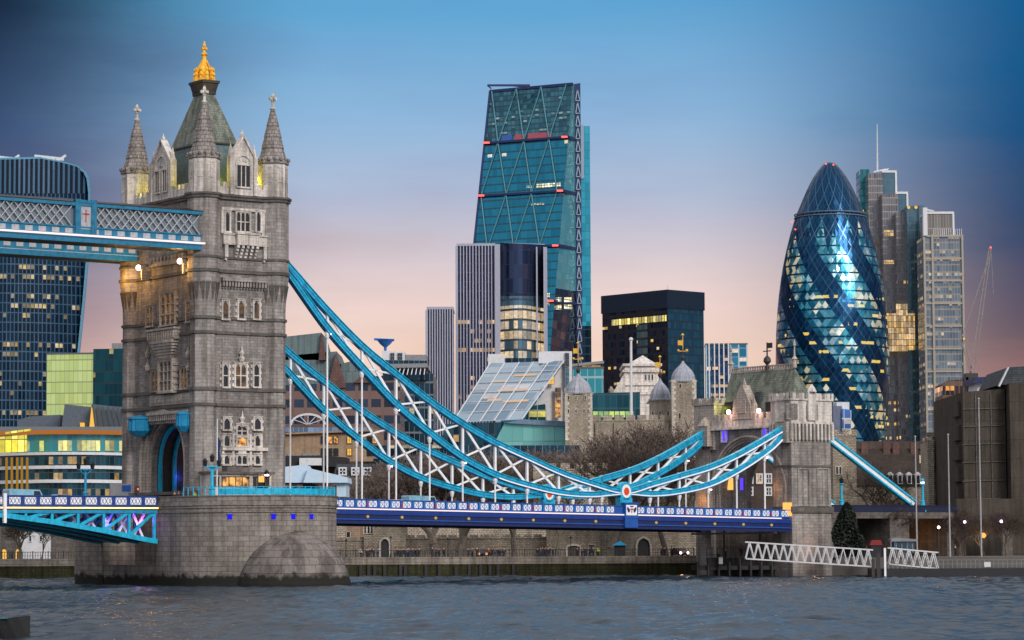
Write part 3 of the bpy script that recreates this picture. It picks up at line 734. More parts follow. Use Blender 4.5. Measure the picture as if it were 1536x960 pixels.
TW.part('corbel_table', mb, M['granite'])
# south face
def zs(x0, y0, x1, y1, **k): return gothic_window(TW, FS, *FS.rect(x0, y0, x1, y1), **{**dict(stone_='portland_warm', pane='pane_dim'), **k})
zs(244, 440, 265, 487, lights=3, transom=2, out=.4); zs(222, 461, 230.5, 489, lights=2, transom=1); zs(282, 455, 290, 482, lights=2, transom=1)
zs(230, 556, 239, 586, lights=2, transom=1); zs(247, 543, 265, 586, lights=3, transom=2, out=.9, fw=.35); zs(273, 552, 283, 582, lights=2, transom=1)
mb = MB(); a0, a1, z0, z1 = FS.rect(229, 493, 270, 511)
FS.box(mb, a0, a1, z0, z1, 0, .8); FS.box(mb, a0 - .15, a1 + .15, z1 - .25, z1, 0, 1.0)
for k in range(12): q = a0 + .3 + (a1 - a0 - .6) * k / 11; FS.box(mb, q - .12, q + .12, z0 + .2, z1 - .4, .8, .95)
a0, a1, z0, z1 = FS.rect(234, 511, 268, 541)
for k in range(7):
    t = k / 7; ins = t * 1.6
    FS.box(mb, a0 + ins, a1 - ins, z1 - (z1 - z0) * (k + 1) / 7, z1 - (z1 - z0) * k / 7, 0, 1.0 - .1 * k)
a0, a1, z0, z1 = FS.rect(227, 592, 289, 607)
FS.box(mb, a0, a1, z0, z1, 0, .25)
for k in range(5): q = a0 + (a1 - a0) * (k + .5) / 5; FS.box(mb, q - .9, q + .9, z0 + .3, z1 - .3, .25, .33)
a0, a1, z0, z1 = FS.rect(226, 617, 289, 635)
FS.box(mb, a0, a1, z1 - .4, z1, 0, .7)
for k in range(20): q = a0 + (a1 - a0) * (k + .5) / 20; FS.box(mb, q - .16, q + .16, z0 + .4, z1 - .4, 0, .55); FS.box(mb, q - .11, q + .11, z0, z0 + .4, 0, .3)
for px in (224, 285): 
    for dy in (525, 545):
        a, z = FS.px(px, dy); p = FS.p(a, z, .25); mb.lathe(p[0], p[1], [(.3, z - 1), (.4, z - .5), (.15, z), (.02, z + .8)], 6)
TW.part('carved_trim', mb, M['portland_warm'])
mb = MB(); a0, a1, z0, z1 = FS.rect(228, 380, 292, 397); FS.box(mb, a0, a1, z0, z0 + .6, 0, .5)
for k in range(12): q = a0 + (a1 - a0) * (k + .5) / 12; FS.box(mb, q - .2, q + .2, z0 + .6, z0 + 1.2, 0, .5)
TW.part('corbel_table', mb, M['granite'])
# sheltered light blue cabins high on the arch
for x0, y0, x1, y1 in ((210, 627, 228, 655), (279, 620, 292, 648)):
    a0, a1, z0, z1 = FS.rect(x0, y0, x1, y1); mb = MB()
    cx, cy, _ = FS.p((a0 + a1) / 2, 0, .9); r = (a1 - a0) * .46
    mb.lathe(cx, cy, [(r * .5, z0), (r, z0 + .7), (r, z1 - .25), (r * 1.12, z1 - .2), (r * 1.12, z1), (.05, z1 + .35)], 8, a0=PI / 8)
    for i in range(8): a = PI / 4 * i; mb.bar((cx + r * math.cos(a) * .97, cy + r * math.sin(a) * .97, z0 + .8), (cx + r * math.cos(a) * .97, cy + r * math.sin(a) * .97, z1 - .3), .16)
    TW.part('bay_cabin', mb, M['cyan_deep'])
# floodlights under the walkways
for px, py in ((214, 402), (276, 392)):
    v = BR.on(px, py, x=-7.2); mb = MB(); mb.box(v.x - .5, v.x + .3, v.y - .45, v.y + .45, v.z - .25, v.z + .3); mb.box(v.x - .2, v.x + 1.3, v.y - .12, v.y + .12, v.z - 1.6, v.z - .3)
    fl_ = TW.part('floodlight', mb, M['portland_warm']); m2 = MB(); m2.ball((v.x - .6, v.y, v.z), .38); TW.part('bulb', m2, M['pink'], fl_)
    lamp('POINT', (v.x - 1.1, v.y, v.z - .7), 430, (1.0, .52, .12), .3, BR)
lamp('POINT', (-8.6, 8.0, 40.2), 480, (1.0, .5, .1), .3, BR)

# ---- things standing on the pier
a0, a1, z0, z1 = FE.rect(320, 712, 404, 743)
CB = Thing('control_cabin', 'low white control cabin with lit windows at the foot of the tall tower', 'cabin', BR, (0.5, -12.6, 10.2))
Fc = Face(BR, 'E', -13.6)
a0, a1, z0, z1 = Fc.rect(317, 711, 407, 743)
mb = MB(); mb.box(a0, a1, -13.6, -10.8, 10.2, z1); CB.part('wall', mb, M['portland'])
mb = MB(); mb.box(a0 - .35, a1 + .35, -14.0, -10.8, z1, z1 + .28); mb.box(a0 + 2.9, a1 - 3.6, -12.6, -11.2, z1 + .28, z1 + 1.0); CB.part('roof', mb, M['band'])
for x0, x1, mt in ((321, 328, 'pane_dim'), (333, 373, 'pane_lit'), (380, 384, 'pane_dim'), (399, 403, 'pane_dim')):
    b0, b1, y0, y1 = Fc.rect(x0, 716, x1, 729); m2 = MB(); Fc.box(m2, b0 - .12, b1 + .12, y0 - .12, y0, 0, .12); Fc.box(m2, b0 - .12, b1 + .12, y1, y1 + .12, 0, .12)
    n = max(1, round((b1 - b0) / 1.1))
    for i in range(n + 1): q = b0 + (b1 - b0) * i / n; Fc.box(m2, q - .05, q + .05, y0, y1, 0, .1)
    w_ = CB.part('window', m2, M['dark']); m3 = MB(); Fc.box(m3, b0, b1, y0, y1, 0, .04); CB.part('pane', m3, M[mt], w_)
b0, b1, y0, y1 = Fc.rect(387, 715, 396, 734); m2 = MB(); Fc.box(m2, b0, b1, y0 + .9, y1, 0, .06, 0); Fc.box(m2, b0, b1, y0, y0 + .9, 0, .07, 1); Fc.box(m2, b0 - .12, b0, y0, y1 + .1, 0, .12, 1); Fc.box(m2, b1, b1 + .12, y0, y1 + .1, 0, .12, 1); CB.part('door', m2, [M['warm'], M['dark']])
# light blue railing round the pier top
RA = Thing('pier_railing', 'light blue iron railing along the rim of the tower pier', 'railing', BR, (0, -12.8, PT))
mb = MB(); rp = []
for k in range(0, 33):
    a = PI * (1.03 + .92 * k / 32); rp.append(Vector((10.5 * math.cos(a), -12.8 + 10.5 * math.sin(a), 0)))
pr = MB()
for i, q in enumerate(rp):
    pr.box(q.x - .05, q.x + .05, q.y - .05, q.y + .05, PT, PT + 1.1)
    if i:
        for h in (1.05,): mb.bar(rp[i - 1] + Vector((0, 0, PT + h)), q + Vector((0, 0, PT + h)), .08, .08)
    if i and 7 <= i <= 24: mb.bar(rp[i - 1] + Vector((0, 0, PT + .45)), q + Vector((0, 0, PT + .45)), .05, .78)
mb.add(pr.v, pr.f); RA.part('rail', mb, M['cyan'])
# lamp standards with dolphins' style arms
def lamp_post(label, x, y, z, h, fr=BR, mat='cyan', glow='pink', grp=None, arms=2, name='lamp_post', r=.16):
    T = Thing(name, label, 'lamp post', fr, (x, y, z), grp); mb = MB()
    mb.lathe(x, y, [(r * 3.2, z), (r * 3.2, z + h * .06), (r * 1.9, z + h * .09), (r * 1.6, z + h * .3), (r * 2, z + h * .32), (r, z + h * .36), (r * .8, z + h * .8), (r * 2, z + h * .82), (r * .8, z + h * .85)], 8)
    T.part('post', mb, M[mat])
    pts = [(0, 0)] if arms < 2 else [(-1.0, 0), (1.0, 0), (0, .55)]
    if arms >= 2:
        m2 = MB(); m2.bar((x - 1.15, y, z + h * .84), (x + 1.15, y, z + h * .84), .14); m2.bar((x - .9, y, z + h * .84), (x, y, z + h * .7), .1); m2.bar((x + .9, y, z + h * .84), (x, y, z + h * .7), .1); T.part('arm', m2, M[mat])
    for dx, dz in pts:
        m3 = MB(); c = (x + dx, y, z + h * .9 + dz); m3.lathe(c[0], c[1], [(.1, c[2] - .35), (.26, c[2] - .25), (.34, c[2] + .3), (.38, c[2] + .34), (.05, c[2] + .7)], 6); ln = T.part('lantern', m3, M['dark'] if glow is None else M[mat])
        if glow: m4 = MB(); m4.ball(c, .3, 8, 5); T.part('globe', m4, M[glow], ln)
    return T
v = BR.on(318, 743, y=-16.5); LPM = lamp_post('light blue ornamental lamp standard on the pier beside the cabin', v.x, v.y, PT - .9, 5.4, glow=None, r=.24)
v = BR.on(400, 743, y=-14.2)
lamp_post('slim lamp with pink glowing globe beside the cabin door', v.x, v.y, PT - .9, 4.0, arms=1, mat='dark')
v = BR.on(325.5, 743, y=-16.0)
T = Thing('flagpole', 'thin white flagpole with furled flag beside the ornamental lamp on the pier', 'flagpole', BR, (v.x, v.y, PT - .9)); mb = MB(); mb.tube((v.x, v.y, PT - .9), (v.x, v.y, PT + 9.6), .09, .05); T.part('pole', mb, M['white'])
mb = MB(); mb.extr([(v.x, 15.6), (v.x + .1, 18.6), (v.x + .55, 18.0), (v.x + .35, 16.8), (v.x + .6, 15.4)], 'y', v.y - .02, v.y + .06); T.part('flag', mb, M['navy'])

# ---- high level walkways
CRX = (BR.on(113, 345, y=-10.9).x, BR.on(145, 345, y=-10.9).x)
def walkway(label, ynear, yfar, xe):
    T = Thing('high_walkway', label, 'walkway', BR, (-36, (ynear + yfar) / 2, 42.3), 'high level walkways between the towers')
    x0 = -68.0; zb, z1, zl, zt = 42.55, 43.25, 44.35, 47.05
    mb = MB(); mb.box(x0, xe, ynear + .05, yfar - .05, zb + .05, zb + .5); T.part('floor_girder', mb, M['iron'])
    for sy, yy in ((-1, ynear), (1, yfar)):
        mb = MB(); mb.box(x0, xe, yy - .18, yy + .18, zb, zb + .35); mb.box(x0, xe, yy - .12, yy + .12, zb + .35, zl); mb.box(x0, xe, yy - .24, yy + .24, zl, zl + .16)
        mb.box(x0, xe, yy - .28, yy + .28, zt, zt + .4); T.part('chord', mb, M['cyan_mid'])
        if sy < 0:
            mb = MB(); mb.box(x0, xe + .2, yy - (.5 if ynear < 0 else .14), yy - (.2 if ynear < 0 else .13), 43.28, 43.5 if ynear < 0 else 43.3); T.part('light_strip', mb, M['strip'])
            for k in range(34):
                x = xe - .8 - k * 1.8
                if x < x0 + 1: break
                m2 = MB() if k == 0 else None
                if k == 0:
                    m2.box(x - .5, x + .5, yy - .17, yy - .12, 43.62, 44.22); pk = T.part('cresting_panel', m2, M['grey_white']); px_ = x
                else:
                    o = pk.copy(); COL.objects.link(o); o.location = (x - px_, 0, 0)
        # glazing behind the lattice
        mb = MB(); mb.box(x0, xe - .05, yy + .3 * (-sy) - .03, yy + .3 * (-sy) + .03, zl + .16, zt); T.part('glazing', mb, M['walk_glass'])
        proto = None; step = 2.25; k = 0; x = xe - .3
        while x > x0 + step:
            if sy < 0 and ynear < 0 and CRX[0] - .2 < x - step / 2 < CRX[1] - .3: x -= step; continue
            if proto is None:
                m2 = MB(); p = lambda a, z: (x - a, yy, z)
                m2.bar(p(0, zl + .1), p(step, zt + .05), .12, .2, upv=(0, 1, 0)); m2.bar(p(0, zt + .05), p(step, zl + .1), .12, .2, upv=(0, 1, 0))
                m2.bar(p(step / 2, zl + .1), p(step * 1.5, zt + .05), .1, .16, upv=(0, 1, 0)); m2.bar(p(step / 2, zt + .05), p(step * 1.5, zl + .1), .1, .16, upv=(0, 1, 0))
                proto = T.part('lattice_brace', m2, M['grey_white']); xp = x
            else:
                o = proto.copy(); COL.objects.link(o); o.location = (x - xp, 0, 0)
            x -= step
    mb = MB(); mb.box(x0, xe, ynear - .3, yfar + .3, zt + .4, zt + .52); mb.add([(x0, ynear, zt + .5), (xe, ynear, zt + .5), (xe, yfar, zt + .5), (x0, yfar, zt + .5), (x0, (ynear + yfar) / 2, zt + 1.0), (xe, (ynear + yfar) / 2, zt + 1.0)], ((0, 1, 5, 4), (2, 3, 4, 5), (1, 2, 5), (3, 0, 4)))
    T.part('roof', mb, M['dark'])
    return T
gt = NT('walkway_glass'); gt.b.inputs['Base Color'].default_value = (0.20, 0.24, 0.27, 1); gt.b.inputs['Roughness'].default_value = .18; gt.b.inputs['Metallic'].default_value = .35; M['walk_glass'] = gt.mat
xe = BR.on(303, 360, y=-10.6).x
wk = walkway('nearer blue steel high walkway with white lattice and lit strip along it', -10.6, -6.9, xe)
walkway('farther blue steel high walkway partly seen below and behind the nearer one', 6.9, 10.6, -6.2)
a0 = BR.on(113, 345, y=-10.9).x; a1 = BR.on(145, 345, y=-10.9).x
mb = MB(); mb.box(a0, a0 + .75, -10.95, -10.3, 43.5, 47.9); mb.box(a1 - .75, a1, -10.95, -10.3, 43.5, 47.9); mb.box(a0, a1, -10.9, -10.35, 47.4, 47.8); mb.box(a0 + .75, a1 - .75, -10.8, -10.4, 43.6, 44.2)
cp = wk.part('crest_panel', mb, M['cyan_mid']); mb = MB(); mb.box(a0 + .75, a1 - .75, -10.78, -10.5, 44.2, 47.4, 0)
cx = (a0 + a1) / 2
mb.add([(cx - .5, -10.82, 46.6), (cx + .5, -10.82, 46.6), (cx + .5, -10.82, 45.7), (cx, -10.82, 45.0), (cx - .5, -10.82, 45.7)], ((4, 3, 2, 1, 0),), 1); mb.bar((cx, -10.86, 46.6), (cx, -10.86, 45.1), .1, mi=2); mb.bar((cx - .5, -10.86, 46.1), (cx + .5, -10.86, 46.1), .1, mi=2)
wk.part('emblem', mb, [M['grey_white'], paint('shield_grey', (.4, .42, .45)), M['red']], cp)
for p in cp, : p['label'] = 'blue framed white panel bearing a shield on the walkway'

# ---- suspension chains
HX = [13.48 + 5.392 * k for k in range(15)]
UPc = [(432, 400), (489, 465), (543, 520), (594, 562), (644, 602), (697, 638), (744, 665), (800, 691), (840, 709), (883, 724), (936, 737), (979, 726), (1024, 713), (1067, 700), (1107, 682), (1151, 657), (1177, 641)]
LOc = [(432, 410), (491, 493), (543, 552), (593, 606), (646, 651), (695, 687), (745, 713), (800, 730), (842, 739), (887, 742), (936, 738), (979, 741), (1024, 736), (1067, 725), (1110, 703), (1154, 673), (1177, 650)]
def curve(pts, y=-9.15):
    q = [BR.on(a, b, y=y) for a, b in pts]; q = [(v.x, v.z) for v in q]
    def f(u):
        if u <= q[0][0]: k = 0
        else:
            k = len(q) - 2
            for i in range(len(q) - 1):
                if q[i][0] <= u <= q[i + 1][0]: k = i; break
        p1, p2 = q[k], q[k + 1]; p0 = q[k - 1] if k > 0 else (2 * p1[0] - p2[0], 2 * p1[1] - p2[1]); p3 = q[k + 2] if k + 2 < len(q) else (2 * p2[0] - p1[0], 2 * p2[1] - p1[1])
        t = (u - p1[0]) / (p2[0] - p1[0]); m1 = (p2[1] - p0[1]) / (p2[0] - p0[0]) * (p2[0] - p1[0]); m2 = (p3[1] - p1[1]) / (p3[0] - p1[0]) * (p2[0] - p1[0])
        return (2 * t**3 - 3 * t * t + 1) * p1[1] + (t**3 - 2 * t * t + t) * m1 + (-2 * t**3 + 3 * t * t) * p2[1] + (t**3 - t * t) * m2
    return f
fu, fl = curve(UPc), curve(LOc)
PINU, PINZ = BR.on(936, 737, y=-9.15).x, BR.on(936, 737, y=-9.15).z
def deck_z(u): return 11.18 - (u - 10) / 62.0
def smooth_band(mb, fn, u0, u1, y0, y1, d0, d1, n, mi=0, side=(0, 1)):
    P = []
    for i in range(n + 1):
        u = u0 + (u1 - u0) * i / n; z = fn(u); sl = (fn(u + .2) - fn(u - .2)) / .4; L = math.hypot(1, sl); nx, nz = -sl / L, 1 / L
        P.append(((u + nx * d0, z + nz * d0), (u + nx * d1, z + nz * d1)))
    vs = []
    for a, b in P: vs += [(a[0], y0, a[1]), (b[0], y0, b[1]), (b[0], y1, b[1]), (a[0], y1, a[1])]
    fs = []
    for i in range(n):
        k = 4 * i
        fs += [(k, k + 4, k + 5, k + 1), (k + 1, k + 5, k + 6, k + 2), (k + 2, k + 6, k + 7, k + 3), (k + 3, k + 7, k + 4, k)]
    fs += [(0, 1, 2, 3), (4 * n + 3, 4 * n + 2, 4 * n + 1, 4 * n)]
    mb.add(vs, fs, mi)
def chain(label, yc, near):
    T = Thing('suspension_chain', label, 'suspension chain', BR, (PINU, yc, PINZ), 'suspension chains of the side span')
    for fn, nm in ((fu, 'upper_chord'), (fl, 'lower_chord')):
        for ua, ub in ((6.6, PINU - .5), (PINU + .5, 93.4)):
            mb = MB(); n = 46 if ub < 70 else 30
            smooth_band(mb, fn, ua, ub, yc - .28, yc + .28, -.36, .36, n)
            smooth_band(mb, fn, ua, ub, yc - .45, yc + .45, .36, .44, n); smooth_band(mb, fn, ua, ub, yc - .45, yc + .45, -.44, -.36, n, 1)
            smooth_band(mb, fn, ua, ub, yc - .33, yc - .28, -.08, .06, n, 1)
            o = T.part(nm, mb, [M['cyan'], M['cyan_deep']])
            if near and (ub > 70 or True):
                m2 = MB(); s0 = max(ua, 41.0) if ua < PINU else ua
                smooth_band(m2, fn, s0, ub, yc - .5, yc - .34, -.34, -.24, 30); T.part('light_strip', m2, M['strip'], o)
    mb = MB()
    for u in [8 + 1.8 * i for i in range(47)]:
        for fn in (fu, fl):
            if abs(u - PINU) < 1.6: continue
            sl = (fn(u + .2) - fn(u - .2)) / .4; L_ = math.hypot(1, sl); mb.bar((u + sl / L_ * .38, yc, fn(u) - .38 / L_), (u - sl / L_ * .38, yc, fn(u) + .38 / L_), .62, .22, upv=(1, 0, sl))
    T.part('cover_plate', mb, M['cyan_deep'], kind='stuff')
    for k, u in enumerate(HX):
        if abs(u - PINU) < 1.5: continue
        zu, zl = fu(u), fl(u)
        mb = MB(); mb.bar((u, yc, zl), (u, yc, zu), .34, .3)
        if zu - zl > .9: T.part('post', mb, M['white'])
        dz = deck_z(u) - .3
        if zl - dz > .3:
            m2 = MB(); m2.lathe(u, yc, [(.06, zl - 1.5), (.2, zl - 1.3), (.34, zl - .75), (.3, zl - .35)], 8)
            if zl - 1.5 > dz: m2.tube((u, yc, dz), (u, yc, zl - 1.3), .125, .125)
            T.part('hanger', m2, M['white'])
            if k % 2 == 0 and zl - dz > 3:
                m3 = MB(); m3.ball((u + .35, yc - .3, zl - .75), .11, 6, 4); T.part('lamp', m3, M['pink'])
    nodes = [7.2] + HX + [93.2]
    for a, b in zip(nodes[:-1], nodes[1:]):
        if abs(a - PINU) < 1.5 or abs(b - PINU) < 1.5: continue
        if fu(b) - fl(b) < .8 or fu(a) - fl(a) < .8:
            if not (a < 8): continue
            mb = MB(); mb.bar((b, yc, fu(b)), ((a + 2 * b) / 3, yc, fl((a + 2 * b) / 3)), .16, .2); T.part('brace', mb, M['white']); continue
        for p, q in (((a, fu(a)), (b, fl(b))), ((a, fl(a)), (b, fu(b)))):
            mb = MB(); h = .28 if p[1] == fu(a) and a < PINU or (p[1] == fl(a) and a > PINU) else .2
            mb.bar((p[0], yc, p[1]), (q[0], yc, q[1]), .2, h * 1.2, upv=(0, 0, 1)); 
            for e in (p, q): mb.box(e[0] - .3, e[0] + .3, yc - .1, yc + .1, e[1] - .55, e[1] + .55)
            T.part('brace', mb, M['white'])
    mb = MB()
    for rr, y0, y1, mi in ((1.35, yc - .5, yc + .5, 0), (.95, yc - .58, yc - .5, 1), (.55, yc - .66, yc - .58, 2)):
        n = 20; ring = [(PINU + rr * .82 * math.cos(2 * PI * i / n), PINZ + rr * math.sin(2 * PI * i / n)) for i in range(n)]
        mb.extr(ring, 'y', y0, y1, mi)
    T.part('pin_joint', mb, [M['cyan'], M['white'], M['pin_red']])
    mb = MB(); mb.box(PINU - 1.1, PINU + 1.1, yc - .5, yc + .5, deck_z(PINU) - .4, PINZ - .9); T.part('pin_pedestal', mb, M['cyan'])
    return T
M['pin_red'] = emit('pin_red_glow', (.9, .10, .03), .8)  # emission gives the red pin centre a painted glow
chain('nearer light blue suspension chain with white bracing, red centred pin and lit lower edges', -9.15, True)
chain('farther light blue suspension chain, partly seen behind the nearer one', 9.15, False)

# ---- side span deck
def deck_span():
    T = Thing('bridge_deck', 'long royal blue side span road deck with white parapet panels', 'bridge deck', BR, (10.8, 0, 8))
    u0, u1 = 10.6, 92.8; YN, YF = -10.3, 10.3
    def slab(y0, y1, d0, d1, mi=0, mb=None, a=u0, b=u1):
        mb.add([(a, y0, deck_z(a) + d0), (b, y0, deck_z(b) + d0), (b, y1, deck_z(b) + d0), (a, y1, deck_z(a) + d0), (a, y0, deck_z(a) + d1), (b, y0, deck_z(b) + d1), (b, y1, deck_z(b) + d1), (a, y1, deck_z(a) + d1)],
               ((0, 3, 2, 1), (4, 5, 6, 7), (0, 1, 5, 4), (1, 2, 6, 5), (2, 3, 7, 6), (3, 0, 4, 7)), mi)
    mb = MB(); slab(-9.9, 9.9, -1.7, -1.3, 0, mb); T.part('roadway', mb, M['iron'])
    for y, s in ((YN, -1), (YF, 1)):
        mb = MB()
        slab(y - .1, y + .1, -1.25, -.12, 0, mb); slab(y - .2, y + .2, -.12, 0, 0, mb); slab(y - .22, y + .22, -1.2, -1.08, 0, mb)
        slab(y - .12, y + .12, -3.1, -1.35, 1, mb); slab(y - .26, y + .26, -2.02, -1.5, 2, mb); slab(y - .3, y + .3, -2.75, -2.6, 0, mb); slab(y - .3, y + .3, -3.25, -3.05, 1, mb)
        slab(y - .25, y - .12, -1.48, -1.36, 0, mb)
        T.part('girder', mb, [M['blue'], M['navy'], M['blue_deep']])
        if s < 0:
            mb = MB(); slab(y - .42, y - .22, -1.38, -1.22, 0, mb, u0, PINU - 1.2); T.part('light_strip', mb, M['strip']); mb = MB(); slab(y - .42, y - .22, -1.38, -1.22, 0, mb, PINU + 1.2, u1 - 2); T.part('light_strip', mb, M['strip'])
        proto = None
        for k in range(16):
            ua = HX[0] - 5.392 + 5.392 * k
            if s < 0:
                u = ua + 5.392
                if u < u1 and abs(u - PINU) > 2:
                    mb = MB(); mb.ball((u, y - .3, deck_z(u) - 2.3), .2, 8, 5); T.part('boss', mb, M['gold_glow'])
                    mb = MB(); mb.box(u - .1, u + .1, y - .3, y - .1, deck_z(u) - 1.0, deck_z(u) - .45, 0); T.part('red_shield', mb, M['red'])
                for j in range(3):
                    c = ua + 5.392 * (j + .5) / 3 + (.0)
                    if c < u0 + .8 or c > u1 - .8 or abs(c - PINU) < 1.7: continue
                    if proto is None:
                        z = deck_z(c); m2 = MB()
                        m2.box(c - .62, c + .62, y - .15, y - .1, z - 1.0, z - .22, 0)
                        for d in (-.31, .31): m2.bar((c + d - .26, y - .165, z - .95), (c + d + .26, y - .165, z - .27), .03, .05, 1, upv=(0, 0, 1)); m2.bar((c + d - .26, y - .165, z - .27), (c + d + .26, y - .165, z - .95), .03, .05, 1)
                        m2.box(c - .04, c + .04, y - .17, y - .15, z - 1.0, z - .22, 1)
                        proto = T.part('parapet_panel', m2, [M['white'], M['cyan_blue']]); pc = c
                    else:
                        o = proto.copy(); COL.objects.link(o); o.location = (c - pc, 0, deck_z(c) - deck_z(pc))
                    m2 = MB(); z = deck_z(c); q = c - 5.392 / 6; m2.box(q - .12, q + .12, y - .24, y - .1, z - 1.1, z - .1)
                    T.part('parapet_pier', m2, M['cyan_blue'])
    # crest pedestal below the near pin
    z = deck_z(PINU); mb = MB(); mb.box(PINU - 1.15, PINU + 1.15, YN - .55, YN + .3, z - 3.1, z + .25, 0); mb.box(PINU - 1.3, PINU + 1.3, YN - .65, YN + .3, z + .25, z + .45, 0); mb.box(PINU - 1.25, PINU + 1.25, YN - .62, YN + .3, z - 1.75, z - 1.55, 0)
    cp = T.part('crest_pedestal', mb, M['blue'])
    mb = MB(); yy = YN - .57; mb.box(PINU - .95, PINU + .95, yy, YN - .5, z - 1.35, z + .1, 0)
    sh = [(-.26, -.25), (-.26, -.7), (0, -1.05), (.26, -.7), (.26, -.25)]
    mb.add([(PINU + a, yy - .05, z + b) for a, b in sh], ((0, 1, 2, 3, 4),), 1); mb.bar((PINU, yy - .07, z - .25), (PINU, yy - .07, z - 1.0), .03, .12, 2, upv=(1, 0, 0)); mb.bar((PINU - .26, yy - .07, z - .52), (PINU + .26, yy - .07, z - .52), .03, .12, 2)
    for sg in (-1, 1):
        mb.add([(PINU + sg * a, yy - .04, z + b) for a, b in ((.32, -.5), (.75, -.15), (.85, -.45), (.62, -.95), (.35, -.9))], ((0, 1, 2, 3, 4) if sg < 0 else (4, 3, 2, 1, 0),), 3)
    mb.bar((PINU - .3, yy - .05, z - .1), (PINU + .3, yy - .05, z - .1), .04, .14, 3)
    T.part('crest', mb, [M['white'], M['white'], M['red'], M['navy']], cp, label='white crest with red cross shield between dark wings')
    return T
M['blue_deep'] = paint('bridge_deep_blue_paint', (0.008, 0.04, 0.24), .35); M['cyan_blue'] = paint('bridge_mid_blue_paint', (0.012, .15, .50), .35)
M['gold_glow'] = emit('gilt_boss_glow', (1.0, .62, .12), .6)  # bosses are no lamps; emission paints a glow onto the gilt
deck_span()
# people-scale glow on the near deck end at the abutment
# ---- bascule
def bascule():
    T = Thing('bascule_span', 'raised-river half of the bridge with light blue truss left of the pier', 'bascule', BR, (-10.8, 0, 7))
    y = -7.75; u0 = -42.0; u1 = -10.9
    v = BR.on(242, 744, y=y); top = v.z
    mb = MB(); mb.box(u0, u1, y - .12, y + .12, top - 1.3, top - .1, 0); mb.box(u0, u1, y - .22, y + .22, top - .12, top, 0); mb.box(u0, u1, y - .22, y + .22, top - 1.35, top - 1.2, 0); T.part('parapet', mb, M['navy_blue'])
    mb = MB(); mb.box(u0, u1, y - .4, y - .24, top - 1.62, top - 1.45); T.part('light_strip', mb, M['strip_warm'])
    proto = None; k = 0; c = u1 - 1.0
    while c > u0 + 1:
        if proto is None:
            m2 = MB(); m2.box(c - .75, c + .75, y - .17, y - .12, top - 1.1, top - .25, 0)
            for d in (-.5, 0, .5): m2.bar((c + d - .2, y - .19, top - 1.05), (c + d + .2, y - .19, top - .3), .03, .06, 1); m2.bar((c + d - .2, y - .19, top - .3), (c + d + .2, y - .19, top - 1.05), .03, .06, 1)
            proto = T.part('parapet_panel', m2, [M['white'], M['navy_blue']]); pc = c
        else:
            o = proto.copy(); COL.objects.link(o); o.location = (c - pc, 0, 0)
        c -= 2.07
    mb = MB(); mb.box(u0, u1, -7.5, 7.5, top - 1.9, top - 1.5); T.part('roadway', mb, M['iron'])
    lower = [(242, 813), (227, 811), (150, 795), (80, 783), (0, 772)]
    lp = [BR.on(a, b, y=y) for a, b in lower]; lp = [(p.x, p.z) for p in lp]
    def lo(u):
        for i in range(len(lp) - 1):
            if lp[i + 1][0] <= u <= lp[i][0]:
                t = (u - lp[i][0]) / (lp[i + 1][0] - lp[i][0]); return lp[i][1] + t * (lp[i + 1][1] - lp[i][1])
        return lp[0][1] if u > lp[0][0] else min(top - 2.3, lp[-1][1] + (lp[-1][0] - u) * .06)
    for yy in (y, y + 5.1, y + 10.2, -y):
        near = yy == y
        mb = MB(); mb.box(u0, u1, yy - .25, yy + .25, top - 2.2, top - 1.8); T.part('upper_chord', mb, M['cyan_deep'])
        mb = MB(); n = 24
        for i in range(n):
            a = u1 + (u0 - u1) * i / n; b = u1 + (u0 - u1) * (i + 1) / n; mb.bar((a, yy, lo(a)), (b - .05, yy, lo(b)), .5, .62)
        T.part('lower_chord', mb, M['cyan'])
        a = u1 - .4; k = 0
        while a > u0 + 3:
            b = a - 3.55
            mb = MB(); mb.bar((a, yy, lo(a)), (a, yy, top - 2), .34, .34); T.part('post', mb, M['cyan'])
            if top - 2 - lo(b) > .5: mb = MB(); mb.bar((a, yy, lo(a)) if False else (b, yy, lo(b)), (a, yy, top - 2), .3, .36); T.part('brace', mb, M['cyan'])
            a = b
    for j in range(7):
        x_ = u1 - 1.0 - j * 2.2; m_ = MB(); m_.bar((x_, y + 1.6, lo(x_)), (x_ - 1.6, y + 1.6, top - 2.2), .3, .3); m_.bar((x_ - 1.6, y + 1.6, lo(x_ - 1.6)), (x_, y + 1.6, top - 2.2), .3, .3); T.part('light_catch_brace', m_, M['white'])  # white inner bars added to catch the violet light
    mb = MB()
    for i in range(24):
        a = u1 + (u0 - u1) * i / 24; b = u1 + (u0 - u1) * (i + 1) / 24
        mb.add([(a, y + .3, lo(a) - .1), (b, y + .3, lo(b) - .1), (b, -y - .3, lo(b) - .1), (a, -y - .3, lo(a) - .1), (a, y + .3, lo(a) + .05), (b, y + .3, lo(b) + .05), (b, -y - .3, lo(b) + .05), (a, -y - .3, lo(a) + .05)], ((0, 1, 2, 3), (7, 6, 5, 4), (1, 0, 4, 5), (3, 2, 6, 7)))
    T.part('soffit', mb, M['iron'])
    lamp('POINT', (-12.6, -6.9, top - 3.0), 90, (.6, .15, 1.0), .3, BR); lamp('POINT', (-17.5, -6.8, top - 3.0), 90, (.12, .05, 1.0), .3, BR); lamp('POINT', (-11.8, -5.2, top - 3.4), 50, (1.0, .3, .8), .3, BR)
    mb = MB(); 
    v = BR.on(7, 776, y=y - .6); mb.box(v.x - .18, v.x + .18, v.y - .2, v.y + .2, top - 3.4, top + .2); T.part('navigation_post', mb, M['white'])
M['navy_blue'] = paint('bascule_blue_paint', (0.014, .05, .25), .35)
bascule()
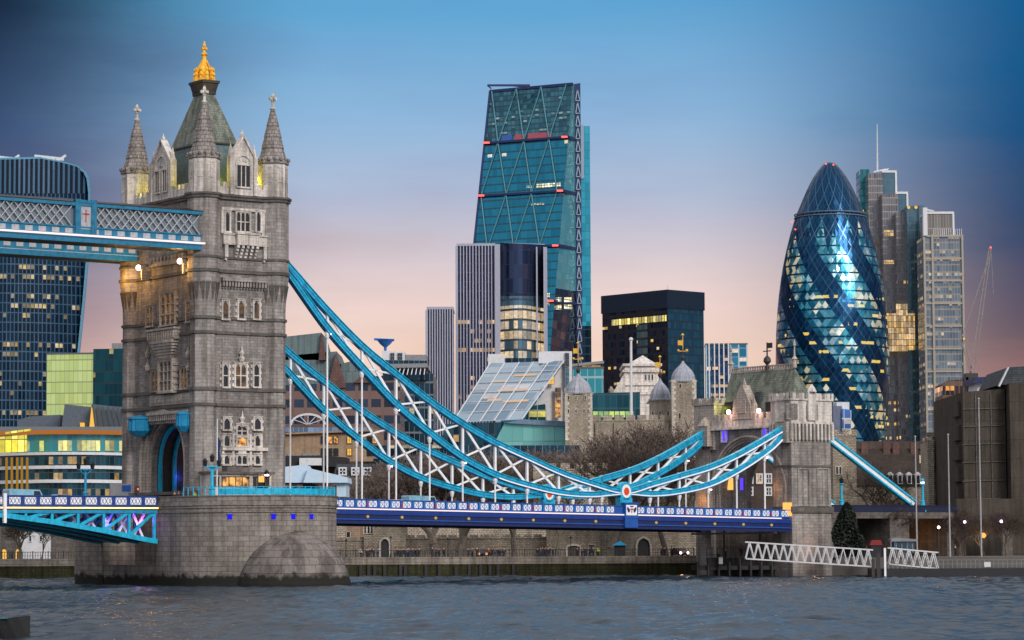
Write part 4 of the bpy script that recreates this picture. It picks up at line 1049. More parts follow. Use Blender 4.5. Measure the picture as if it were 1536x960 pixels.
# ------------------------------------------------------------------ the city behind the bridge
C_ = {}
def cm(key, **k):
    if key not in C_: C_[key] = curtain(key, seed=len(C_) * 3.7, **k)
    return C_[key]
roofm = paint('flat_roof_grey', (.10, .11, .12), .8)
whitep = paint('white_cladding', (.62, .63, .66), .5, var=.08, dirt=.2)
greyp = paint('grey_cladding', (.22, .23, .25), .5)
M['beacon'] = emit('red_beacon', (1.0, .06, .04), 5.0)
M['amber'] = emit('amber_room_light', (1.0, .55, .10), 1.0)

def block(name, label, cat, xl, xc, xr, ytop, Y, phi, ml, mr, roof=None, zb=2.0, group=None, cap=0.0, capm=None, T=None, zt=None, dmin=8):
    """a building seen at its near corner xc: left wall to xl, right wall to xr; walls are parts"""
    C = W(xc, ytop, Y); fr = Frame(C.x, C.y, R(phi)); z = zt if zt is not None else C.z
    L = fr.on(xr, ytop, y=0).x if xr > xc + .5 else dmin
    D = fr.on(xl, ytop, x=0).y if xl < xc - .5 else dmin
    L = max(L, 2); D = max(D, 2)
    if T is None: T = Thing(name, label, cat, fr, (0, 0, zb), group)
    T.fr = fr; T.o = Vector((0, 0, zb))
    if T.e.location != fr.w(0, 0, zb): pass
    mb = MB(); mb.quad((0, 0, zb), (L, 0, zb), (L, 0, z), (0, 0, z)); mb.quad((L, 0, zb), (L, D, zb), (L, D, z), (L, 0, z)); T.part('facade', mb, mr)
    mb = MB(); mb.quad((0, D, zb), (0, 0, zb), (0, 0, z), (0, D, z)); mb.quad((L, D, zb), (0, D, zb), (0, D, z), (L, D, z)); T.part('facade', mb, ml)
    mb = MB(); mb.box(-.15, L + .15, -.15, D + .15, z, z + .5 + cap); T.part('roof', mb, capm or roof or roofm)
    return T, fr, L, D, z
def sub(T, fr, xl, xc, xr, ytop, Y, phi, ml, mr, zb=2, name='wing', roof=None, dmin=6):
    """another volume of the same building, as one part in world axes"""
    C = W(xc, ytop, Y); f2 = Frame(C.x, C.y, R(phi)); z = C.z
    L = f2.on(xr, ytop, y=0).x if xr > xc + .5 else dmin
    D = f2.on(xl, ytop, x=0).y if xl < xc - .5 else dmin
    L = max(L, 1.5); D = max(D, 1.5)
    P = lambda x, y, zz: T.fr.loc(f2.w(x, y, zz))
    mb = MB()
    def q(a, b, mi): mb.quad(P(*a, zb), P(*b, zb), P(*b, z), P(*a, z), mi, [(a[0] + a[1], zb), (a[0] + a[1] + math.hypot(b[0] - a[0], b[1] - a[1]), zb), (a[0] + a[1] + math.hypot(b[0] - a[0], b[1] - a[1]), z), (a[0] + a[1], z)])
    q((0, 0), (L, 0), 0); q((L, 0), (L, D), 0); q((0, D), (0, 0), 1); q((L, D), (0, D), 1)
    mb.quad(P(0, 0, z), P(L, 0, z), P(L, D, z), P(0, D, z), 2)
    T.part(name, mb, [mr, ml, roof or roofm]); return f2, L, D, z
def wq(mb, pts, mi=0):
    """quad from (px, py, Y) corners given bottom-left, bottom-right, top-right, top-left"""
    mb.quad(*[W(*p) for p in pts], mi)

# ---- curved top-heavy tower behind the walkway
gl = cm('dark_blue_glass_fins', pw=1.55, fh=4.0, glass=(.003, .012, .03), glass2=(.005, .03, .06), frame=(.025, .075, .14), mw=.24, sp=.12, lit=.22, litcol=(1, .66, .18), ls=.75, z0=0, z1=121, metal=.6, rowlit=.55)
gl_top = cm('louvred_sky_garden', pw=1.9, fh=40.0, glass=(.004, .008, .02), glass2=(.006, .015, .03), frame=(.03, .10, .19), mw=.42, sp=.0, lit=0, metal=.5)
Y0 = 1130
T = Thing('office_tower', 'dark blue glass tower with bulging curved top, far left behind the walkway', 'skyscraper', WORLD, tuple(W(20, 780, Y0)))
edge = [(238, 62), (243, 90), (250, 116), (258, 127), (268, 132), (290, 134.5), (330, 134), (390, 131), (450, 126), (520, 119), (600, 110), (700, 101), (805, 95)]
def wt(py0, py1, mat, name):
    mb = MB(); n = 14; rows = [e for e in edge if py0 <= e[0] <= py1]
    grid = []
    for py, xr in rows:
        row = []
        for i in range(n + 1):
            t = i / n; px = -150 + (xr + 150) * t; dY = 16 * (2 * t - 1) ** 2 + 3
            row.append(W(px, py + (4 * (1 - t) if py < 260 else 0), Y0 + dY))
        grid.append(row)
    for r in range(len(rows) - 1):
        for i in range(n):
            a, b, c, d = grid[r + 1][i], grid[r + 1][i + 1], grid[r][i + 1], grid[r][i]
            mb.quad(a, b, c, d, 0, [(a.x, a.z), (b.x, b.z), (c.x, c.z), (d.x, d.z)])
        a = grid[r + 1][n]; d = grid[r][n]; mb.quad(a, a + Vector((-8, 45, 0)), d + Vector((-8, 45, 0)), d, 1)
    return T.part(name, mb, [mat, whitep if False else gl])
wt(290, 805, gl, 'facade')
def ytop(px):
    for (ya, xa), (yb, xb) in zip(edge[:-1], edge[1:]):
        if xa <= px <= xb: return ya + (yb - ya) * (px - xa) / max(.1, xb - xa)
    return 238 + (px < 62) * 4 * (62 - px) / 212 if px < 62 else 290
mb = MB(); g = []
for i in range(41):
    px = -150 + 284.5 * i / 40; dY = 16 * (2 * i / 40 - 1) ** 2 + 3; g.append((W(px, 290, Y0 + dY), W(px, ytop(px), Y0 + dY)))
for (a, b), (c, d) in zip(g[:-1], g[1:]): mb.quad(a, c, d, b, 0, [(a.x, a.z), (c.x, c.z), (d.x, d.z), (b.x, b.z)])
T.part('louvred_crown', mb, gl_top)
mb = MB()
for (ya, xa), (yb, xb) in zip(edge[:-1], edge[1:]): mb.bar(W(xa, ya, Y0 + 17), W(xb, yb, Y0 + 17), 2.0, .9)
mb.bar(W(-150, 243, Y0 + 16), W(62, 238, Y0 + 16), 3.0, 1.2); T.part('edge_trim', mb, paint('blue_white_trim', (.10, .28, .42), .4))
mb = MB()
P = [W(-150, 242, Y0 + 19), W(62, 238, Y0 + 10), W(100, 246.5, Y0 + 12), W(90, 244, Y0 + 40), W(50, 239, Y0 + 45), W(-150, 239, Y0 + 45)]
mb.add(P, ((0, 1, 2, 3, 4, 5),)); T.part('roof', mb, paint('pale_blue_roof', (.12, .3, .42), .4))
for px, l in ((2, 'left'), (72, 'right')):
    mb = MB(); b = W(px + 15, 243, Y0 + 20); mb.bar(b, W(px + 15, 236, Y0 + 20), 1.6); mb.bar(W(px - 20, 234, Y0 + 20), W(px + 24, 239, Y0 + 20), .7, 1.2); mb.bar(W(px + 15, 241, Y0 + 20), W(px + 27, 233, Y0 + 20), .6, 1.0); mb.bar(W(px - 10, 240, Y0 + 20), W(px + 15, 237, Y0 + 20), .4)
    T.part('roof_crane', mb, whitep)

# ---- yellow-green lit glass block
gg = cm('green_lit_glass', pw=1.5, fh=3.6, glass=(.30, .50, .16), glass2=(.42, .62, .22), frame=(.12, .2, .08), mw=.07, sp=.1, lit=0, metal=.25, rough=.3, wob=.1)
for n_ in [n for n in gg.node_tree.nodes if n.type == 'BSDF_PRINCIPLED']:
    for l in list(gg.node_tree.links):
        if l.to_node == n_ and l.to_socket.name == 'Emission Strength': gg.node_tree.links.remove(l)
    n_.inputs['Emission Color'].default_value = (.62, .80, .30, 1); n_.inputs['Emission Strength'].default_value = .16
dk = cm('deep_teal_glass', pw=1.5, fh=3.8, glass=(.004, .04, .055), glass2=(.01, .09, .11), frame=(.01, .03, .04), lit=.06, litcol=(1, .7, .2), ls=.8)
T, fr, L, D, z = block('office_building', 'yellow green lit glass office block left of the tall bridge tower', 'office building', 70, 70.2, 200, 532, 900, -8, gg, gg)
T.fr = fr
mb = MB(); a = fr.on(140, 530, y=-.4); b = fr.on(184, 530, y=-.4); mb.box(a.x, b.x, -.5, 6, 40, z + 1.6); T.part('glazed_bay', mb, dk)
mb = MB(); mb.box(a.x + 6, a.x + 10, 0, 4, z + 1.5, z + 3.4); T.part('roof_plant', mb, greyp)

# ---- dark metal roofs in front of it
metr = paint('standing_seam_zinc', (.10, .125, .16), .5, .2)
T = Thing('roof_pavilion', 'dark grey metal roofed building with narrow gable lit orange', 'building', WORLD, tuple(W(120, 700, 640)))
def hull(T, name, pts, Y, depth, mats, mi=0):
    mb = MB(); A = [W(x, y, Y) for x, y in pts]; B = [p + Vector((0, depth, 0)) for p in A]; n = len(A)
    mb.add(A + B, [tuple(range(n)), tuple(reversed(range(n, 2 * n)))] + [((i + 1) % n, i, n + i, n + (i + 1) % n) for i in range(n)], mi)
    return T.part(name, mb, mats)
hull(T, 'wing', [(26, 660), (26, 631), (42, 625), (90, 622), (90, 660)], 640, 30, metr)
hull(T, 'wing', [(90, 660), (97, 606), (140, 611), (140, 660)], 632, 30, metr)
hull(T, 'gable', [(133, 652), (137, 611), (142, 652)], 626, 2, M['amber'])
hull(T, 'roof_slope', [(142, 652), (137, 606), (185, 611), (200, 652)], 628, 30, metr)
hull(T, 'roof_slope', [(160, 622), (196, 603), (210, 640), (165, 640)], 650, 20, metr)
mb = MB()
for i in range(7): mb.bar(W(139 + i * 7.5, 608 + i * .7, 627), W(144 + i * 8.4, 650, 627), .15, .3)
T.part('roof_seams', mb, paint('seam_dark', (.05, .06, .08)))
hull(T, 'lit_opening', [(120, 650), (120, 634), (126, 634), (126, 650)], 631, 1, M['amber'])

# ---- round-fronted office with glowing rim
T = Thing('office_building', 'low round fronted glass office with white bands and orange glowing rim', 'office building', WORLD, tuple(W(110, 745, 560)))
gA = cm('lit_top_floor', pw=1.35, fh=4.4, glass=(.02, .16, .20), glass2=(.05, .30, .34), frame=(.12, .14, .15), mw=.08, sp=.03, lit=.62, litcol=(1, .66, .04), ls=1.3, metal=.4, rowlit=.3)
gB = cm('dim_office_glass', pw=1.35, fh=3.3, glass=(.006, .02, .035), glass2=(.02, .10, .14), frame=(.05, .06, .07), mw=.08, sp=.05, lit=.16, litcol=(1, .55, .1), ls=.6, metal=.55)
amb = emit('glowing_rim', (1.0, .34, .08), .42); yel = cm('yellow_fascia', pw=1.3, fh=4.4, glass=(.3, .25, .02), frame=(.12, .1, .02), mw=.08, sp=.04, lit=1, litcol=(1, .78, .05), ls=.95, metal=.2, rowlit=.0)
def rim(name, y0, y1, mat, off=0.0, xa=-40, xb=200, Yb=565, sag=14, n=18, thick=0):
    mb = MB(); g = []
    for i in range(n + 1):
        t = i / n; px = xa + (xb - xa) * t; c = (px - 105) / 140; Y = Yb + 12 * c * c - off
        dy = 3.5 * c * c * (1 if y0 < 720 else -.2)
        g.append((W(px, y0 + dy, Y), W(px, y1 + dy, Y), t * 46))
    for (a, b, s0), (c, d, s1) in zip(g[:-1], g[1:]):
        mb.quad(b, d, c, a, 0, [(s0, b.z), (s1, d.z), (s1, c.z), (s0, a.z)])
        if off: mb.quad(a, c, c + Vector((0, off, 0)), a + Vector((0, off, 0))); mb.quad(d, b, b + Vector((0, off, 0)), d + Vector((0, off, 0)))
    return T.part(name, mb, mat)
rim('roof_rim', 645, 651, amb, 1.2); rim('top_floor', 651, 678, gA)
rim('white_band', 678, 682, whitep, .5); rim('middle_floor', 682, 698, gB); rim('white_band', 698, 703, whitep, .5); rim('lower_floor', 703, 719, gB); rim('white_band', 719, 724, whitep, .5); rim('ground_floor', 724, 760, gB)
mb = MB(); mb.box(-60, 12, 0, 1, 0, 1)
hull(T, 'yellow_fascia', [(-10, 680), (-10, 656), (40, 652), (40, 677)], 561, .6, yel); hull(T, 'lit_strip', [(8, 651), (8, 648), (46, 643), (46, 646)], 560, .6, yel)
mb = MB(); mb.add([W(-40, 652, 577), W(105, 648, 565), W(200, 653, 570), W(200, 640, 610), W(-40, 640, 610)], ((0, 1, 2, 3, 4),)); T.part('roof', mb, roofm)
for px in (8, 16, 24, 31, 39): hull(T, 'lit_column', [(px, 738), (px, 686), (px + 3, 686), (px + 3, 738)], 560, .5, M['lit_col'] if 'lit_col' in M else M.setdefault('lit_col', emit('lit_column', (1, .5, .05), .35)))

# ---- tan and brick buildings right of the tower
tan = stone('tan_stone', (.42, .30, .20, 1), (.36, .25, .17, 1), (.26, .19, .13, 1), 1.2, .5, .03, .4, streak=.3)
brk = stone('red_brown_granite', (.17, .095, .085, 1), (.13, .075, .07, 1), (.09, .06, .055, 1), 1.6, .8, .03, .3, streak=.2)
patina = stone('patina_roof_sheets', (.16, .22, .24, 1), (.12, .175, .19, 1), (.07, .10, .11, 1), 1.6, 12.0, .06, .3, streak=.3)
gbrk = cm('brown_strip_windows', pw=3.2, fh=4.1, glass=(.015, .02, .035), glass2=(.03, .05, .09), frame=(.15, .09, .08), spcol=(.17, .10, .09), mw=.25, sp=.5, lit=.07, ls=.7, metal=.3, litcol=(1, .6, .15))
T = Thing('office_building', 'red brown stone office with steep grey green gabled roofs beside the tower', 'office building', WORLD, tuple(W(500, 760, 690)))
hull(T, 'wall', [(418, 700), (418, 578), (600, 570), (600, 700)], 690, 30, gbrk)
for pts in ([(418, 540), (418, 506), (482, 499), (493, 540)], [(425, 580), (425, 534), (505, 527), (512, 545), (512, 580)], [(508, 585), (510, 546), (530, 541), (556, 585)]):
    hull(T, 'roof', pts, 692, 22, patina)
hull(T, 'gable', [(478, 540), (482, 499), (489, 540)], 690.5, 10, brk); hull(T, 'gable', [(492, 582), (504, 528), (519, 582)], 689.5, 10, brk); hull(T, 'gable', [(530, 574), (548, 558), (566, 574)], 689, 10, brk)
mb = MB(); c = W(462, 637, 686); n = 12
for i in range(n): mb.bar(c + Vector((4.2 * math.cos(PI * i / n), 0, 2.6 * math.sin(PI * i / n))), c + Vector((4.2 * math.cos(PI * (i + 1) / n), 0, 2.6 * math.sin(PI * (i + 1) / n))), .3, .5)
for i in range(1, 6): mb.bar(c, c + Vector((4.2 * math.cos(PI * i / 6), 0, 2.6 * math.sin(PI * i / 6))), .15, .15)
T.part('fanlight', mb, whitep)
hull(T, 'roof_terrace', [(425, 648), (425, 641), (560, 641), (560, 648)], 684, 2, cm('terrace_glass', pw=1.2, fh=2, glass=(.1, .16, .25), metal=.4, lit=0, frame=(.3, .32, .36)))
def window_grid(T, name, rects, Y, mats, frame=.12, fm=None, depth=.25, panes=(2, 2)):
    """single windows given in picture rectangles on the plane at distance Y; each a part with its pane"""
    for x0, y0, x1, y1, mt in rects:
        a = W(x0, y1, Y); b = W(x1, y0, Y); mb = MB()
        mb.box(a.x - frame, a.x, Y - depth, Y, a.z - frame, b.z + frame); mb.box(b.x, b.x + frame, Y - depth, Y, a.z - frame, b.z + frame)
        mb.box(a.x, b.x, Y - depth, Y, b.z, b.z + frame); mb.box(a.x, b.x, Y - depth, Y, a.z - frame, a.z)
        for i in range(1, panes[0]): c = a.x + (b.x - a.x) * i / panes[0]; mb.box(c - frame / 3, c + frame / 3, Y - depth, Y, a.z, b.z)
        for i in range(1, panes[1]): c = a.z + (b.z - a.z) * i / panes[1]; mb.box(a.x, b.x, Y - depth, Y, c - frame / 3, c + frame / 3)
        w_ = T.part(name, mb, fm or whitep); m2 = MB(); m2.box(a.x, b.x, Y - .08, Y - .02, a.z, b.z); T.part('pane', m2, M[mt], w_)
T = Thing('brick_building', 'tan brick block with lit square windows, right of the tall bridge tower', 'building', WORLD, tuple(W(490, 745, 640)))
hull(T, 'wall', [(418, 700), (418, 651), (566, 646), (566, 700)], 640, 30, tan); hull(T, 'parapet', [(418, 652), (418, 649.5), (567, 644), (567, 646.5)], 639, 2, tan)
R_ = []
for x, m1, m2 in ((482, 'glassdark', 'glassdark'), (492, 'pane_lit', 'glassdark'), (501, 'pane_lit', 'glassdark'), (521, 'amber', 'amber'), (551, 'glassdark', 'glassdark'), (559, 'pane_lit', 'pane_dim')):
    R_ += [(x, 655, x + 6, 665, m1), (x, 673, x + 6, 683, m2)]
window_grid(T, 'window', R_, 640, None, .1, M['dark'])
T = Thing('terrace_house', 'grey stone terrace with slate mansard and white dormers behind the bare trees', 'house', WORLD, tuple(W(560, 745, 560)))
hull(T, 'wall', [(500, 745), (500, 714), (645, 714), (645, 745)], 560, 14, stone('pale_rubble', (.30, .27, .23, 1), (.22, .2, .17, 1), (.15, .14, .12, 1), .9, .4, .04))
hull(T, 'roof', [(500, 714), (505, 696), (640, 696), (645, 714)], 560.3, 12, M['slate'])
window_grid(T, 'dormer', [(510, 703, 518, 711, 'glassdark'), (529, 703, 537, 711, 'glassdark'), (547, 703, 555, 711, 'glassdark')], 559.6, None, .3, whitep)
T = Thing('flat_roofed_building', 'low dark roofed building with roof clutter between tan block and marquee', 'building', WORLD, tuple(W(450, 745, 600)))
hull(T, 'wall', [(418, 700), (418, 684), (480, 683), (520, 686), (520, 700)], 600, 12, M['dark']); hull(T, 'white_wall', [(449, 698), (449, 687), (482, 687), (482, 698)], 598, 2, whitep)
for i, px in enumerate((424, 432, 446, 455, 463, 470)): hull(T, 'roof_unit', [(px, 685), (px, 680 + i % 3), (px + 6, 680 + i % 2), (px + 6, 685)], 601, 3, greyp)
mq = paint('marquee_fabric', (.50, .66, .82), .6, var=.05, dirt=.1)
T = Thing('marquee', 'pale blue white peaked marquee beyond the road, right of the tall tower', 'marquee', WORLD, tuple(W(470, 745, 470)))
hull(T, 'canopy', [(420, 724), (420, 701), (458, 697), (472, 724)], 470, 12, mq); hull(T, 'canopy', [(455, 724), (462, 702), (521, 716), (522, 724)], 468.5, 12, mq); hull(T, 'wall', [(425, 745), (425, 724), (468, 724), (468, 745)], 470.5, 10, M['iron']); hull(T, 'wall', [(505, 745), (505, 724), (519, 724), (519, 745)], 469.5, 10, mq)
for px in (428, 445, 478, 494): hull(T, 'brick_pillar', [(px, 745), (px, 727), (px + 9, 727), (px + 9, 745)], 469, 2, brk)

# ---- modern roofs behind the chains
T = Thing('office_building', 'grey office with curved canopy roof and blue radar dish on top', 'office building', WORLD, tuple(W(600, 745, 860)))
gC = cm('grey_dark_glass', pw=1.6, fh=3.9, glass=(.012, .03, .05), glass2=(.03, .08, .12), frame=(.14, .16, .19), mw=.1, sp=.15, lit=.12, litcol=(1, .72, .25), ls=.7)
hull(T, 'facade', [(545, 745), (545, 565), (650, 560), (650, 745)], 860, 40, gC); hull(T, 'upper_facade', [(574, 570), (574, 540), (640, 541), (640, 570)], 858, 30, gC)
hull(T, 'roof_slab', [(570, 552), (572, 546), (640, 545), (642, 551)], 850, 30, greyp); hull(T, 'roof_house', [(573, 547), (573, 526), (607, 528), (607, 547)], 865, 12, whitep)
window_grid(T, 'window', [(586, 530, 591, 540, 'glassdark'), (597, 530, 603, 540, 'glassdark')], 864.8, None, .15, greyp)
hull(T, 'roof_house', [(608, 545), (608, 532), (640, 532), (640, 545)], 868, 12, greyp)
mb = MB()
for i in range(9): mb.bar(W(590 + i * 6, 548, 852), W(585 + i * 6.4, 562, 848), .25)
T.part('canopy_rib', mb, whitep)
mb = MB(); c = W(578, 516, 866); mb.lathe(c.x, c.y, [(.3, c.z - 3), (.5, c.z - 1), (1.7, c.z), (2.6, c.z + 1.2), (2.9, c.z + 1.3)], 10); mb.bar(c + Vector((-3.5, 0, 1.5)), c + Vector((2.8, 0, 1.2)), .8, .7); T.part('radar_dish', mb, M['cyan_blue'])

# ---- finned tower group
finm = paint('lilac_white_fin', (.34, .35, .44), .5, var=.05, dirt=.15)
gF = cm('navy_fin_glass', pw=1.75, fh=3.9, glass=(.012, .014, .05), glass2=(.03, .035, .09), frame=(.02, .02, .04), mw=.05, sp=.18, lit=.30, litcol=(1, .55, .16), ls=.8, z0=0, z1=106, metal=.55, rowlit=.5, spcol=(.03, .04, .08))
gF0 = cm('navy_fin_glass_plain', pw=1.75, fh=3.9, glass=(.02, .022, .06), glass2=(.05, .055, .11), frame=(.02, .02, .04), mw=.05, sp=.18, lit=0.0, metal=.55)
T = Thing('office_tower', 'tall finned tower with curved glass end and warmly lit lower floors', 'skyscraper', WORLD, tuple(W(750, 745, 1150)))
def finned(xa, xb, ytop, Y, n, mat, name, ztrim=True):
    mb = MB(); a = W(xa, ytop, Y); b = W(xb, ytop, Y); mb.box(a.x, b.x, Y, Y + 25, 2, a.z); mb.box(a.x - .3, b.x + .3, Y - .6, Y + 25.3, a.z, a.z + 1.0, 1); f = T.part(name, mb, [mat, finm])
    m2 = MB()
    for i in range(n + 1): x = a.x + (b.x - a.x) * i / n; m2.box(x - .22, x + .22, Y - .7, Y, 2, a.z)
    T.part('fin', m2, finm, f)
finned(686, 742, 369, 1150, 12, gF, 'facade')
mb = MB(); a = W(683, 370, 1149); b = W(686, 370, 1149); mb.box(a.x, b.x, 1149, 1176, 2, a.z + .4); a = W(742, 367, 1148.6); b = W(750, 367, 1148.6); mb.box(a.x, b.x, 1147.5, 1176, 2, a.z); T.part('white_pier', mb, finm)
gG = cm('curved_end_glass', pw=1.9, fh=6.0, glass=(.03, .045, .10), glass2=(.05, .075, .15), frame=(.02, .03, .07), mw=.07, sp=.05, lit=0, metal=.7)
gG2 = cm('curved_end_lit', pw=1.9, fh=4.2, glass=(.06, .13, .20), glass2=(.12, .24, .32), frame=(.04, .07, .10), mw=.08, sp=.22, lit=.80, litcol=(1, .62, .20), ls=.85, metal=.5, rowlit=.25, z0=0, z1=103)
mb = MB(); nseg = 14
for py0, py1, mi in ((364, 444, 0), (444, 590, 1)):
    g = []
    for i in range(nseg + 1):
        t = i / nseg; px = 750 + 67 * t; Yq = 1149 + 26 * max(0, t - .35) ** 2 - 7 * math.sin(PI * min(t / .9, 1)) ; g.append((W(px, py0 + (3 * t if mi == 0 else 0), Yq), W(px, py1, Yq), t * 19))
    for (a, b, s0), (c, d, s1) in zip(g[:-1], g[1:]): mb.quad(b, d, c, a, mi, [(s0, b.z), (s1, d.z), (s1, c.z), (s0, a.z)])
mb.add([W(750, 364, 1149), W(817, 367, 1160), W(817, 366, 1180), W(750, 365, 1180)], ((0, 1, 2, 3),), 2); a, b = W(817, 367, 1160), W(817, 590, 1160); mb.quad(b, b + Vector((0, 20, 0)), a + Vector((0, 20, 0)), a, 0)
T.part('curved_end', mb, [gG, gG2, finm])
mb = MB()
for px in (805, 816): a = W(px, 371, 1150); mb.box(a.x - .3, a.x + .3, 1148, 1150, 60, a.z)
a = W(817, 371, 1152); mb.box(a.x, a.x + 1.0, 1151, 1175, 2, a.z); T.part('white_pier', mb, finm)
T2 = T
T = Thing('office_tower', 'lower finned tower block left of the tall finned tower', 'skyscraper', WORLD, tuple(W(660, 745, 1120)))
finned(641, 679, 464, 1120, 10, gF0, 'facade'); mb = MB(); a = W(638, 465, 1119); b = W(641.5, 465, 1119); mb.box(a.x, b.x, 1119, 1146, 2, a.z); T.part('white_pier', mb, finm)
hull(T, 'lower_facade', [(618, 720), (618, 590), (638, 590), (638, 720)], 1110, 20, gF0)

# ---- wedge tower
gW = cm('teal_wedge_glass', pw=2.3, fh=4.0, glass=(.004, .13, .23), glass2=(.010, .18, .30), frame=(.008, .14, .22), mw=.06, sp=.2, lit=.006, litcol=(1, .7, .35), ls=1.6, metal=.72, wob=.35, spcol=(.002, .055, .09))
gWt = cm('teal_wedge_open_top', pw=1.9, fh=2.6, glass=(.003, .05, .085), glass2=(.04, .16, .22), frame=(.006, .05, .08), mw=.12, sp=.25, lit=.14, litcol=(.55, .9, .8), ls=.35, metal=.5, wob=.6)
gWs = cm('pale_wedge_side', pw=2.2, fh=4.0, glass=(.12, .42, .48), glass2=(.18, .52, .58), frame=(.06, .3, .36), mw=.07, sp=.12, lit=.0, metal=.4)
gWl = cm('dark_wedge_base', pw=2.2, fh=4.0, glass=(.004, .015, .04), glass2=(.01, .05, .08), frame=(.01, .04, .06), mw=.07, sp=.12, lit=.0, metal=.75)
T = Thing('wedge_tower', 'tall teal glass wedge shaped tower with sloping front and red lit floor lines', 'skyscraper', WORLD, tuple(W(790, 745, 1320)))
TLp, TRp, BLp, BRp = (735, 137, 1338), (859, 126, 1316), (682, 650, 1292), (815, 650, 1270)
TL, TR, BL, BR_ = [W(*p) for p in (TLp, TRp, BLp, BRp)]
def fp(s, t, o=0.0):
    """point on the sloping face: s across, t down"""
    a = TL.lerp(BL, t); b = TR.lerp(BR_, t); return a.lerp(b, s) + Vector((0, -o, 0))
def t_at(py): return (py - 131) / (650 - 131)
def face_piece(t0, t1, mat, name, n=1, s0=0, s1=1, o=0):
    mb = MB(); a, b, c, d = fp(s0, t1, o), fp(s1, t1, o), fp(s1, t0, o), fp(s0, t0, o)
    mb.quad(a, b, c, d, 0, [(a.x, a.z), (b.x, b.z), (c.x, c.z), (d.x, d.z)]); return T.part(name, mb, mat)
tl = [t_at(y) for y in (131, 213, 295, 377, 459, 541, 623)]
face_piece(0, tl[1], gWt, 'glazed_crown'); face_piece(tl[1], 1, gW, 'sloping_facade')
S0, S1 = W(862, 126.5, 1330), W(867, 650, 1330)
mb = MB(); 
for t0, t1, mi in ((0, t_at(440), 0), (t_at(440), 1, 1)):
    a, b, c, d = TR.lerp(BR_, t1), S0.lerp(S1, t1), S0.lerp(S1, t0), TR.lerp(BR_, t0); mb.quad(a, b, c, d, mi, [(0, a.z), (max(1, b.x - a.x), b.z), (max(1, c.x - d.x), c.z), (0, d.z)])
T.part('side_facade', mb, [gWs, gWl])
mb = MB()
L0, L1, L2, L3 = W(861, 126, 1329), W(870.5, 124.5, 1329), W(875, 650, 1329), W(866, 650, 1329)
mb.quad(L3, L2, L1, L0, 0); mb.quad(L2, L2 + Vector((0, 16, 0)), L1 + Vector((0, 16, 0)), L1, 0); mb.quad(L0, L1, L1 + Vector((0, 16, 0)), L0 + Vector((0, 16, 0)), 0)
a, b, c = TL, L1 + Vector((0, 16, 0)), TL + Vector((0, 16, 0)); mb.add([TL, TR, L0, L1 + Vector((0, 16, 0)), TL + Vector((0, 30, 0))], ((0, 1, 2, 3, 4),), 0)
mb.quad(BL, TL, TL + Vector((4, 30, 0)), BL + Vector((4, 60, 0)), 1)
T.part('ladder_frame', mb, [M['navy'], gW])
k = 0; palem = paint('pale_steel', (.30, .40, .52), .5); brm = paint('teal_steel', (.03, .17, .23), .5)
mb = MB()
while k < 24:
    y0, y1 = 134 + 19 * k, 150 + 19 * k
    if y1 > 560: break
    sh = (y0 - 126) * 4.5 / 524
    mb.bar(W(863.5 + sh, y1, 1328.5), W(866 + sh, y0, 1328.5), .45); mb.bar(W(866 + sh, y0, 1328.5), W(869.5 + sh, y1, 1328.5), .45); mb.bar(W(863 + sh, y1 + 1, 1328.5), W(869.5 + sh, y1 + 1, 1328.5), .4); k += 1
T.part('ladder_lattice', mb, palem)
A, B_ = [.02, .32, .62, .92], [.16, .47, .77]
for i in range(5):
    up, dn = (A, B_) if i % 2 == 0 else (B_, A)
    for s in up:
        for q in dn:
            if abs(s - q) < .2: mb = MB(); mb.bar(fp(s, tl[i], .5), fp(q, tl[i + 1], .5), .6, .6); T.part('megaframe_brace', mb, brm)
for i in (1, 2, 3, 4):
    mb = MB(); mb.bar(fp(-.01, tl[i], .8), fp(1.01, tl[i], .8), .8, 1.0); mb.bar(TR.lerp(BR_, tl[i]) + Vector((0, -.5, 0)), S0.lerp(S1, tl[i]), .8, 1.3); T.part('floor_line', mb, M['navy'])
    for s in (.03, .96):
        mb = MB(); p = fp(s, tl[i], 1.6); mb.bar(p + Vector((-1.6, 0, 0)), p + Vector((1.6, 0, 0)), .6, .7); T.part('beacon', mb, M['beacon'])
mb = MB(); mb.bar(TL, TR, 1.2, 1.3); mb.bar(TL, BL, .9, .9); T.part('edge_beam', mb, M['navy'])
for x0, x1, mt in ((752, 768, M['blue']), (772, 788, paint('faded_red_sheet', (.32, .06, .09))), (792, 828, paint('faded_red_sheet', (.32, .06, .09)))):
    s0, s1 = (x0 - 727) / 126, (x1 - 727) / 126; mb = MB(); mb.quad(fp(s0, t_at(209 + 3), .4), fp(s1, t_at(209 + 3), .4), fp(s1, t_at(203), .4), fp(s0, t_at(203), .4)); T.part('hoarding', mb, mt)
m_l = cm('bright_office_row', pw=1.3, fh=1.5, glass=(.2, .25, .2), frame=(.02, .1, .12), mw=.2, sp=.25, lit=.92, litcol=(1, .72, .28), ls=1.8, metal=.2, rowlit=.0)
def strip(x0, x1, y0, y1): 
    xl = 735 - (y0 - 137) * .103; xr = 859 - (y0 - 126) * .085; face_piece(t_at(y0 + 1), t_at(y1 + 1), m_l, 'lit_row', s0=(x0 - xl) / (xr - xl), s1=(x1 - xl) / (xr - xl), o=.45)
strip(805, 841, 281, 286.5); strip(790, 798, 283, 286); strip(797, 816, 310.5, 313); strip(817, 824, 446, 452); strip(817, 824, 458, 464)
mb = MB()
for y0, y1 in ((446, 453), (457, 464)): 
    for q_ in ([(831, y1, 1290), (842, y1, 1293), (842, y0, 1293), (831, y0, 1290)], [(846, y1, 1296), (858, y1, 1300), (858, y0, 1300), (846, y0, 1296)]): mb = MB(); wq(mb, q_); T.part('lit_row', mb, m_l)
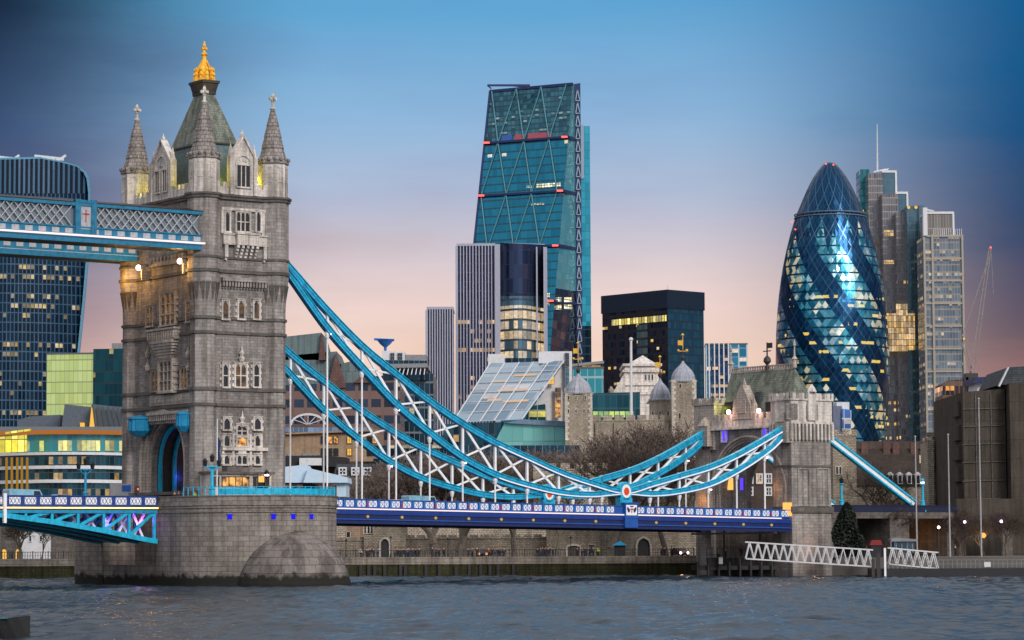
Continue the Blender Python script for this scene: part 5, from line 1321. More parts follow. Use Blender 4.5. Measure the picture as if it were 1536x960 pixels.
a = W(868, 190, 1347); b = W(884.5, 190, 1347); mb = MB(); mb.box(a.x, b.x, 1345, 1370, 110, a.z, 0); mb.box(a.x, b.x, 1345, 1370, 2, 110, 1); mb.box(a.x + .5, a.x + 2.4, 1344, 1346, a.z - 26, a.z + .5, 2); T.part('core_slab', mb, [cm('bright_cyan_core', pw=2, fh=4, glass=(.03, .34, .48), glass2=(.05, .45, .6), frame=(.02, .22, .3), lit=0, metal=.6), gWl, palem])
mb = MB(); mb.bar(W(731, 128, 1322), W(795, 128, 1322), 1.0, .9); mb.bar(W(779, 134, 1322), W(779, 128, 1322), 1.3); mb.bar(W(731, 128, 1322), W(737, 133, 1322), .6); mb.bar(W(760, 128, 1322), W(795, 131, 1322), .5); T.part('roof_crane', mb, M['navy'])

# ---- sloping glass atrium building
gS = cm('atrium_glass', pw=3.0, fh=2.6, glass=(.16, .26, .36), glass2=(.38, .48, .56), frame=(.34, .42, .50), mw=.06, sp=.07, lit=.16, litcol=(1, .62, .34), ls=.5, metal=.7, rough=.2, wob=.5, rowlit=.6)
T = Thing('atrium_building', 'white office with huge sloping pale glass roof in front of the finned tower', 'office building', WORLD, tuple(W(760, 745, 640)))
g = MB(); a, b, c, d = W(679, 634, 640), W(783, 629, 632), W(846, 541, 655), W(735, 545, 663)
g.quad(a, b, c, d, 0, [(0, 0), (16, 0), (16, 17), (0, 17)]); T.part('glass_slope', g, gS)
mb = MB()
for i in range(1, 6): mb.bar(a.lerp(d, i / 6) + Vector((0, -.2, 0)), b.lerp(c, i / 6) + Vector((0, -.2, 0)), .16)
for i in range(0, 6): mb.bar(a.lerp(b, i / 5) + Vector((0, -.2, 0)), d.lerp(c, i / 5) + Vector((0, -.2, 0)), .2)
T.part('slope_frame', mb, whitep)
rows = MB()
for s0, s1, t0 in ((.45, .75, .75), (.35, .8, .5), (.3, .5, .34), (.55, .9, .3), (.2, .4, .66)):
    p = lambda s, t: a.lerp(b, s).lerp(d.lerp(c, s), t) + Vector((0, -.12, .05)); rows.quad(p(s0, t0), p(s1, t0), p(s1, t0 + .03), p(s0, t0 + .03))
T.part('lit_gallery', rows, emit('peach_gallery_light', (1, .66, .42), .75))
hull(T, 'side_wall', [(785, 632), (847, 542), (858, 531), (858, 640), (785, 640)], 657, 20, whitep)
hull(T, 'white_tower', [(808, 545), (808, 527), (858, 527), (858, 640), (847, 640), (847, 545)], 656, 14, whitep); hull(T, 'white_tower', [(732, 550), (732, 531), (757, 531), (757, 550)], 664, 10, whitep)
hull(T, 'louvre_band', [(752, 545), (752, 537), (808, 537), (808, 545)], 667, 8, gC)
window_grid(T, 'window', [(848, 530, 853, 550, 'glassdark'), (848, 553, 853, 565, 'glassblue'), (848, 567, 853, 579, 'glassblue'), (822, 565, 831, 576, 'amber'), (833, 582, 841, 596, 'pane_dim'), (833, 598, 841, 611, 'pane_lit'), (833, 613, 841, 626, 'pane_lit')] if M.setdefault('glassblue', paint('blue_glass', (.03, .22, .34), .2, .3)) else [], 655.8, None, .12, greyp)
hull(T, 'glazed_bay', [(788, 631), (795, 609), (818, 606), (820, 631)], 653, 3, cm('bay_lit', pw=2, fh=3, glass=(.01, .05, .05), frame=(.3, .33, .35), lit=.5, litcol=(1, .8, .1), ls=.9))
gM = cm('mint_base_glass', pw=2.4, fh=4, glass=(.16, .46, .44), glass2=(.22, .55, .52), frame=(.12, .3, .3), mw=.05, sp=.05, lit=0, metal=.35, rough=.25, wob=.2)
hull(T, 'base_glass', [(740, 668), (757, 634), (850, 640), (850, 668)], 630, 12, gM); hull(T, 'base_roof', [(757, 634.5), (785, 629), (852, 632), (852, 640)], 629, 14, paint('blue_grey_roof', (.14, .22, .32), .5))
hull(T, 'base_floor', [(660, 668), (668, 636), (757, 633), (745, 668)], 632, 12, gB)

# ---- small blocks between
T, *_ = block('office_building', 'small pale teal block right of the sloping glass roof', 'office building', 858, 859, 905, 553, 760, -4, gC, cm('teal_stripe', pw=2, fh=5, glass=(.03, .25, .3), glass2=(.05, .35, .4), frame=(.3, .45, .48), lit=.06, ls=.8, metal=.5))
hull2 = None
T = Thing('office_building', 'long low blue glass office with yellow lit floor behind the castle wall', 'office building', WORLD, tuple(W(900, 745, 720)))
hull(T, 'facade', [(880, 660), (880, 590), (960, 588), (960, 660)], 720, 20, cm('teal_low', pw=1.6, fh=3.6, glass=(.01, .07, .10), glass2=(.02, .12, .16), frame=(.02, .07, .09), lit=.0, metal=.6)); hull(T, 'lit_floor', [(886, 626), (886, 617), (950, 617), (950, 626)], 719.7, 1, cm('yellowgreen_row', pw=1.4, fh=12, glass=(.05, .2, .12), frame=(.02, .1, .1), mw=.15, sp=.0, lit=.8, litcol=(.75, .85, .08), ls=.8, metal=.3, rowlit=.0))
T = Thing('rooftop_building', 'dark roofed building with long white eave between wedge tower and dark block', 'building', WORLD, tuple(W(880, 745, 800)))
hull(T, 'wall', [(858, 600), (858, 548), (905, 548), (905, 600)], 800, 12, gB); hull(T, 'roof_edge', [(856, 550), (856, 546), (906, 541), (906, 545)], 798, 10, greyp)
window_grid(T, 'window', [(881, 577, 893, 585, 'amber')], 799.8, None, .15, greyp)

# ---- dark square block
gK = cm('black_blue_glass', pw=1.85, fh=3.7, glass=(.004, .010, .026), glass2=(.006, .02, .04), frame=(.004, .010, .02), mw=.14, sp=.35, lit=.09, litcol=(1, .62, .16), ls=1.1, metal=.6, rowlit=.35)
gK2 = cm('steel_blue_glass', pw=1.85, fh=3.7, glass=(.015, .09, .16), glass2=(.03, .15, .24), frame=(.005, .02, .04), mw=.16, sp=.2, lit=0, metal=.7, wob=.15)
T, fr, L, D, z = block('office_tower', 'dark square glass block with a yellow lit row near its top', 'skyscraper', 903, 1001, 1055, 437, 1240, 42, gK, gK2)
mb = MB(); hb = (462 - 437) / 4155 * 1240
for args in ((-.4, L + .4, -.4, D + .4, z - hb, z + .8),): mb.box(*args)
T.part('crown_band', mb, paint('black_crown', (.006, .012, .03), .4))
mb = MB()
for i in range(60): q = L * i / 59; mb.box(q - .08, q + .08, -.55, -.4, z - hb, z + .6)
for i in range(90): q = D * i / 89; mb.box(-.55, -.4, q - .08, q + .08, z - hb, z + .6)
T.part('crown_fin', mb, paint('crown_fin', (.012, .03, .06), .4))
y0 = fr.on(918, 480, x=0).y; y1 = fr.on(1000, 480, x=0).y
mb = MB(); zz = W(1001, 477, 1240).z; mb.quad((-.2, y0, zz - 1.3), (-.2, y1, zz - 1.3), (-.2, y1, zz + 1.4), (-.2, y0, zz + 1.4)); T.part('lit_row', mb, cm('yellow_row', pw=1.85, fh=20, glass=(.01, .02, .03), frame=(.004, .01, .02), mw=.18, sp=0, lit=.9, litcol=(1, .72, .10), ls=1.6, metal=.4, rowlit=0))
mb = MB(); y0, y1 = fr.on(956, 560, x=0).y, fr.on(972, 560, x=0).y; mb.quad((-.15, y0, 8), (-.15, y1, 8), (-.15, y1, zz - 2), (-.15, y0, zz - 2)); T.part('service_bay', mb, cm('bay_glass', pw=1.2, fh=3.7, glass=(.05, .10, .12), glass2=(.08, .18, .2), frame=(.01, .03, .04), sp=.3, lit=.05, metal=.5))
for px, py in ((980, 430), (925, 434), (1001, 425), (960, 430)):
    v = fr.on(px, 437, x=D * 0 + 8); m2 = MB(); m2.tube((8, v.y, z), (8, v.y, z + (437 - py) * .31), .12, .05); T.part('roof_mast', m2, greyp)

# ---- pale blue banded block
gP = cm('white_blue_grid', pw=3.3, fh=3.6, glass=(.02, .16, .28), glass2=(.04, .25, .40), frame=(.40, .52, .60), mw=.16, sp=.16, lit=.12, litcol=(1, .55, .15), ls=.9, metal=.5, spcol=(.10, .25, .36))
T, fr, L, D, z = block('office_building', 'pale blue glass block with white uprights right of the dark square block', 'office building', 1057, 1058, 1121, 517, 1120, -3, gP, gP)
mb = MB()
for px in (1064, 1072, 1079, 1086, 1093): v = fr.on(px, 560, y=-.3); mb.box(v.x - .25, v.x + .25, -.6, 0, 2, z + .6)
T.part('upright', mb, whitep)
b0, b1 = fr.on(1066, 550, y=0).x, fr.on(1092, 550, y=0).x; mb = MB(); mb.quad((b0, -.1, 5), (b1, -.1, 5), (b1, -.1, z), (b0, -.1, z)); T.part('lit_bay', mb, cm('amber_bay', pw=2.5, fh=3.6, glass=(.01, .03, .08), frame=(.02, .05, .1), mw=.1, sp=.35, lit=.5, litcol=(1, .55, .12), ls=.9))

# ---- curved cone shaped tower with spiral bands
def spiral_mat():
    t = NT('spiral_diagrid_glass'); uv = t.uv(); sx = t.node('ShaderNodeSeparateXYZ'); t.l.new(uv, sx.inputs[0])
    th, z = sx.outputs[0], sx.outputs[1]   # th in turns, z in metres
    FH = 4.6; n = 54
    a = t.math('ADD', t.math('MULTIPLY', th, n), t.math('DIVIDE', z, FH * 1.0)); b = t.math('SUBTRACT', t.math('MULTIPLY', th, n), t.math('DIVIDE', z, FH * 1.0))
    fa, fb = t.math('FRACT', a), t.math('FRACT', b)
    line = t.math('MAXIMUM', t.math('LESS_THAN', fa, .10), t.math('LESS_THAN', fb, .10))
    cv = t.node('ShaderNodeCombineXYZ'); t.put(cv.inputs[0], t.math('FLOOR', a)); t.put(cv.inputs[1], t.math('FLOOR', b))
    wn = t.node('ShaderNodeTexWhiteNoise', noise_dimensions='3D'); t.l.new(cv.outputs[0], wn.inputs['Vector'])
    # spiral: band index follows the diagonal of the grid (columns of 9 cells)
    sp = t.math('FRACT', t.math('DIVIDE', t.math('ADD', t.math('FLOOR', a), 2.0), 9.0))
    dark = t.math('LESS_THAN', sp, .40)
    crown = t.math('GREATER_THAN', t.math('SUBTRACT', z, t.math('MULTIPLY', t.math('ABSOLUTE', t.math('SUBTRACT', t.math('FRACT', t.math('MULTIPLY', th, 18.0)), .5)), 36.0)), 149.0)
    dark = t.math('MAXIMUM', dark, crown)
    fz = t.math('FRACT', t.math('DIVIDE', z, FH)); fl = t.math('LESS_THAN', fz, .2)
    nz = t.noise(uv, 6.0, 3); mp = t.node('ShaderNodeMapping'); mp.inputs['Scale'].default_value = (9, .045, 1); t.l.new(uv, mp.inputs[0]); big = t.noise(mp.outputs[0], 1.0, 3)
    cl = t.ramp(t.math('ADD', t.math('MULTIPLY', wn.outputs[0], .55), t.math('MULTIPLY', big, .55)), [(.22, (.006, .07, .13)), (.42, (.02, .20, .30)), (.62, (.12, .40, .50)), (.82, (.66, .76, .78))])  # palest stops put whitish sky reflection into the pane colour
    cd = t.mix(wn.outputs[0], (.004, .028, .085, 1), (.007, .045, .12, 1))
    c = t.mix(dark, cl, cd)
    c = t.mix(t.math('MULTIPLY', fl, t.math('SUBTRACT', 1.0, crown)), c, (.004, .04, .09, 1))
    # big diagrid
    A2 = t.math('FRACT', t.math('DIVIDE', a, 3.0)); B2 = t.math('FRACT', t.math('DIVIDE', b, 3.0))
    l2 = t.math('MAXIMUM', t.math('LESS_THAN', A2, .07), t.math('LESS_THAN', B2, .07))
    c = t.mix(t.math('MULTIPLY', line, .5), c, (.02, .12, .2, 1)); c = t.mix(t.math('MULTIPLY', l2, t.math('ADD', .10, t.math('MULTIPLY', crown, .16))), c, (.22, .40, .52, 1))
    t.put(t.b.inputs['Base Color'], c); t.b.inputs['Metallic'].default_value = .85; t.b.inputs['Roughness'].default_value = .28
    row = t.node('ShaderNodeCombineXYZ'); t.put(row.inputs[1], t.math('FLOOR', t.math('DIVIDE', z, FH))); t.put(row.inputs[0], t.math('FLOOR', t.math('MULTIPLY', th, 36)))
    wr = t.node('ShaderNodeTexWhiteNoise', noise_dimensions='3D'); t.l.new(row.outputs[0], wr.inputs['Vector'])
    lit = t.math('LESS_THAN', t.math('ADD', t.math('MULTIPLY', wr.outputs[0], .7), t.math('MULTIPLY', wn.outputs[0], .3)), t.math('ADD', .15, t.math('MULTIPLY', dark, .07)))
    strip_ = t.math('MULTIPLY', t.math('GREATER_THAN', fz, .3), t.math('LESS_THAN', fz, .62)); lit = t.math('MULTIPLY', t.math('MULTIPLY', lit, strip_), t.math('LESS_THAN', z, 128.0))
    t.b.inputs['Emission Color'].default_value = (1.0, .70, .12, 1); cell = t.math('MULTIPLY', t.math('MULTIPLY', t.math('SUBTRACT', 1.0, dark), t.math('GREATER_THAN', t.math('ADD', big, t.math('MULTIPLY', wn.outputs[0], .35)), .80)), .30)
    t.put(t.b.inputs['Emission Strength'], t.math('ADD', t.math('MULTIPLY', lit, .8), t.math('MULTIPLY', cell, t.math('SUBTRACT', 1.0, fl))))
    geo = t.node('ShaderNodeNewGeometry'); sub_ = t.node('ShaderNodeVectorMath', operation='SUBTRACT'); t.l.new(wn.outputs[1], sub_.inputs[0]); sub_.inputs[1].default_value = (.5, .5, .5)
    sc = t.node('ShaderNodeVectorMath', operation='SCALE'); sc.inputs[3].default_value = .16; t.l.new(sub_.outputs[0], sc.inputs[0]); ad = t.node('ShaderNodeVectorMath', operation='ADD'); t.l.new(geo.outputs['Normal'], ad.inputs[0]); t.l.new(sc.outputs[0], ad.inputs[1])
    no = t.node('ShaderNodeVectorMath', operation='NORMALIZE'); t.l.new(ad.outputs[0], no.inputs[0]); t.l.new(no.outputs[0], t.b.inputs['Normal'])
    return t.mat
YG = 1400
base = W(1252, 780, YG); T = Thing('cone_tower', 'bullet shaped glass tower with dark spiral bands and diamond panes', 'skyscraper', WORLD, (base.x, base.y, 2))
half = [(243.5, 3), (246, 9), (250, 13), (256, 18), (266, 25), (275, 30), (286, 35.5), (305, 44), (325, 52.5), (350, 60.5), (375, 67), (400, 72.5), (430, 77.5), (460, 81), (500, 84), (540, 85), (580, 84), (620, 81.5), (660, 78), (780, 66)]
pts = []
for i in range(len(half) - 1):
    for j in range(3):
        t_ = j / 3; pts.append((half[i][0] + (half[i + 1][0] - half[i][0]) * t_, half[i][1] + (half[i + 1][1] - half[i][1]) * t_))
pts.append(half[-1])
mb = MB(); n = 72; prev = None
for py, hw in pts:
    z = W(1250, py, YG).z; r = hw / F_PX * YG
    if prev:
        z0, r0 = prev
        for i in range(n):
            a0, a1 = 2 * PI * i / n - PI / 2, 2 * PI * (i + 1) / n - PI / 2; cx, cy = base.x, base.y
            mb.quad((cx + r * math.cos(a0), cy + r * math.sin(a0), z), (cx + r * math.cos(a1), cy + r * math.sin(a1), z), (cx + r0 * math.cos(a1), cy + r0 * math.sin(a1), z0), (cx + r0 * math.cos(a0), cy + r0 * math.sin(a0), z0), 0,
                    [(i / n, z), ((i + 1) / n, z), ((i + 1) / n, z0), (i / n, z0)])
    prev = (z, r)
T.part('facade', mb, spiral_mat())
zr = W(1250, 327, YG).z; rr = 54 / F_PX * YG; mb = MB()
for h in (0, 1.6):
    for i in range(48):
        a0, a1 = 2 * PI * i / 48, 2 * PI * (i + 1) / 48; mb.bar((base.x + rr * math.cos(a0), base.y + rr * math.sin(a0), zr + h), (base.x + rr * math.cos(a1), base.y + rr * math.sin(a1), zr + h), .5, .5)
T.part('ring_rail', mb, paint('ring_steel', (.10, .16, .22)))
for px, py in ((1239, 246), (1250, 247), (1193, 344), (1188, 333)):
    mb = MB(); mb.ball(W(px, py, YG - (4 if py < 300 else 14)), .4, 6, 4); T.part('beacon', mb, M['beacon'])

# ---- stepped tower with mast
gH = cm('grey_brown_grid', pw=1.3, fh=3.8, glass=(.12, .12, .14), glass2=(.22, .22, .24), frame=(.26, .23, .22), mw=.15, sp=.18, lit=.05, litcol=(1, .52, .08), ls=1.3, metal=.5, rowlit=.6, z0=0, z1=150)
gHg = cm('painted_sunset_rows', pw=1.3, fh=3.2, glass=(.05, .06, .05), glass2=(.1, .1, .08), frame=(.06, .05, .04), mw=.1, sp=.08, lit=1, litcol=(1, .58, .16), ls=1.0, metal=.4, rowlit=.2)  # emissive rows imitate the sunset reflected in the glass
gHt = cm('teal_edge_glass', pw=1.5, fh=3.8, glass=(.03, .17, .20), glass2=(.05, .25, .28), frame=(.02, .1, .12), lit=.03, litcol=(1, .6, .1), ls=1)
gHs = cm('slate_side_glass', pw=3.0, fh=3.8, glass=(.08, .16, .21), glass2=(.11, .20, .26), frame=(.08, .13, .17), mw=.05, sp=.06, lit=0, metal=.6, wob=.15)
C0 = W(1330, 780, 1500); T = Thing('stepped_tower', 'stepped dark glass tower with thin mast behind the bullet shaped tower', 'skyscraper', WORLD, (C0.x, C0.y, 2))
def vol(xa, xb, ytop, Y, mat, name='step', d=18, ybot=None, trim=None):
    a = W(xa, ytop, Y); b = W(xb, ytop, Y); zb = 2 if ybot is None else W(xa, ybot, Y).z
    mb = MB(); mb.box(a.x, b.x, Y, Y + d, zb, a.z, 0); o = T.part(name, mb, [mat, roofm])
    if trim: m2 = MB(); m2.box(a.x - .3, b.x + .3, Y - .5, Y + d, a.z, a.z + 1.2); m2.box(b.x - .6, b.x + .4, Y - .6, Y, zb if trim > 1 else a.z - 30, a.z); T.part('roof_trim', m2, whitep)
vol(1290, 1304, 254, 1512, gHt, 'core'); vol(1302, 1324, 260, 1500, gH); vol(1324, 1344, 259, 1501, gHs, trim=1); vol(1323, 1347, 291, 1492, gH, trim=None); vol(1344, 1361, 291, 1494, gHs, trim=1)
vol(1344, 1360, 318, 1484, gH); vol(1360, 1386, 309, 1478, gHs, 'shaft'); vol(1378, 1386, 308, 1476, gHs, 'shaft')
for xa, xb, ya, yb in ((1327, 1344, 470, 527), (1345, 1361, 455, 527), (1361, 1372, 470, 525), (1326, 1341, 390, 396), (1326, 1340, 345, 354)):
    a = W(xa, yb, 1477); b = W(xb, ya, 1477); mb = MB(); mb.quad((a.x, 1477, a.z), (b.x, 1477, a.z), (b.x, 1477, b.z), (a.x, 1477, b.z)); T.part('painted_sunset_panel', mb, gHg)  # panels carry the painted gold reflection, not lit rooms
mb = MB(); a = W(1316, 258, 1505); mb.tube(a, W(1315.6, 186, 1505), .55, .2); mb.bar(a + Vector((-2, 0, 0)), a + Vector((5, 0, 1.5)), .8); mb.bar(a + Vector((3, 0, -2)), a + Vector((6, 0, 2)), .6); T.part('mast', mb, whitep)
for px in (1363, 1374): mb = MB(); mb.ball(W(px, 311, 1477), .9, 6, 4); T.part('roof_light', mb, M['amber'])
gI = cm('pale_grid_tower', pw=1.5, fh=3.9, glass=(.10, .15, .21), glass2=(.20, .25, .30), frame=(.25, .23, .22), mw=.14, sp=.2, lit=.22, litcol=(1, .62, .20), ls=.6, metal=.5, rowlit=.6, spcol=(.25, .22, .18))
gI2 = cm('pale_grid_crown', pw=1.5, fh=8, glass=(.16, .15, .14), glass2=(.22, .2, .19), frame=(.26, .24, .23), mw=.2, sp=.08, lit=0, metal=.3)
C0 = W(1415, 780, 1440); T = Thing('office_tower', 'pale gridded glass tower with white uprights, far right of the stepped tower', 'skyscraper', WORLD, (C0.x, C0.y, 2))
vol(1386, 1443, 354, 1440, gI, 'facade', 26); vol(1388, 1430, 321, 1446, gI2, 'crown', 18, trim=1)
mb = MB()
for px in (1386, 1398, 1443): a = W(px, 352, 1439.5); mb.box(a.x - .5, a.x + .5, 1438.8, 1440, 2, a.z)
for py in (354, 388, 421, 455, 489, 523, 557): a = W(1386, py, 1439.5); b = W(1443, py, 1439.5); mb.box(a.x, b.x, 1439, 1440, a.z - .5, a.z + .4)
T.part('white_grid', mb, paint('warm_white_steel', (.34, .31, .27), .5)); 
mb = MB(); a = W(1386, 312, 1440); mb.box(a.x - .8, a.x + 1.4, 1438, 1442, W(1386, 354, 1440).z, a.z); mb.bar(W(1388, 314, 1440), W(1401, 317, 1440), .8); T.part('roof_crane', mb, whitep)
mb = MB()
for i in range(14): a = W(1400 + i * 3.2, 348, 1441); mb.box(a.x, a.x + .25, 1440.2, 1440.5, a.z - 2, a.z + 1.6)
T.part('roof_rail', mb, whitep)
# small blocks at its foot
T = Thing('office_building', 'round shouldered office with orange lit floors right of the gridded tower', 'office building', WORLD, tuple(W(1430, 745, 900)))
hull(T, 'facade', [(1414, 640), (1414, 576), (1420, 571), (1450, 569), (1450, 640)], 900, 16, cm('arched_amber', pw=1.5, fh=4.6, glass=(.03, .02, .02), frame=(.12, .07, .05), mw=.2, sp=.35, lit=.55, litcol=(1, .42, .06), ls=1.0, z0=40, z1=56)); hull(T, 'lit_floor', [(1416, 613), (1416, 601), (1447, 597), (1447, 609)], 899.5, 1, cm('orange_row', pw=1.1, fh=30, glass=(.1, .03, .01), frame=(.1, .04, .01), lit=1, litcol=(1, .42, .05), ls=1.3, mw=.12, sp=0, rowlit=0)); hull(T, 'lit_floor', [(1416, 630), (1416, 617), (1447, 613), (1447, 626)], 899.5, 1, C_['orange_row'])
T = Thing('office_building', 'narrow white framed block between abutment tower and bullet shaped tower', 'office building', WORLD, tuple(W(1262, 745, 520)))
hull(T, 'grey_wall', [(1250, 660), (1250, 609), (1263, 609), (1263, 660)], 521, 8, paint('blue_grey_panel', (.12, .15, .24))); hull(T, 'white_frame', [(1255, 612), (1255, 603), (1274, 603), (1274, 645), (1263, 645), (1263, 612)], 522, 6, whitep); hull(T, 'glazing', [(1263, 645), (1263, 613), (1277, 615), (1277, 645)], 520.5, 4, cm('blue_lit_shaft', pw=1.3, fh=2, glass=(.05, .12, .3), frame=(.5, .55, .6), lit=.2, ls=.6))
T = Thing('tower_crane', 'thin luffing crane with red tip lamp behind the concrete hotel', 'crane', WORLD, tuple(W(1455, 590, 700)))
st = paint('crane_steel', (.22, .19, .19), .5)
def lattice(mb, p, q, w, n):
    p, q = Vector(p), Vector(q); d = (q - p).normalized(); s = d.cross(Vector((0, 1, 0))).normalized() * w / 2
    for g_ in (-1, 1): mb.bar(p + s * g_, q + s * g_ * .5, .24)
    for i in range(n): mb.bar(p.lerp(q, i / n) + s * (1 if i % 2 else -1) * (1 - .5 * i / n), p.lerp(q, (i + 1) / n) + s * (-1 if i % 2 else 1) * (1 - .5 * i / n), .07)
mb = MB(); lattice(mb, W(1458, 563, 700), W(1485, 372, 700), 1.1, 26); T.part('jib', mb, st)
mb = MB(); lattice(mb, W(1443, 505, 700), W(1458, 563, 700), .9, 8); mb.bar(W(1443, 505, 700), W(1484, 385, 700), .2); mb.bar(W(1446, 500, 700), W(1470, 555, 700), .16); mb.bar(W(1487, 380, 700), W(1490, 440, 700), .12); T.part('mast_frame', mb, st)
mb = MB(); 
for x0, y0, x1, y1 in ((1448, 560, 1466, 572), (1452, 572, 1470, 590), (1446, 566, 1452, 580)): a = W(x0, y1, 700); b = W(x1, y0, 700); mb.box(a.x, b.x, 699, 702, a.z, b.z)
T.part('machine_deck', mb, M['iron']); mb = MB(); mb.ball(W(1486, 371, 699), .22, 6, 4); T.part('beacon', mb, M['beacon']); mb = MB(); mb.ball(W(1446, 508, 699), .3, 6, 4); T.part('work_lamp', mb, M['amber'])
# ------------------------------------------------------------------ north bank: ground, quay and fortress
GZ = 2.8; QY = 434.0
gm = paint('ground_paving', (.12, .11, .10), .85, scale=.3)
xr_ = W(1052, 850, 434).x
mb = MB(); P = [(-3000, QY), (xr_, QY), (xr_ + 1, 418), (72, 411), (400, 405), (3000, 405), (4000, 7000), (-4000, 7000)]
mb.add([(x, y, GZ) for x, y in P] + [(x, y, -4) for x, y in P], [tuple(range(8))] + [((i + 1) % 8, i, 8 + i, 8 + (i + 1) % 8) for i in range(8)])
single('ground', mb, gm, None, None, kind='structure')
cop = stone('quay_coping', (.34, .30, .26, 1), (.27, .24, .21, 1), (.14, .13, .11, 1), 2.4, .55, .03, .4, streak=.5)
weed = stone('weedy_quay_wall', (.06, .06, .025, 1), (.045, .045, .02, 1), (.02, .02, .012, 1), 1.0, .5, .03, .8, streak=.7)
T = Thing('quay_wall', 'weed covered river wall with pale coping and dark timber fenders below the fortress', 'river wall', WORLD, (0, QY - .4, 0))
mb = MB(); mb.box(-420, xr_ - .2, QY - .5, QY + .5, 1.9, GZ + .25); T.part('coping', mb, cop)
mb = MB(); mb.box(-420, xr_ - .3, QY - .35, QY + .3, -3, 1.9); T.part('wall', mb, weed)
for k, px in enumerate((522, 541, 553, 562, 577, 601, 608, 639, 659, 684, 704, 721, 735, 747, 770)):
    a = W(px, 850, QY - .7); mb = MB(); mb.box(a.x - .22, a.x + .22, QY - .75, QY - .4, -3, 1.75 + .1 * (k % 3)); T.part('fender', mb, M['iron'])
T = Thing('quay_railing', 'black iron railing along the quay edge in front of the fortress wall', 'railing', WORLD, (0, QY, GZ + .25))
mb = MB(); xa, xb = W(-20, 830, QY).x, xr_ - 1
mb.box(xa, xb, QY - .05, QY + .05, GZ + 1.25, GZ + 1.33); mb.box(xa, xb, QY - .04, QY + .04, GZ + .7, GZ + .74)
x = xa; k = 0
while x < xb: mb.box(x - (.07 if k % 6 == 0 else .03), x + (.07 if k % 6 == 0 else .03), QY - .05, QY + .05, GZ + .2, GZ + (1.45 if k % 6 == 0 else 1.25)); x += .4; k += 1
T.part('rails', mb, M['iron'])

rub = stone('castle_rubble', (.52, .45, .36, 1), (.34, .30, .24, 1), (.26, .23, .19, 1), .55, .28, .05, .5, warp=.25, streak=.3, bumpy=.8, big=.15)
rub2 = stone('pale_castle_rubble', (.58, .51, .42, 1), (.42, .37, .31, 1), (.24, .21, .17, 1), .6, .35, .05, .5, warp=.2, streak=.35, bumpy=.8)
ash = stone('pale_castle_dressing', (.74, .69, .61, 1), (.64, .59, .52, 1), (.3, .27, .23, 1), .8, .45, .02, .4, streak=.4)
lead = stone('lead_roof', (.42, .45, .52, 1), (.32, .35, .42, 1), (.15, .18, .26, 1), 1.0, 30, .05, .4, streak=.2, rough=.55)
rosy = stone('rosy_inner_wall', (.42, .30, .22, 1), (.36, .26, .19, 1), (.24, .18, .14, 1), .6, .35, .04, .3, warp=.2)
def wallbox(T, name, x0, x1, y0, Y, d, mat, zb=GZ, y1=None):
    a = W(x0, y0, Y); b = W(x1, y0 if y1 is None else y1, Y); mb = MB()
    mb.extr([(a.x, zb), (b.x, zb), (b.x, b.z), (a.x, a.z)], 'y', Y, Y + d); return T.part(name, mb, mat)
def merlons(T, x0, x1, y0, Y, w, gap, h, mat, d=.8, name='battlement'):
    a = W(x0, y0, Y); b = W(x1, y0, Y); mb = MB(); mb.box(a.x, b.x, Y - .12, Y + d, a.z - .3, a.z - .05); x = a.x
    while x < b.x - w * .5: mb.box(x, min(x + w, b.x), Y - .05, Y + d, a.z - .05, a.z + h); x += w + gap
    return T.part(name, mb, mat)
def arch_door(T, px0, px1, pyt, pyb, Y, trim, fill, pointed=True, name='gateway'):
    a = W(px0, pyb, Y); b = W(px1, pyt, Y); cx = (a.x + b.x) / 2; hw = (b.x - a.x) / 2; zs = b.z - hw * (1.25 if pointed else .45); mb = MB(); n = 8; pts = []
    for i in range(n + 1):
        t = i / n
        if pointed: pts.append((-hw * math.cos(t * PI / 2) ** 1.15, zs + (b.z - zs) * math.sin(t * PI / 2) ** .9))
        else: pts.append((-hw * math.cos(t * PI / 2), zs + (b.z - zs) * math.sin(t * PI / 2)))
    full = [(cx - hw, a.z)] + [(cx + p[0], p[1]) for p in pts] + [(cx - p[0], p[1]) for p in reversed(pts[:-1])] + [(cx + hw, a.z)]
    for p, q in zip(full[:-1], full[1:]): mb.bar((p[0], Y - .15, p[1]), (q[0], Y - .15, q[1]), .34, .5, upv=(0, 1, 0))
    o = T.part(name, mb, trim); m2 = MB(); m2.add([(p[0], Y - .04, p[1]) for p in full], (tuple(range(len(full))),)); T.part('opening', m2, fill, o)
def slit(T, px0, px1, py0, py1, Y, trim=None, name='window', fill=None, fw=.12):
    a = W(px0, py1, Y); b = W(px1, py0, Y); mb = MB()
    mb.box(a.x - fw, a.x, Y - .15, Y, a.z - fw, b.z + fw); mb.box(b.x, b.x + fw, Y - .15, Y, a.z - fw, b.z + fw); mb.box(a.x, b.x, Y - .15, Y, b.z, b.z + fw); mb.box(a.x, b.x, Y - .15, Y, a.z - fw, a.z)
    o = T.part(name, mb, trim or ash); m2 = MB(); m2.box(a.x, b.x, Y - .06, Y - .02, a.z, b.z); T.part('pane', m2, fill or M['glassdark'], o)

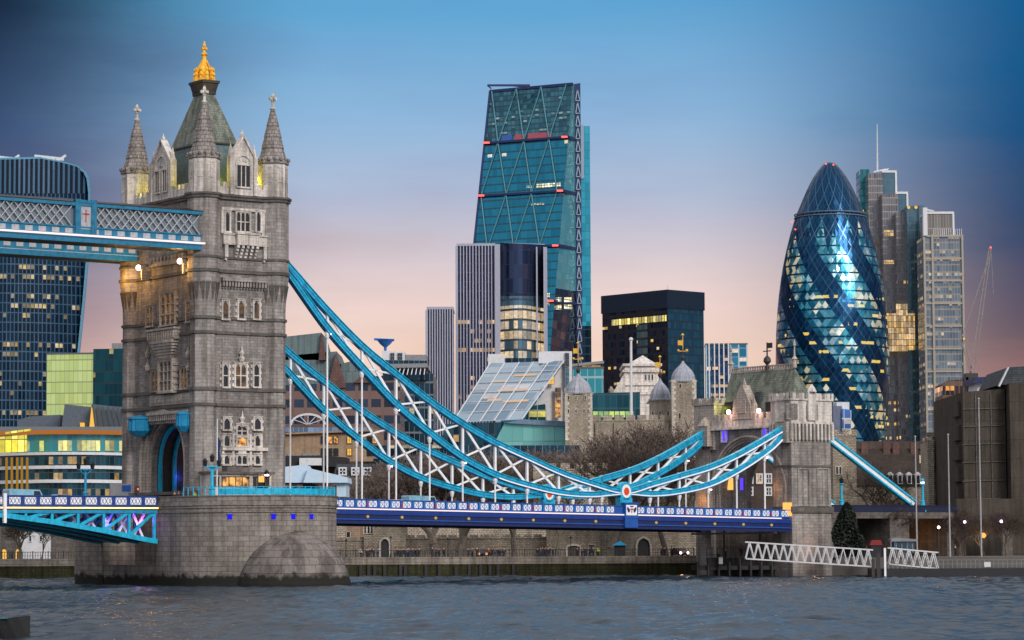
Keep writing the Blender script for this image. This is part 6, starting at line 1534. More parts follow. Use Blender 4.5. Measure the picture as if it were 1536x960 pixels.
WY = 458
T = Thing('fortress_wall', 'low embattled rubble wall behind the quay, left of the plane trees', 'castle wall', WORLD, tuple(W(620, 838, WY)))
wallbox(T, 'wall', 470, 552, 810, WY, 1.6, rub); merlons(T, 470, 551, 809, WY, 1.6, .3, .35, rub)
wallbox(T, 'wall', 608, 822, 807, WY, 1.6, rub); merlons(T, 609, 822, 806, WY, 1.4, .35, .4, rub2)
T = Thing('gatehouse', 'small rubble gatehouse with pointed doorway below the bridge deck', 'gatehouse', WORLD, tuple(W(578, 838, WY)))
wallbox(T, 'wall', 546, 609, 788, WY - 1, 7, rub); merlons(T, 546, 609, 787, WY - 1, 1.3, .6, .8, rub2); arch_door(T, 570, 585, 807, 838, WY - 1, ash, M['iron'])
for px in (546.5, 551.5, 556.5): slit(T, px, px + 2.6, 790, 800, WY - 1)
T = Thing('inner_wall', 'tall weathered stone inner wall rising behind the low fortress wall', 'castle wall', WORLD, tuple(W(700, 838, WY + 20)))
wallbox(T, 'wall', 555, 830, 772, WY + 20, 3, rub2); wallbox(T, 'rosy_wall', 470, 560, 776, WY + 14, 5, rosy); wallbox(T, 'tower', 496, 520, 770, WY + 12, 8, rub2)
wallbox(T, 'tower', 800, 912, 703, WY + 30, 8, rub2); merlons(T, 800, 912, 703, WY + 30, 1.6, .8, .9, rub2); wallbox(T, 'ledge', 800, 850, 730, WY + 28, 2, rub); wallbox(T, 'wall', 900, 1040, 718, WY + 36, 6, rub)
slit(T, 520, 525, 798, 806, WY + 11.9); slit(T, 812, 815, 712, 722, WY + 30); slit(T, 867, 870, 712, 720, WY + 30)
T = Thing('river_gate', 'broad rubble river front with pointed gateway and low blocked arch', 'castle wall', WORLD, tuple(W(940, 838, WY - 4)))
wallbox(T, 'wall', 820, 1062, 780, WY - 4, 9, rub); merlons(T, 820, 1062, 780, WY - 4, 1.5, .8, .9, rub2)
arch_door(T, 955, 976, 806, 838, WY - 4, ash, M['iron']); arch_door(T, 850, 871, 817, 838, WY - 4, ash, paint('blocked_arch', (.10, .09, .075), .8), pointed=False, name='blocked_arch'); slit(T, 883, 892, 817, 830, WY - 4)
c = MB()
for k in range(12): a = W(925 + k * 10.5, 793, WY - 4); c.bar((a.x - .4, WY - 4.15, a.z + .5), (a.x, WY - 4.15, a.z - .3), .2, .2); c.bar((a.x + .4, WY - 4.15, a.z + .5), (a.x, WY - 4.15, a.z - .3), .2, .2)
T.part('corbel_arcade', c, ash)

# ---- the keep
KY = 620
T = Thing('castle_keep', 'square rubble keep with pale quoins and blue grey lead turret caps', 'castle', WORLD, tuple(W(945, 745, KY)))
def turret(x0, x1, yt, yb, Y, capt, cw=.9, mat=rub, vane=None, rnd=False):
    a = W(x0, yb, Y); b = W(x1, yt, Y); w = b.x - a.x; cx = (a.x + b.x) / 2; mb = MB(); q = MB()
    if rnd: mb.lathe(cx, Y + w / 2, [(w / 2, a.z), (w / 2, b.z)], 12)
    else:
        mb.box(a.x, b.x, Y, Y + w, a.z, b.z); z = a.z; k = 0
        while z < b.z - .3:
            l = .85 if k % 2 else .5; q.box(a.x - .06, a.x + l, Y - .06, Y + l, z, z + .62); q.box(b.x - l, b.x + .06, Y - .06, Y + l, z, z + .62); z += .66; k += 1
    nb = len(mb.v)
    for f_ in q.f: mb.f.append(tuple(nb + i for i in f_)); mb.m.append(1)
    mb.v += q.v; t = T.part('turret', mb, [mat if not rnd else rub2, ash])
    m2 = MB(); r = w * .5 * (1.06 if not rnd else .98); cz = W(x0, capt + 5, Y).z; h = cz - b.z
    m2.lathe(cx, Y + w / 2, [(r * 1.12, b.z - .2), (r * 1.12, b.z + .15), (r * .98, b.z + .3), (r * .93, b.z + h * .25), (r * .78, b.z + h * .45), (r * .52, b.z + h * .63), (r * .28, b.z + h * .76), (r * .12, b.z + h * .88), (.12, cz)], 12, a0=PI / 4)
    cp = T.part('lead_cap', m2, lead, t)
    m3 = MB(); m3.lathe(cx, Y + w / 2, [(.14, cz - .3), (.5, cz + .4), (.5, cz + .7), (.12, cz + 1.1), (.08, cz + 3.2)], 8); T.part('finial', m3, M['iron'], t)
    if vane:
        zz = W(x0, vane, Y).z; yy = Y + w / 2; m4 = MB(); m4.tube((cx, yy, cz + 1), (cx, yy, zz + 1.4), .1); m4.box(cx - 1.0, cx + 1.1, yy - .06, yy + .06, zz - 2.1, zz - 1.95); m4.box(cx - 1.1, cx + .05, yy - .05, yy + .05, zz - .7, zz + .4); m4.lathe(cx, yy, [(.05, zz + 1.3), (.4, zz + 1.6), (.05, zz + 2)], 6); m4.ball((cx + .9, yy, zz - 1.9), .35, 6, 4); m4.ball((cx - 1, yy, zz - 1.9), .3, 6, 4); T.part('weathervane', m4, M['gold'], t)
    return t
turret(849, 888, 589, 745, KY, 553, vane=524)
for px, y0, y1 in ((852, 594, 599), (863, 594, 599), (877, 594, 599), (852, 614, 619), (863, 614, 619), (875, 614, 619), (881, 614, 619)): slit(T, px, px + 2, y0, y1 + .6, KY)
wallbox(T, 'buttress', 845, 884, 690, KY - 3, 3, rub2); wallbox(T, 'buttress', 848, 900, 660, KY - 1.2, 1.2, rub2)
wallbox(T, 'wall', 886, 1012, 630, KY + 2, 18, rub); merlons(T, 888, 1012, 629.5, KY + 2, 2.0, .55, 1.0, rub2)
for px in (893, 921, 962, 999): wallbox(T, 'pilaster', px, px + 4, 634, KY + 1.5, .5, rub2)
turret(975, 1008, 599, 640, KY + 8, 560, rnd=True, vane=545)
for px in (978, 989, 1001): slit(T, px, px + 2.4, 617, 624, KY + 7.6)
turret(1009, 1044, 571, 720, KY - 1, 534, vane=512)
for px, y0, y1 in ((1019, 576, 582), (1018, 620, 628)): slit(T, px, px + 3, y0, y1, KY - 1)
wallbox(T, 'wall', 1040, 1100, 622, KY, 10, rub2)
T = Thing('flagpole', 'tall white flagpole in front of the stepped white stone tower', 'flagpole', WORLD, tuple(W(947, 640, 628)))
mb = MB(); a = W(947, 640, 628); b = W(946.5, 511, 628); mb.tube(a, b, .36, .28, 8); mb.ball(b + Vector((0, 0, .3)), .5, 8, 5); T.part('pole', mb, whitep)

wst = stone('white_stone_office', (.82, .77, .74, 1), (.74, .70, .67, 1), (.4, .38, .36, 1), 3.0, 1.1, .04, .4, streak=.5)
T = Thing('stepped_stone_building', 'stepped white stone monument tower with pyramidal top behind the keep', 'tower', WORLD, tuple(W(960, 745, 800)))
for x0, x1, y0, d in ((890, 1008, 622, 0), (916, 1004, 606, 2), (927, 996, 592, 4), (937, 990, 549, 7)): wallbox(T, 'stage', x0, x1, y0, 800 + d, 30, wst)
for x0, x1, y0, d in ((936, 991, 558, 6.6), (936, 991, 549, 6.6), (927, 996, 592, 4), (937, 990, 578, 6.8)): a = W(x0, y0, 800 + d); b = W(x1, y0, 800 + d); mb = MB(); mb.box(a.x - .4, b.x + .4, 800 + d - .4, 830, a.z, a.z + .7); T.part('cornice', mb, wst)
mb = MB(); a, b, t_ = W(937, 549, 807), W(990, 549, 807), W(964, 533, 818); mb.add([a, b, b + Vector((0, 22, 0)), a + Vector((0, 22, 0)), t_], ((0, 1, 4), (1, 2, 4), (2, 3, 4), (3, 0, 4))); T.part('pyramid_roof', mb, wst)
for px in (967.5, 972.5, 977.5): slit(T, px, px + 2.2, 562, 570, 807, wst)
arch_door(T, 968, 982, 600, 622, 802.8, wst, M['band']); slit(T, 945, 955, 602, 612, 802.8, wst, fill=wst)
mb = MB()
for i in range(5): a = W(905 - i * 3 + 12, 585 + i * 8, 799); mb.lathe(a.x, 801, [(1.0, a.z - 3), (.9, a.z), (.2, a.z + 1.2)], 6)
T.part('statue_group', mb, rub2); hull(T, 'sculpted_wing', [(884, 645), (890, 622), (912, 600), (926, 578), (938, 558), (938, 645)], 803, 12, wst)

# ------------------------------------------------------------------ bare winter trees
bark = paint('plane_tree_bark', (.13, .11, .09), .9, dirt=.5); twigm = paint('bare_twigs', (.060, .042, .034), .9); twig2 = paint('russet_twigs', (.14, .105, .09), .9)
def bare_tree_mesh(seed, H=18.0, spread=1.0, fork=2, levels=6, tw=.045, lean=0.0, trunkh=.22, r0=.5, dens=3, s0=.42):
    rnd = random.Random(seed); tr = MB(); tg = MB()
    def grow(p, d, L, r, lv):
        n = 3 if lv < 2 else 2; q = p; dd = d
        for i in range(n):
            dd = (dd + Vector((rnd.gauss(0, .13), rnd.gauss(0, .13), rnd.gauss(0.02, .08)))).normalized(); e = q + dd * (L / n)
            rr0 = r * (1 - .35 * i / n); rr1 = r * (1 - .35 * (i + 1) / n)
            if lv <= 2: tr.tube(q, e, rr0, rr1, 6 if lv < 2 else 5, cap=False)
            else:
                s_ = dd.cross(Vector((rnd.gauss(0, 1), rnd.gauss(0, 1), rnd.gauss(0, 1)))).normalized() * max(tw * .6, rr0); u_ = dd.cross(s_) * .8; e1 = (max(tw * .5, rr1)) / max(tw * .6, rr0)
                tg.add([q + s_, q - s_ * .5 + u_, q - s_ * .5 - u_, e + s_ * e1, e + (-s_ * .5 + u_) * e1, e + (-s_ * .5 - u_) * e1], ((0, 1, 4, 3), (1, 2, 5, 4), (2, 0, 3, 5)))
            q = e
            if lv >= 2 and rnd.random() < .55 and lv < levels:
                a = rnd.random() * 2 * PI; sd = (dd.cross(Vector((math.cos(a), math.sin(a), .3)))).normalized(); grow(q, (dd * .6 + sd * .8 + Vector((0, 0, .1))).normalized(), L * .55, r * .45, lv + 1)
        if lv >= levels: return
        k = (fork if lv == 0 else dens if lv < 4 else 3); base = rnd.random() * 2 * PI
        for i in range(k):
            a = base + 2 * PI * i / k + rnd.gauss(0, .35); out = (s0 if lv == 0 else .62) * spread * rnd.uniform(.7, 1.3)
            nd = (dd + Vector((math.cos(a) * out, math.sin(a) * out, .10))).normalized()
            grow(q, nd, L * (rnd.uniform(.62, .86) if lv else rnd.uniform(.9, 1.1)), r * (.68 if lv == 0 else .60), lv + 1)
    grow(Vector((0, 0, -.2)), Vector((lean, 0, 1)).normalized(), H * trunkh, r0, 0)
    top = max(v.z for v in tg.v); s_ = H / top
    for b_ in (tr, tg):
        b_.v = [v * s_ for v in b_.v]
    return tr, tg
TM = []
for sd, kw in ((11, dict(fork=2, r0=.5, trunkh=.13, spread=.95, s0=.75)), (5, dict(fork=3, r0=.5, dens=3, trunkh=.2, s0=.6)), (23, dict(fork=3, trunkh=.3, r0=.5, spread=1.15)), (41, dict(fork=4, trunkh=.14, r0=.4, spread=1.3, tw=.05))):
    a, b = bare_tree_mesh(sd, 18.0, **kw); TM.append((a.mesh('trunk', [bark]), b.mesh('crown', [twigm]), b.mesh('crown', [twig2])))
def bare_tree(label, px, pyt, Y, k, rz=0.0, zb=GZ, group=None, russet=False, wide=1.0, hh=None):
    b = W(px, 830, Y); h = hh or (W(px, pyt, Y).z - zb); T = Thing('bare_tree', label, 'tree', WORLD, (b.x, Y, zb), group)
    s_ = h / 18.0; T.e.scale = (s_ * wide, s_ * wide, s_); T.e.rotation_euler = (0, 0, rz)
    T.part('trunk', TM[k][0], bark); T.part('crown', TM[k][2 if russet else 1], twigm); return T
G1 = 'bare plane trees on the wharf'
bare_tree('bare plane tree with V shaped double trunk, left of its twin on the wharf', 655, 690, 446, 0, .2, group=G1, wide=1.1)
bare_tree('bare forked plane tree right beside the V trunked one on the wharf', 690, 685, 447, 0, 2.2, group=G1, wide=1.1)
bare_tree('pair stemmed bare tree on the wharf left of the low blocked arch', 771, 695, 448, 1, 1.0, group=G1)
bare_tree('leaning bare tree on the wharf just before the low blocked arch', 836, 690, 447, 2, 2.0, group=G1)
bare_tree('dark bare tree on the wharf beside the blue roofed kiosk', 915, 660, 447, 1, 3.4, group=G1, wide=1.1)
bare_tree('thick trunked bare tree on the wharf right of the pointed gateway', 1000, 640, 447, 2, 4.6, group=G1, wide=1.1)
G2 = 'bare trees in front of the keep'
for i, (px, yt, Y, k, rz, w, l) in enumerate(((950, 628, 500, 3, .3, 1.1, 'broad russet bare tree in front of the flagpole and keep wall'), (900, 655, 505, 3, 1.7, .9, 'rounded bare tree at the foot of the left keep turret'), (1012, 640, 498, 3, 2.9, 1.05, 'dense bare tree below the right keep turret'), (1050, 672, 492, 2, 4.0, .9, 'bare tree half hidden behind the far arch pier'), (975, 664, 490, 2, 5.2, .9, 'darker bare tree in front of the broad russet one'))):
    bare_tree(l, px, yt, Y, k, rz, group=G2, russet=True, wide=w)
G3 = 'low bare trees seen above the bridge deck'
for i, (px, yt, Y, k, rz, l) in enumerate(((560, 700, 520, 3, 0, 'low bare tree in front of the grey terrace, nearest the marquee'), (600, 690, 530, 2, 1, 'slim bare tree before the white dormered terrace'), (628, 672, 540, 3, 2, 'rounded bare tree right of the grey terrace'), (725, 670, 520, 3, 4, 'bare tree below the foot of the sloping glass roof'), (760, 672, 540, 1, 5, 'bare tree in front of the mint glass base'), (798, 668, 545, 3, .6, 'bare tree right of the mint glass base'), (825, 672, 560, 2, 1.6, 'bare tree beside the left keep buttress'))):
    bare_tree(l, px, yt, Y, k, rz, group=G3, russet=True, wide=1.2)

# ------------------------------------------------------------------ abutment tower at the bank end of the side span
xS = 93.2; yC = BR.on(1187.5, 700, x=xS).y; xN = BR.on(1246, 700, y=yC).x; yFar = BR.on(1043, 700, x=xS).y
AB = Thing('abutment_tower', 'battlemented stone gate tower with steep green roof at the bank end of the bridge', 'gate tower', BR, (xS, 0, 0))
FA = Face(BR, 'E', yC); FB = Face(BR, 'S', xS)
g1, z_ = FB.px(1173, 740); g0, z_ = FB.px(1072, 740); _, zat = FB.px(1125, 663); _, zwt = FB.px(1120, 641); _, zdk = FA.px(1200, 770)
ya, yb = -g1, -g0; yc_ = (ya + yb) / 2; hw = (yb - ya) / 2
mb = MB(); zs_ = zat - hw * 1.0
mb.extr(arch_poly(yC + .3, yFar, 8.6, zwt, yc_, hw, zs_, 18, 1.0), 'x', xS + .3, xN - .4)
AB.part('arch_wall', mb, M['granite_rough'])
mb = MB()
for k in range(4):
    h_ = hw + .9 - .32 * k; x0 = xS + .05 + .25 * k
    for i in range(20):
        t0, t1 = PI * i / 20, PI * (i + 1) / 20; mb.bar((x0, yc_ - h_ * math.cos(t0), zs_ + h_ * math.sin(t0)), (x0, yc_ - h_ * math.cos(t1), zs_ + h_ * math.sin(t1)), .3, .3, upv=(1, 0, 0))
    for sg in (-1, 1): mb.box(x0 - .15, x0 + .15, yc_ + sg * h_, yc_ + sg * (h_ - .28), 8.6, zs_)
AB.part('arch_moulding', mb, M['portland_warm'])
e0 = BR.on(1160, 700, x=xS).y   # inner edge of the near corner block
_, zcr = FA.px(1215, 590); _, zc0 = FA.px(1215, 636); _, zm0 = FA.px(1215, 656)
mb = MB(); mb.box(xS, xN, yC, e0, -3, zm0); mb.box(xS, xN, yFar - 3.6, yFar, -3, zm0 - 1.2); mb.box(xS + 1, xN, yC + 3, yFar - 2, -3, 7.6); AB.part('wall', mb, M['granite'])
mb = MB(); _, zb1 = FA.px(1215, 764); mb.box(xS - .3, xN + .3, yC - .3, e0 + .1, zb1 - .5, zb1 + .4); _, zb2 = FA.px(1215, 701)
mb.box(xS - .15, xN + .15, yC - .15, e0, zb2, zb2 + .35); AB.part('string_course', mb, M['band'])
mb = MB()
for x0, x1 in ((1196, 1214), (1225, 1243)):
    a0, a1, z0, z1 = FA.rect(x0, 704, x1, 757); FA.box(mb, a0, a0 + .22, z0, z1, 0, .16); FA.box(mb, a1 - .22, a1, z0, z1, 0, .16); FA.box(mb, a0, a1, z1, z1 + .22, 0, .16); FA.box(mb, a0, a1, z0 - .22, z0, 0, .16); FA.box(mb, (a0 + a1) / 2 - .1, (a0 + a1) / 2 + .1, z0, z1, 0, .1)
AB.part('blind_panel', mb, M['granite'])
def crown(x0, x1, y0, y1, z0, zc, zt, mat, n=4):
    mb = MB(); mb.box(x0 - .35, x1 + .35, y0 - .35, y1 + .35, zc, zc + .35); mb.box(x0 - .2, x1 + .2, y0 - .2, y1 + .2, zc + .35, zt - 1.1)
    mb.box(x0 - .4, x1 + .4, y0 - .4, y1 + .4, zt - 1.1, zt - .85)
    for (ax, s0, s1, c) in (('x', x0 - .4, x1 + .4, y0 - .4), ('x', x0 - .4, x1 + .4, y1), ('y', y0 - .4, y1 + .4, x0 - .4), ('y', y0 - .4, y1 + .4, x1)):
        L = s1 - s0; m_ = max(2, int(round(L / 1.7)))
        for i in range(m_):
            q = s0 + L * i / m_ + .0; w_ = L / m_ * .6
            if ax == 'x': mb.box(q, q + w_, c, c + .4, zt - .85, zt)
            else: mb.box(c, c + .4, q, q + w_, zt - .85, zt)
        m_ = max(4, int(round(L / .75)))
        for i in range(m_ + 1):
            q = s0 + .2 + (L - .4) * i / m_
            if ax == 'x': mb.box(q - .17, q + .17, c - .05, c + .4, z0, zc); 
            else: mb.box(c - .05, c + .4, q - .17, q + .17, z0, zc)
    return AB.part('battlement', mb, mat)
crown(xS, xN, yC, e0, zm0 - .4, zc0, zcr, M['portland'])
crown(xS + .4, xN, yFar - 4.2, yFar + .3, zm0 - 1.4, zc0 - .6, zcr + .1, M['portland_warm'])
for px in (1186, 1216): mb = MB(); a, z = FA.px(px, 612); FA.box(mb, a - 1.1, a + 1.1, zc0 + .6, zcr - 1.6, .2, .32); AB.part('dark_panel', mb, M['granite_rough'])
mb = MB(); a, z = FA.px(1215, 605); FA.box(mb, a - .8, a + .8, zc0 + .5, zcr + .2, .3, .55); p = FA.p(a, 0, .4); mb.lathe(p[0], p[1], [(.8, zcr + .2), (.5, zcr + .8), (.1, zcr + 1.3)], 6); AB.part('shield_gablet', mb, M['portland'])
# middle parapet and gablet
_, zp1 = FB.px(1115, 620); _, zp0 = FB.px(1115, 640)
mb = MB(); mb.box(xS - .1, xS + .5, e0, yFar - 4, zp0, zp1 - .9); mb.box(xS - .35, xS + .5, e0, yFar - 4, zp0 - .35, zp0)
y = e0 + .4
while y < yFar - 4.4: mb.box(xS - .1, xS + .5, y, y + 1.0, zp1 - .9, zp1); y += 1.7
AB.part('parapet', mb, M['portland'])
gy = -FB.px(1114, 600)[0]; _, gz = FB.px(1114, 578); mb = MB(); mb.extr([(gy - 2.2, zp1 - .9), (gy + 2.2, zp1 - .9), (gy + 2.0, zp1 + 1.2), (gy + .25, gz), (gy - .25, gz), (gy - 2.0, zp1 + 1.2)], 'x', xS - .25, xS + 1.2); mb.lathe(xS + .4, gy, [(.4, gz - .2), (.2, gz + .6), (.04, gz + 1.2)], 6)
for k in (-1, 1): mb.lathe(xS + .3, gy + k * 2.2, [(.35, zp1), (.3, zp1 + 1.6), (.03, zp1 + 2.8)], 6)
mb.box(xS - .36, xS - .24, gy - 1, gy + 1, zp1, zp1 + 2.1); AB.part('gablet', mb, M['portland_warm'])
# roof: ridge across the road
rx = (xS + xN) / 2 + .3; r0 = BR.on(1097, 562, x=rx); r1 = BR.on(1192, 549, x=rx); zr = (r0.z + r1.z) / 2
bx0, bx1 = xS + .9, xN - .3; by0, by1 = e0 - 3.5, BR.on(1076, 625, x=bx0).y
mb = MB(); A = [(bx0, by0, zp1 - 1), (bx1, by0, zp1 - 1), (bx1, by1, zp1 - 1), (bx0, by1, zp1 - 1)]; ra, rb = (rx, r1.y, zr), (rx, r0.y, zr)
mb.add(A + [ra, rb], ((0, 1, 4), (1, 2, 5, 4), (2, 3, 5), (3, 0, 4, 5))); AB.part('roof', mb, M['slate_green'])
mb = MB(); mb.bar(ra, rb, .25, .3)
n = 26
for i in range(n + 1): p = Vector(ra).lerp(Vector(rb), i / n); mb.box(p.x - .1, p.x + .1, p.y - .1, p.y + .1, zr, zr + .6)
mb.bar(Vector(ra) + Vector((0, 0, .62)), Vector(rb) + Vector((0, 0, .62)), .2, .2); AB.part('ridge_cresting', mb, M['portland_warm'])
for p in (ra, rb): mb = MB(); mb.lathe(p[0], p[1], [(.32, zr), (.3, zr + 1.1), (.5, zr + 1.3), (.14, zr + 1.8), (.1, zr + 3.2), (.24, zr + 3.4), (.04, zr + 4.3)], 8); AB.part('finial', mb, M['portland_warm'])
p = BR.on(1151, 552, x=rx); mb = MB(); mb.lathe(rx, p.y, [(.35, zr), (.2, zr + .8), (.6, zr + 1.3), (.5, zr + 1.8), (.12, zr + 2.2), (.1, zr + 4.2)], 8); mb.box(rx - .05, rx + .05, p.y - 1.2, p.y + .1, zr + 3.3, zr + 4.1); mb.box(rx - .05, rx + .05, p.y - .9, p.y + .9, zr + 2.8, zr + 2.95); AB.part('weathervane', mb, M['iron'])
for px in (1096, 1158):
    y_ = BR.on(px, 612, x=xS + 1.5).y; _, z_ = FB.px(px, 615); mb = MB(); mb.box(xS + 1.0, xS + 3.0, y_ - .9, y_ + .9, z_ - .8, z_ + 1.3); AB.part('roof_dormer', mb, M['dark'])
y_ = BR.on(1134, 600, x=xS + 1.6).y; _, z_ = FB.px(1134, 596); mb = MB(); mb.bar((xS + 1.3, y_, z_ - 1.4), (xS + 2.2, y_, z_ + 1.0), 1.6, .12); AB.part('roof_hatch', mb, M['slate'])
for px, py in ((1093, 618), (1138, 616)):
    v = BR.on(px, py, x=xS - .6); mb = MB(); mb.ball((v.x, v.y, v.z), .36); AB.part('floodlight', mb, M['pink']); lamp('POINT', (v.x - .9, v.y, v.z - .2), 100, (1, .5, .3), .3, BR)
lamp('POINT', (xS + .6, BR.on(1080, 610, x=xS + .5).y, zp1 + 1), 50, (.9, 1, .05), .2, BR); lamp('POINT', (xS + .9, BR.on(1165, 600, x=xS + .5).y - .5, zp1 + 1.4), 60, (.9, 1, .05), .2, BR)
for px0, px1, py0, py1 in ((1084, 1089, 646, 662), (1145, 1150, 643, 658)):
    a0, a1, z0, z1 = FB.rect(px0, py0, px1, py1); mb = MB(); FB.box(mb, a0 - .25, a0, z0 - .2, z1 + .2, 0, .2); FB.box(mb, a1, a1 + .25, z0 - .2, z1 + .2, 0, .2); FB.box(mb, a0, a1, z1, z1 + .2, 0, .2); FB.box(mb, a0, a1, z0 - .2, z0, 0, .2)
    w_ = AB.part('window', mb, M['portland']); m2 = MB(); FB.box(m2, a0, a1, z0, z1, -.3, .05); AB.part('pane', m2, M['violet'], w_)
# corbelled chain anchorage blocks
for yy in (-9.15, 9.15):
    z_ = fu(92.8); mb = MB(); mb.box(xS - 1.0, xS + .5, yy - 1.3, yy + 1.3, z_ - 2.2, z_ + .9); mb.lathe(xS - .3, yy, [(1.2, z_ + .9), (.7, z_ + 1.7), (.1, z_ + 2.3)], 4, a0=PI / 4)
    AB.part('anchor_block', mb, M['portland_warm'])
# lights and openings inside the arch
mb = MB(); mb.box(xN + 14, xN + 15, yc_ - hw, yc_ + hw, 8, 17); 
for px0, px1, c_ in ((1083, 1090, 'violet'), (1091, 1099, 'warm'), (1111, 1114, 'violet')):
    v0 = BR.on(px0, 735, x=xS + 2.6); v1 = BR.on(px1, 717, x=xS + 2.6); mb = MB(); mb.box(xS + 2.5, xS + 2.7, v1.y, v0.y, v0.z, v1.z); AB.part('arch_light', mb, M[c_])
v0 = BR.on(1078, 745, x=xS + 3); v1 = BR.on(1112, 690, x=xS + 3); mb = MB(); mb.box(xS + 2.8, xS + 4, v1.y, v0.y + 1, 9.4, v1.z); AB.part('inner_pier', mb, M['granite'])
lamp('POINT', (xS - 1.2, BR.on(1055, 735, x=xS).y, 11.5), 160, (1, .42, .1), .3, BR); lamp('POINT', (xS - 1.2, e0 + .3, 13.2), 130, (1, .4, .1), .3, BR); lamp('POINT', (xS + 3, yC - 2.0, 4.0), 90, (1, .5, .3), .3, BR)
v = BR.on(1181, 764, y=yC - .1); mb = MB(); mb.box(xS - 1.4, xS - .1, yC - .05, yC + .5, v.z - 1.0, v.z + 1.0); AB.part('amber_lamp_box', mb, M['warm'])

M['iron_blue'] = paint('dark_blue_iron', (.006, .012, .045), .5)
# ---- land stays and viaduct beyond the tower
T = Thing('land_stay', 'straight light blue stay sloping down to the right behind the gate tower', 'stay', BR, (xN, -9.15, 0), 'land stays of the bridge')
a = BR.on(1246, 654, y=-9.15); b = BR.on(1372, 752, y=-9.15)
mb = MB(); mb.bar((a.x, -9.15, a.z), (b.x, -9.15, b.z), .8, .26); 
d_ = (b - a).normalized(); nrm = Vector((-d_.z, 0, d_.x)); 
m_1 = MB(); m_1.bar(a + nrm * -.95, b + nrm * -.95, .8, .26); T.part('upper_edge', mb, M['cyan']); T.part('lower_edge', m_1, M['cyan'])
m_2 = MB(); m_2.bar(a + nrm * -.47, b + nrm * -.47, .35, .72); T.part('web', m_2, M['white'])
T2_ = Thing('land_stay', 'matching blue stay on the far side of the road behind the gate tower', 'stay', BR, (xN, 9.15, 0), 'land stays of the bridge')
for nm, off, w_, h_, mt in (('upper_edge', 0, .8, .26, 'cyan'), ('lower_edge', -.95, .8, .26, 'cyan'), ('web', -.47, .35, .72, 'white')):
    m_ = MB(); s_ = Vector((0, 18.3, 0)); m_.bar(a + nrm * off + s_, b + nrm * off + s_, w_, h_); T2_.part(nm, m_, M[mt])
T = Thing('approach_viaduct', 'stone approach viaduct with blue parapet and arches running right from the gate tower', 'viaduct', BR, (xN, -10, GZ))
mb = MB(); mb.box(xN + .1, 127, -10.3, 10.3, 8.6, 9.6); 
for k, x in enumerate((xN + .1, xN + 12, xN + 24, xN + 36)): mb.box(x, x + 4, -10.2, 10.2, GZ, 8.6)
T.part('wall', mb, M['band']); mb = MB(); mb.box(xN + .2, 127, -10.4, -10.2, 9.6, 10.5); mb.box(xN + .2, 127, -10.5, -10.1, 10.5, 10.6); T.part('parapet', mb, M['iron_blue'])
mb = MB(); mb.box(xN + .1, 127, -1, 9, GZ, 8.6); T.part('inner_wall', mb, M['granite'])
v = BR.on(1392, 812, y=-10.9); lamp('POINT', (v.x, -11.3, 5.0), 90, (1, .4, .08), .3, BR); lamp('POINT', (v.x + 1.5, -5, 5.5), 120, (1, .42, .1), .4, BR)

# ---- old houses, tower and ruin behind
T = Thing('stone_tower', 'small square medieval stone tower right behind the gate tower', 'tower', WORLD, tuple(W(1268, 800, 480)))
wallbox(T, 'wall', 1249, 1284, 652, 480, 8, rub); merlons(T, 1249, 1285, 651, 480, 1.1, .6, .8, rub2); slit(T, 1254, 1257, 700, 711, 480); slit(T, 1259, 1262, 700, 711, 480)
T = Thing('terraced_houses', 'dark roofed old houses with white dormers and chimneys behind the blue stay', 'houses', WORLD, tuple(W(1330, 800, 492)))
wallbox(T, 'wall', 1274, 1392, 728, 492, 10, rub); mb = MB(); a0 = W(1274, 728, 491.5); a1 = W(1392, 728, 491.5); b0 = W(1280, 673, 498); b1 = W(1388, 673, 498); mb.add([a0, a1, b1, b0, a0 + Vector((0, 14, 0)), a1 + Vector((0, 14, 0))], ((0, 1, 2, 3), (5, 4, 3, 2), (0, 3, 4), (1, 5, 2))); T.part('roof', mb, stone('brown_tiles', (.06, .045, .04, 1), (.045, .035, .032, 1), (.03, .025, .02, 1), .3, .25, .02, .4))
for px in (1333, 1347, 1361, 1374):
    a = W(px, 726, 491.3); b = W(px + 6.5, 712, 491.3); mb = MB(); mb.box(a.x, b.x, 491.3, 494, a.z, b.z); mb.extr([(a.x - .15, b.z), (b.x + .15, b.z), ((a.x + b.x) / 2, b.z + .5)], 'y', 491.2, 494); d_ = T.part('dormer', mb, whitep); m2 = MB(); m2.box(a.x + .12, b.x - .12, 491.2, 491.28, a.z + .15, b.z - .15); T.part('pane', m2, M['glassdark'], d_)
for px in (1292, 1325, 1339, 1366, 1383): wallbox(T, 'chimney', px, px + 10, 664, 497, 1.5, brk, zb=W(px, 690, 497).z)
window_grid(T, 'window', [(1380, 684, 1387, 694, 'amber')], 491.0, None, .1, whitep)
T = Thing('ruined_tower', 'broken pale stone tower beside the concrete hotel', 'tower', WORLD, tuple(W(1418, 800, 470)))
wallbox(T, 'wall', 1391, 1446, 664, 470, 8, rub2); wallbox(T, 'wall', 1399, 1440, 655, 470.4, 7, rub2); merlons(T, 1391, 1446, 653, 470, 1.6, .5, .5, rub2)
for x0, x1, y0 in ((1391, 1400, 660), (1404, 1412, 672), (1430, 1441, 668), (1420, 1428, 690)): wallbox(T, 'buttress', x0, x1, y0, 469, 1, rub2)
slit(T, 1414, 1419, 700, 716, 470)
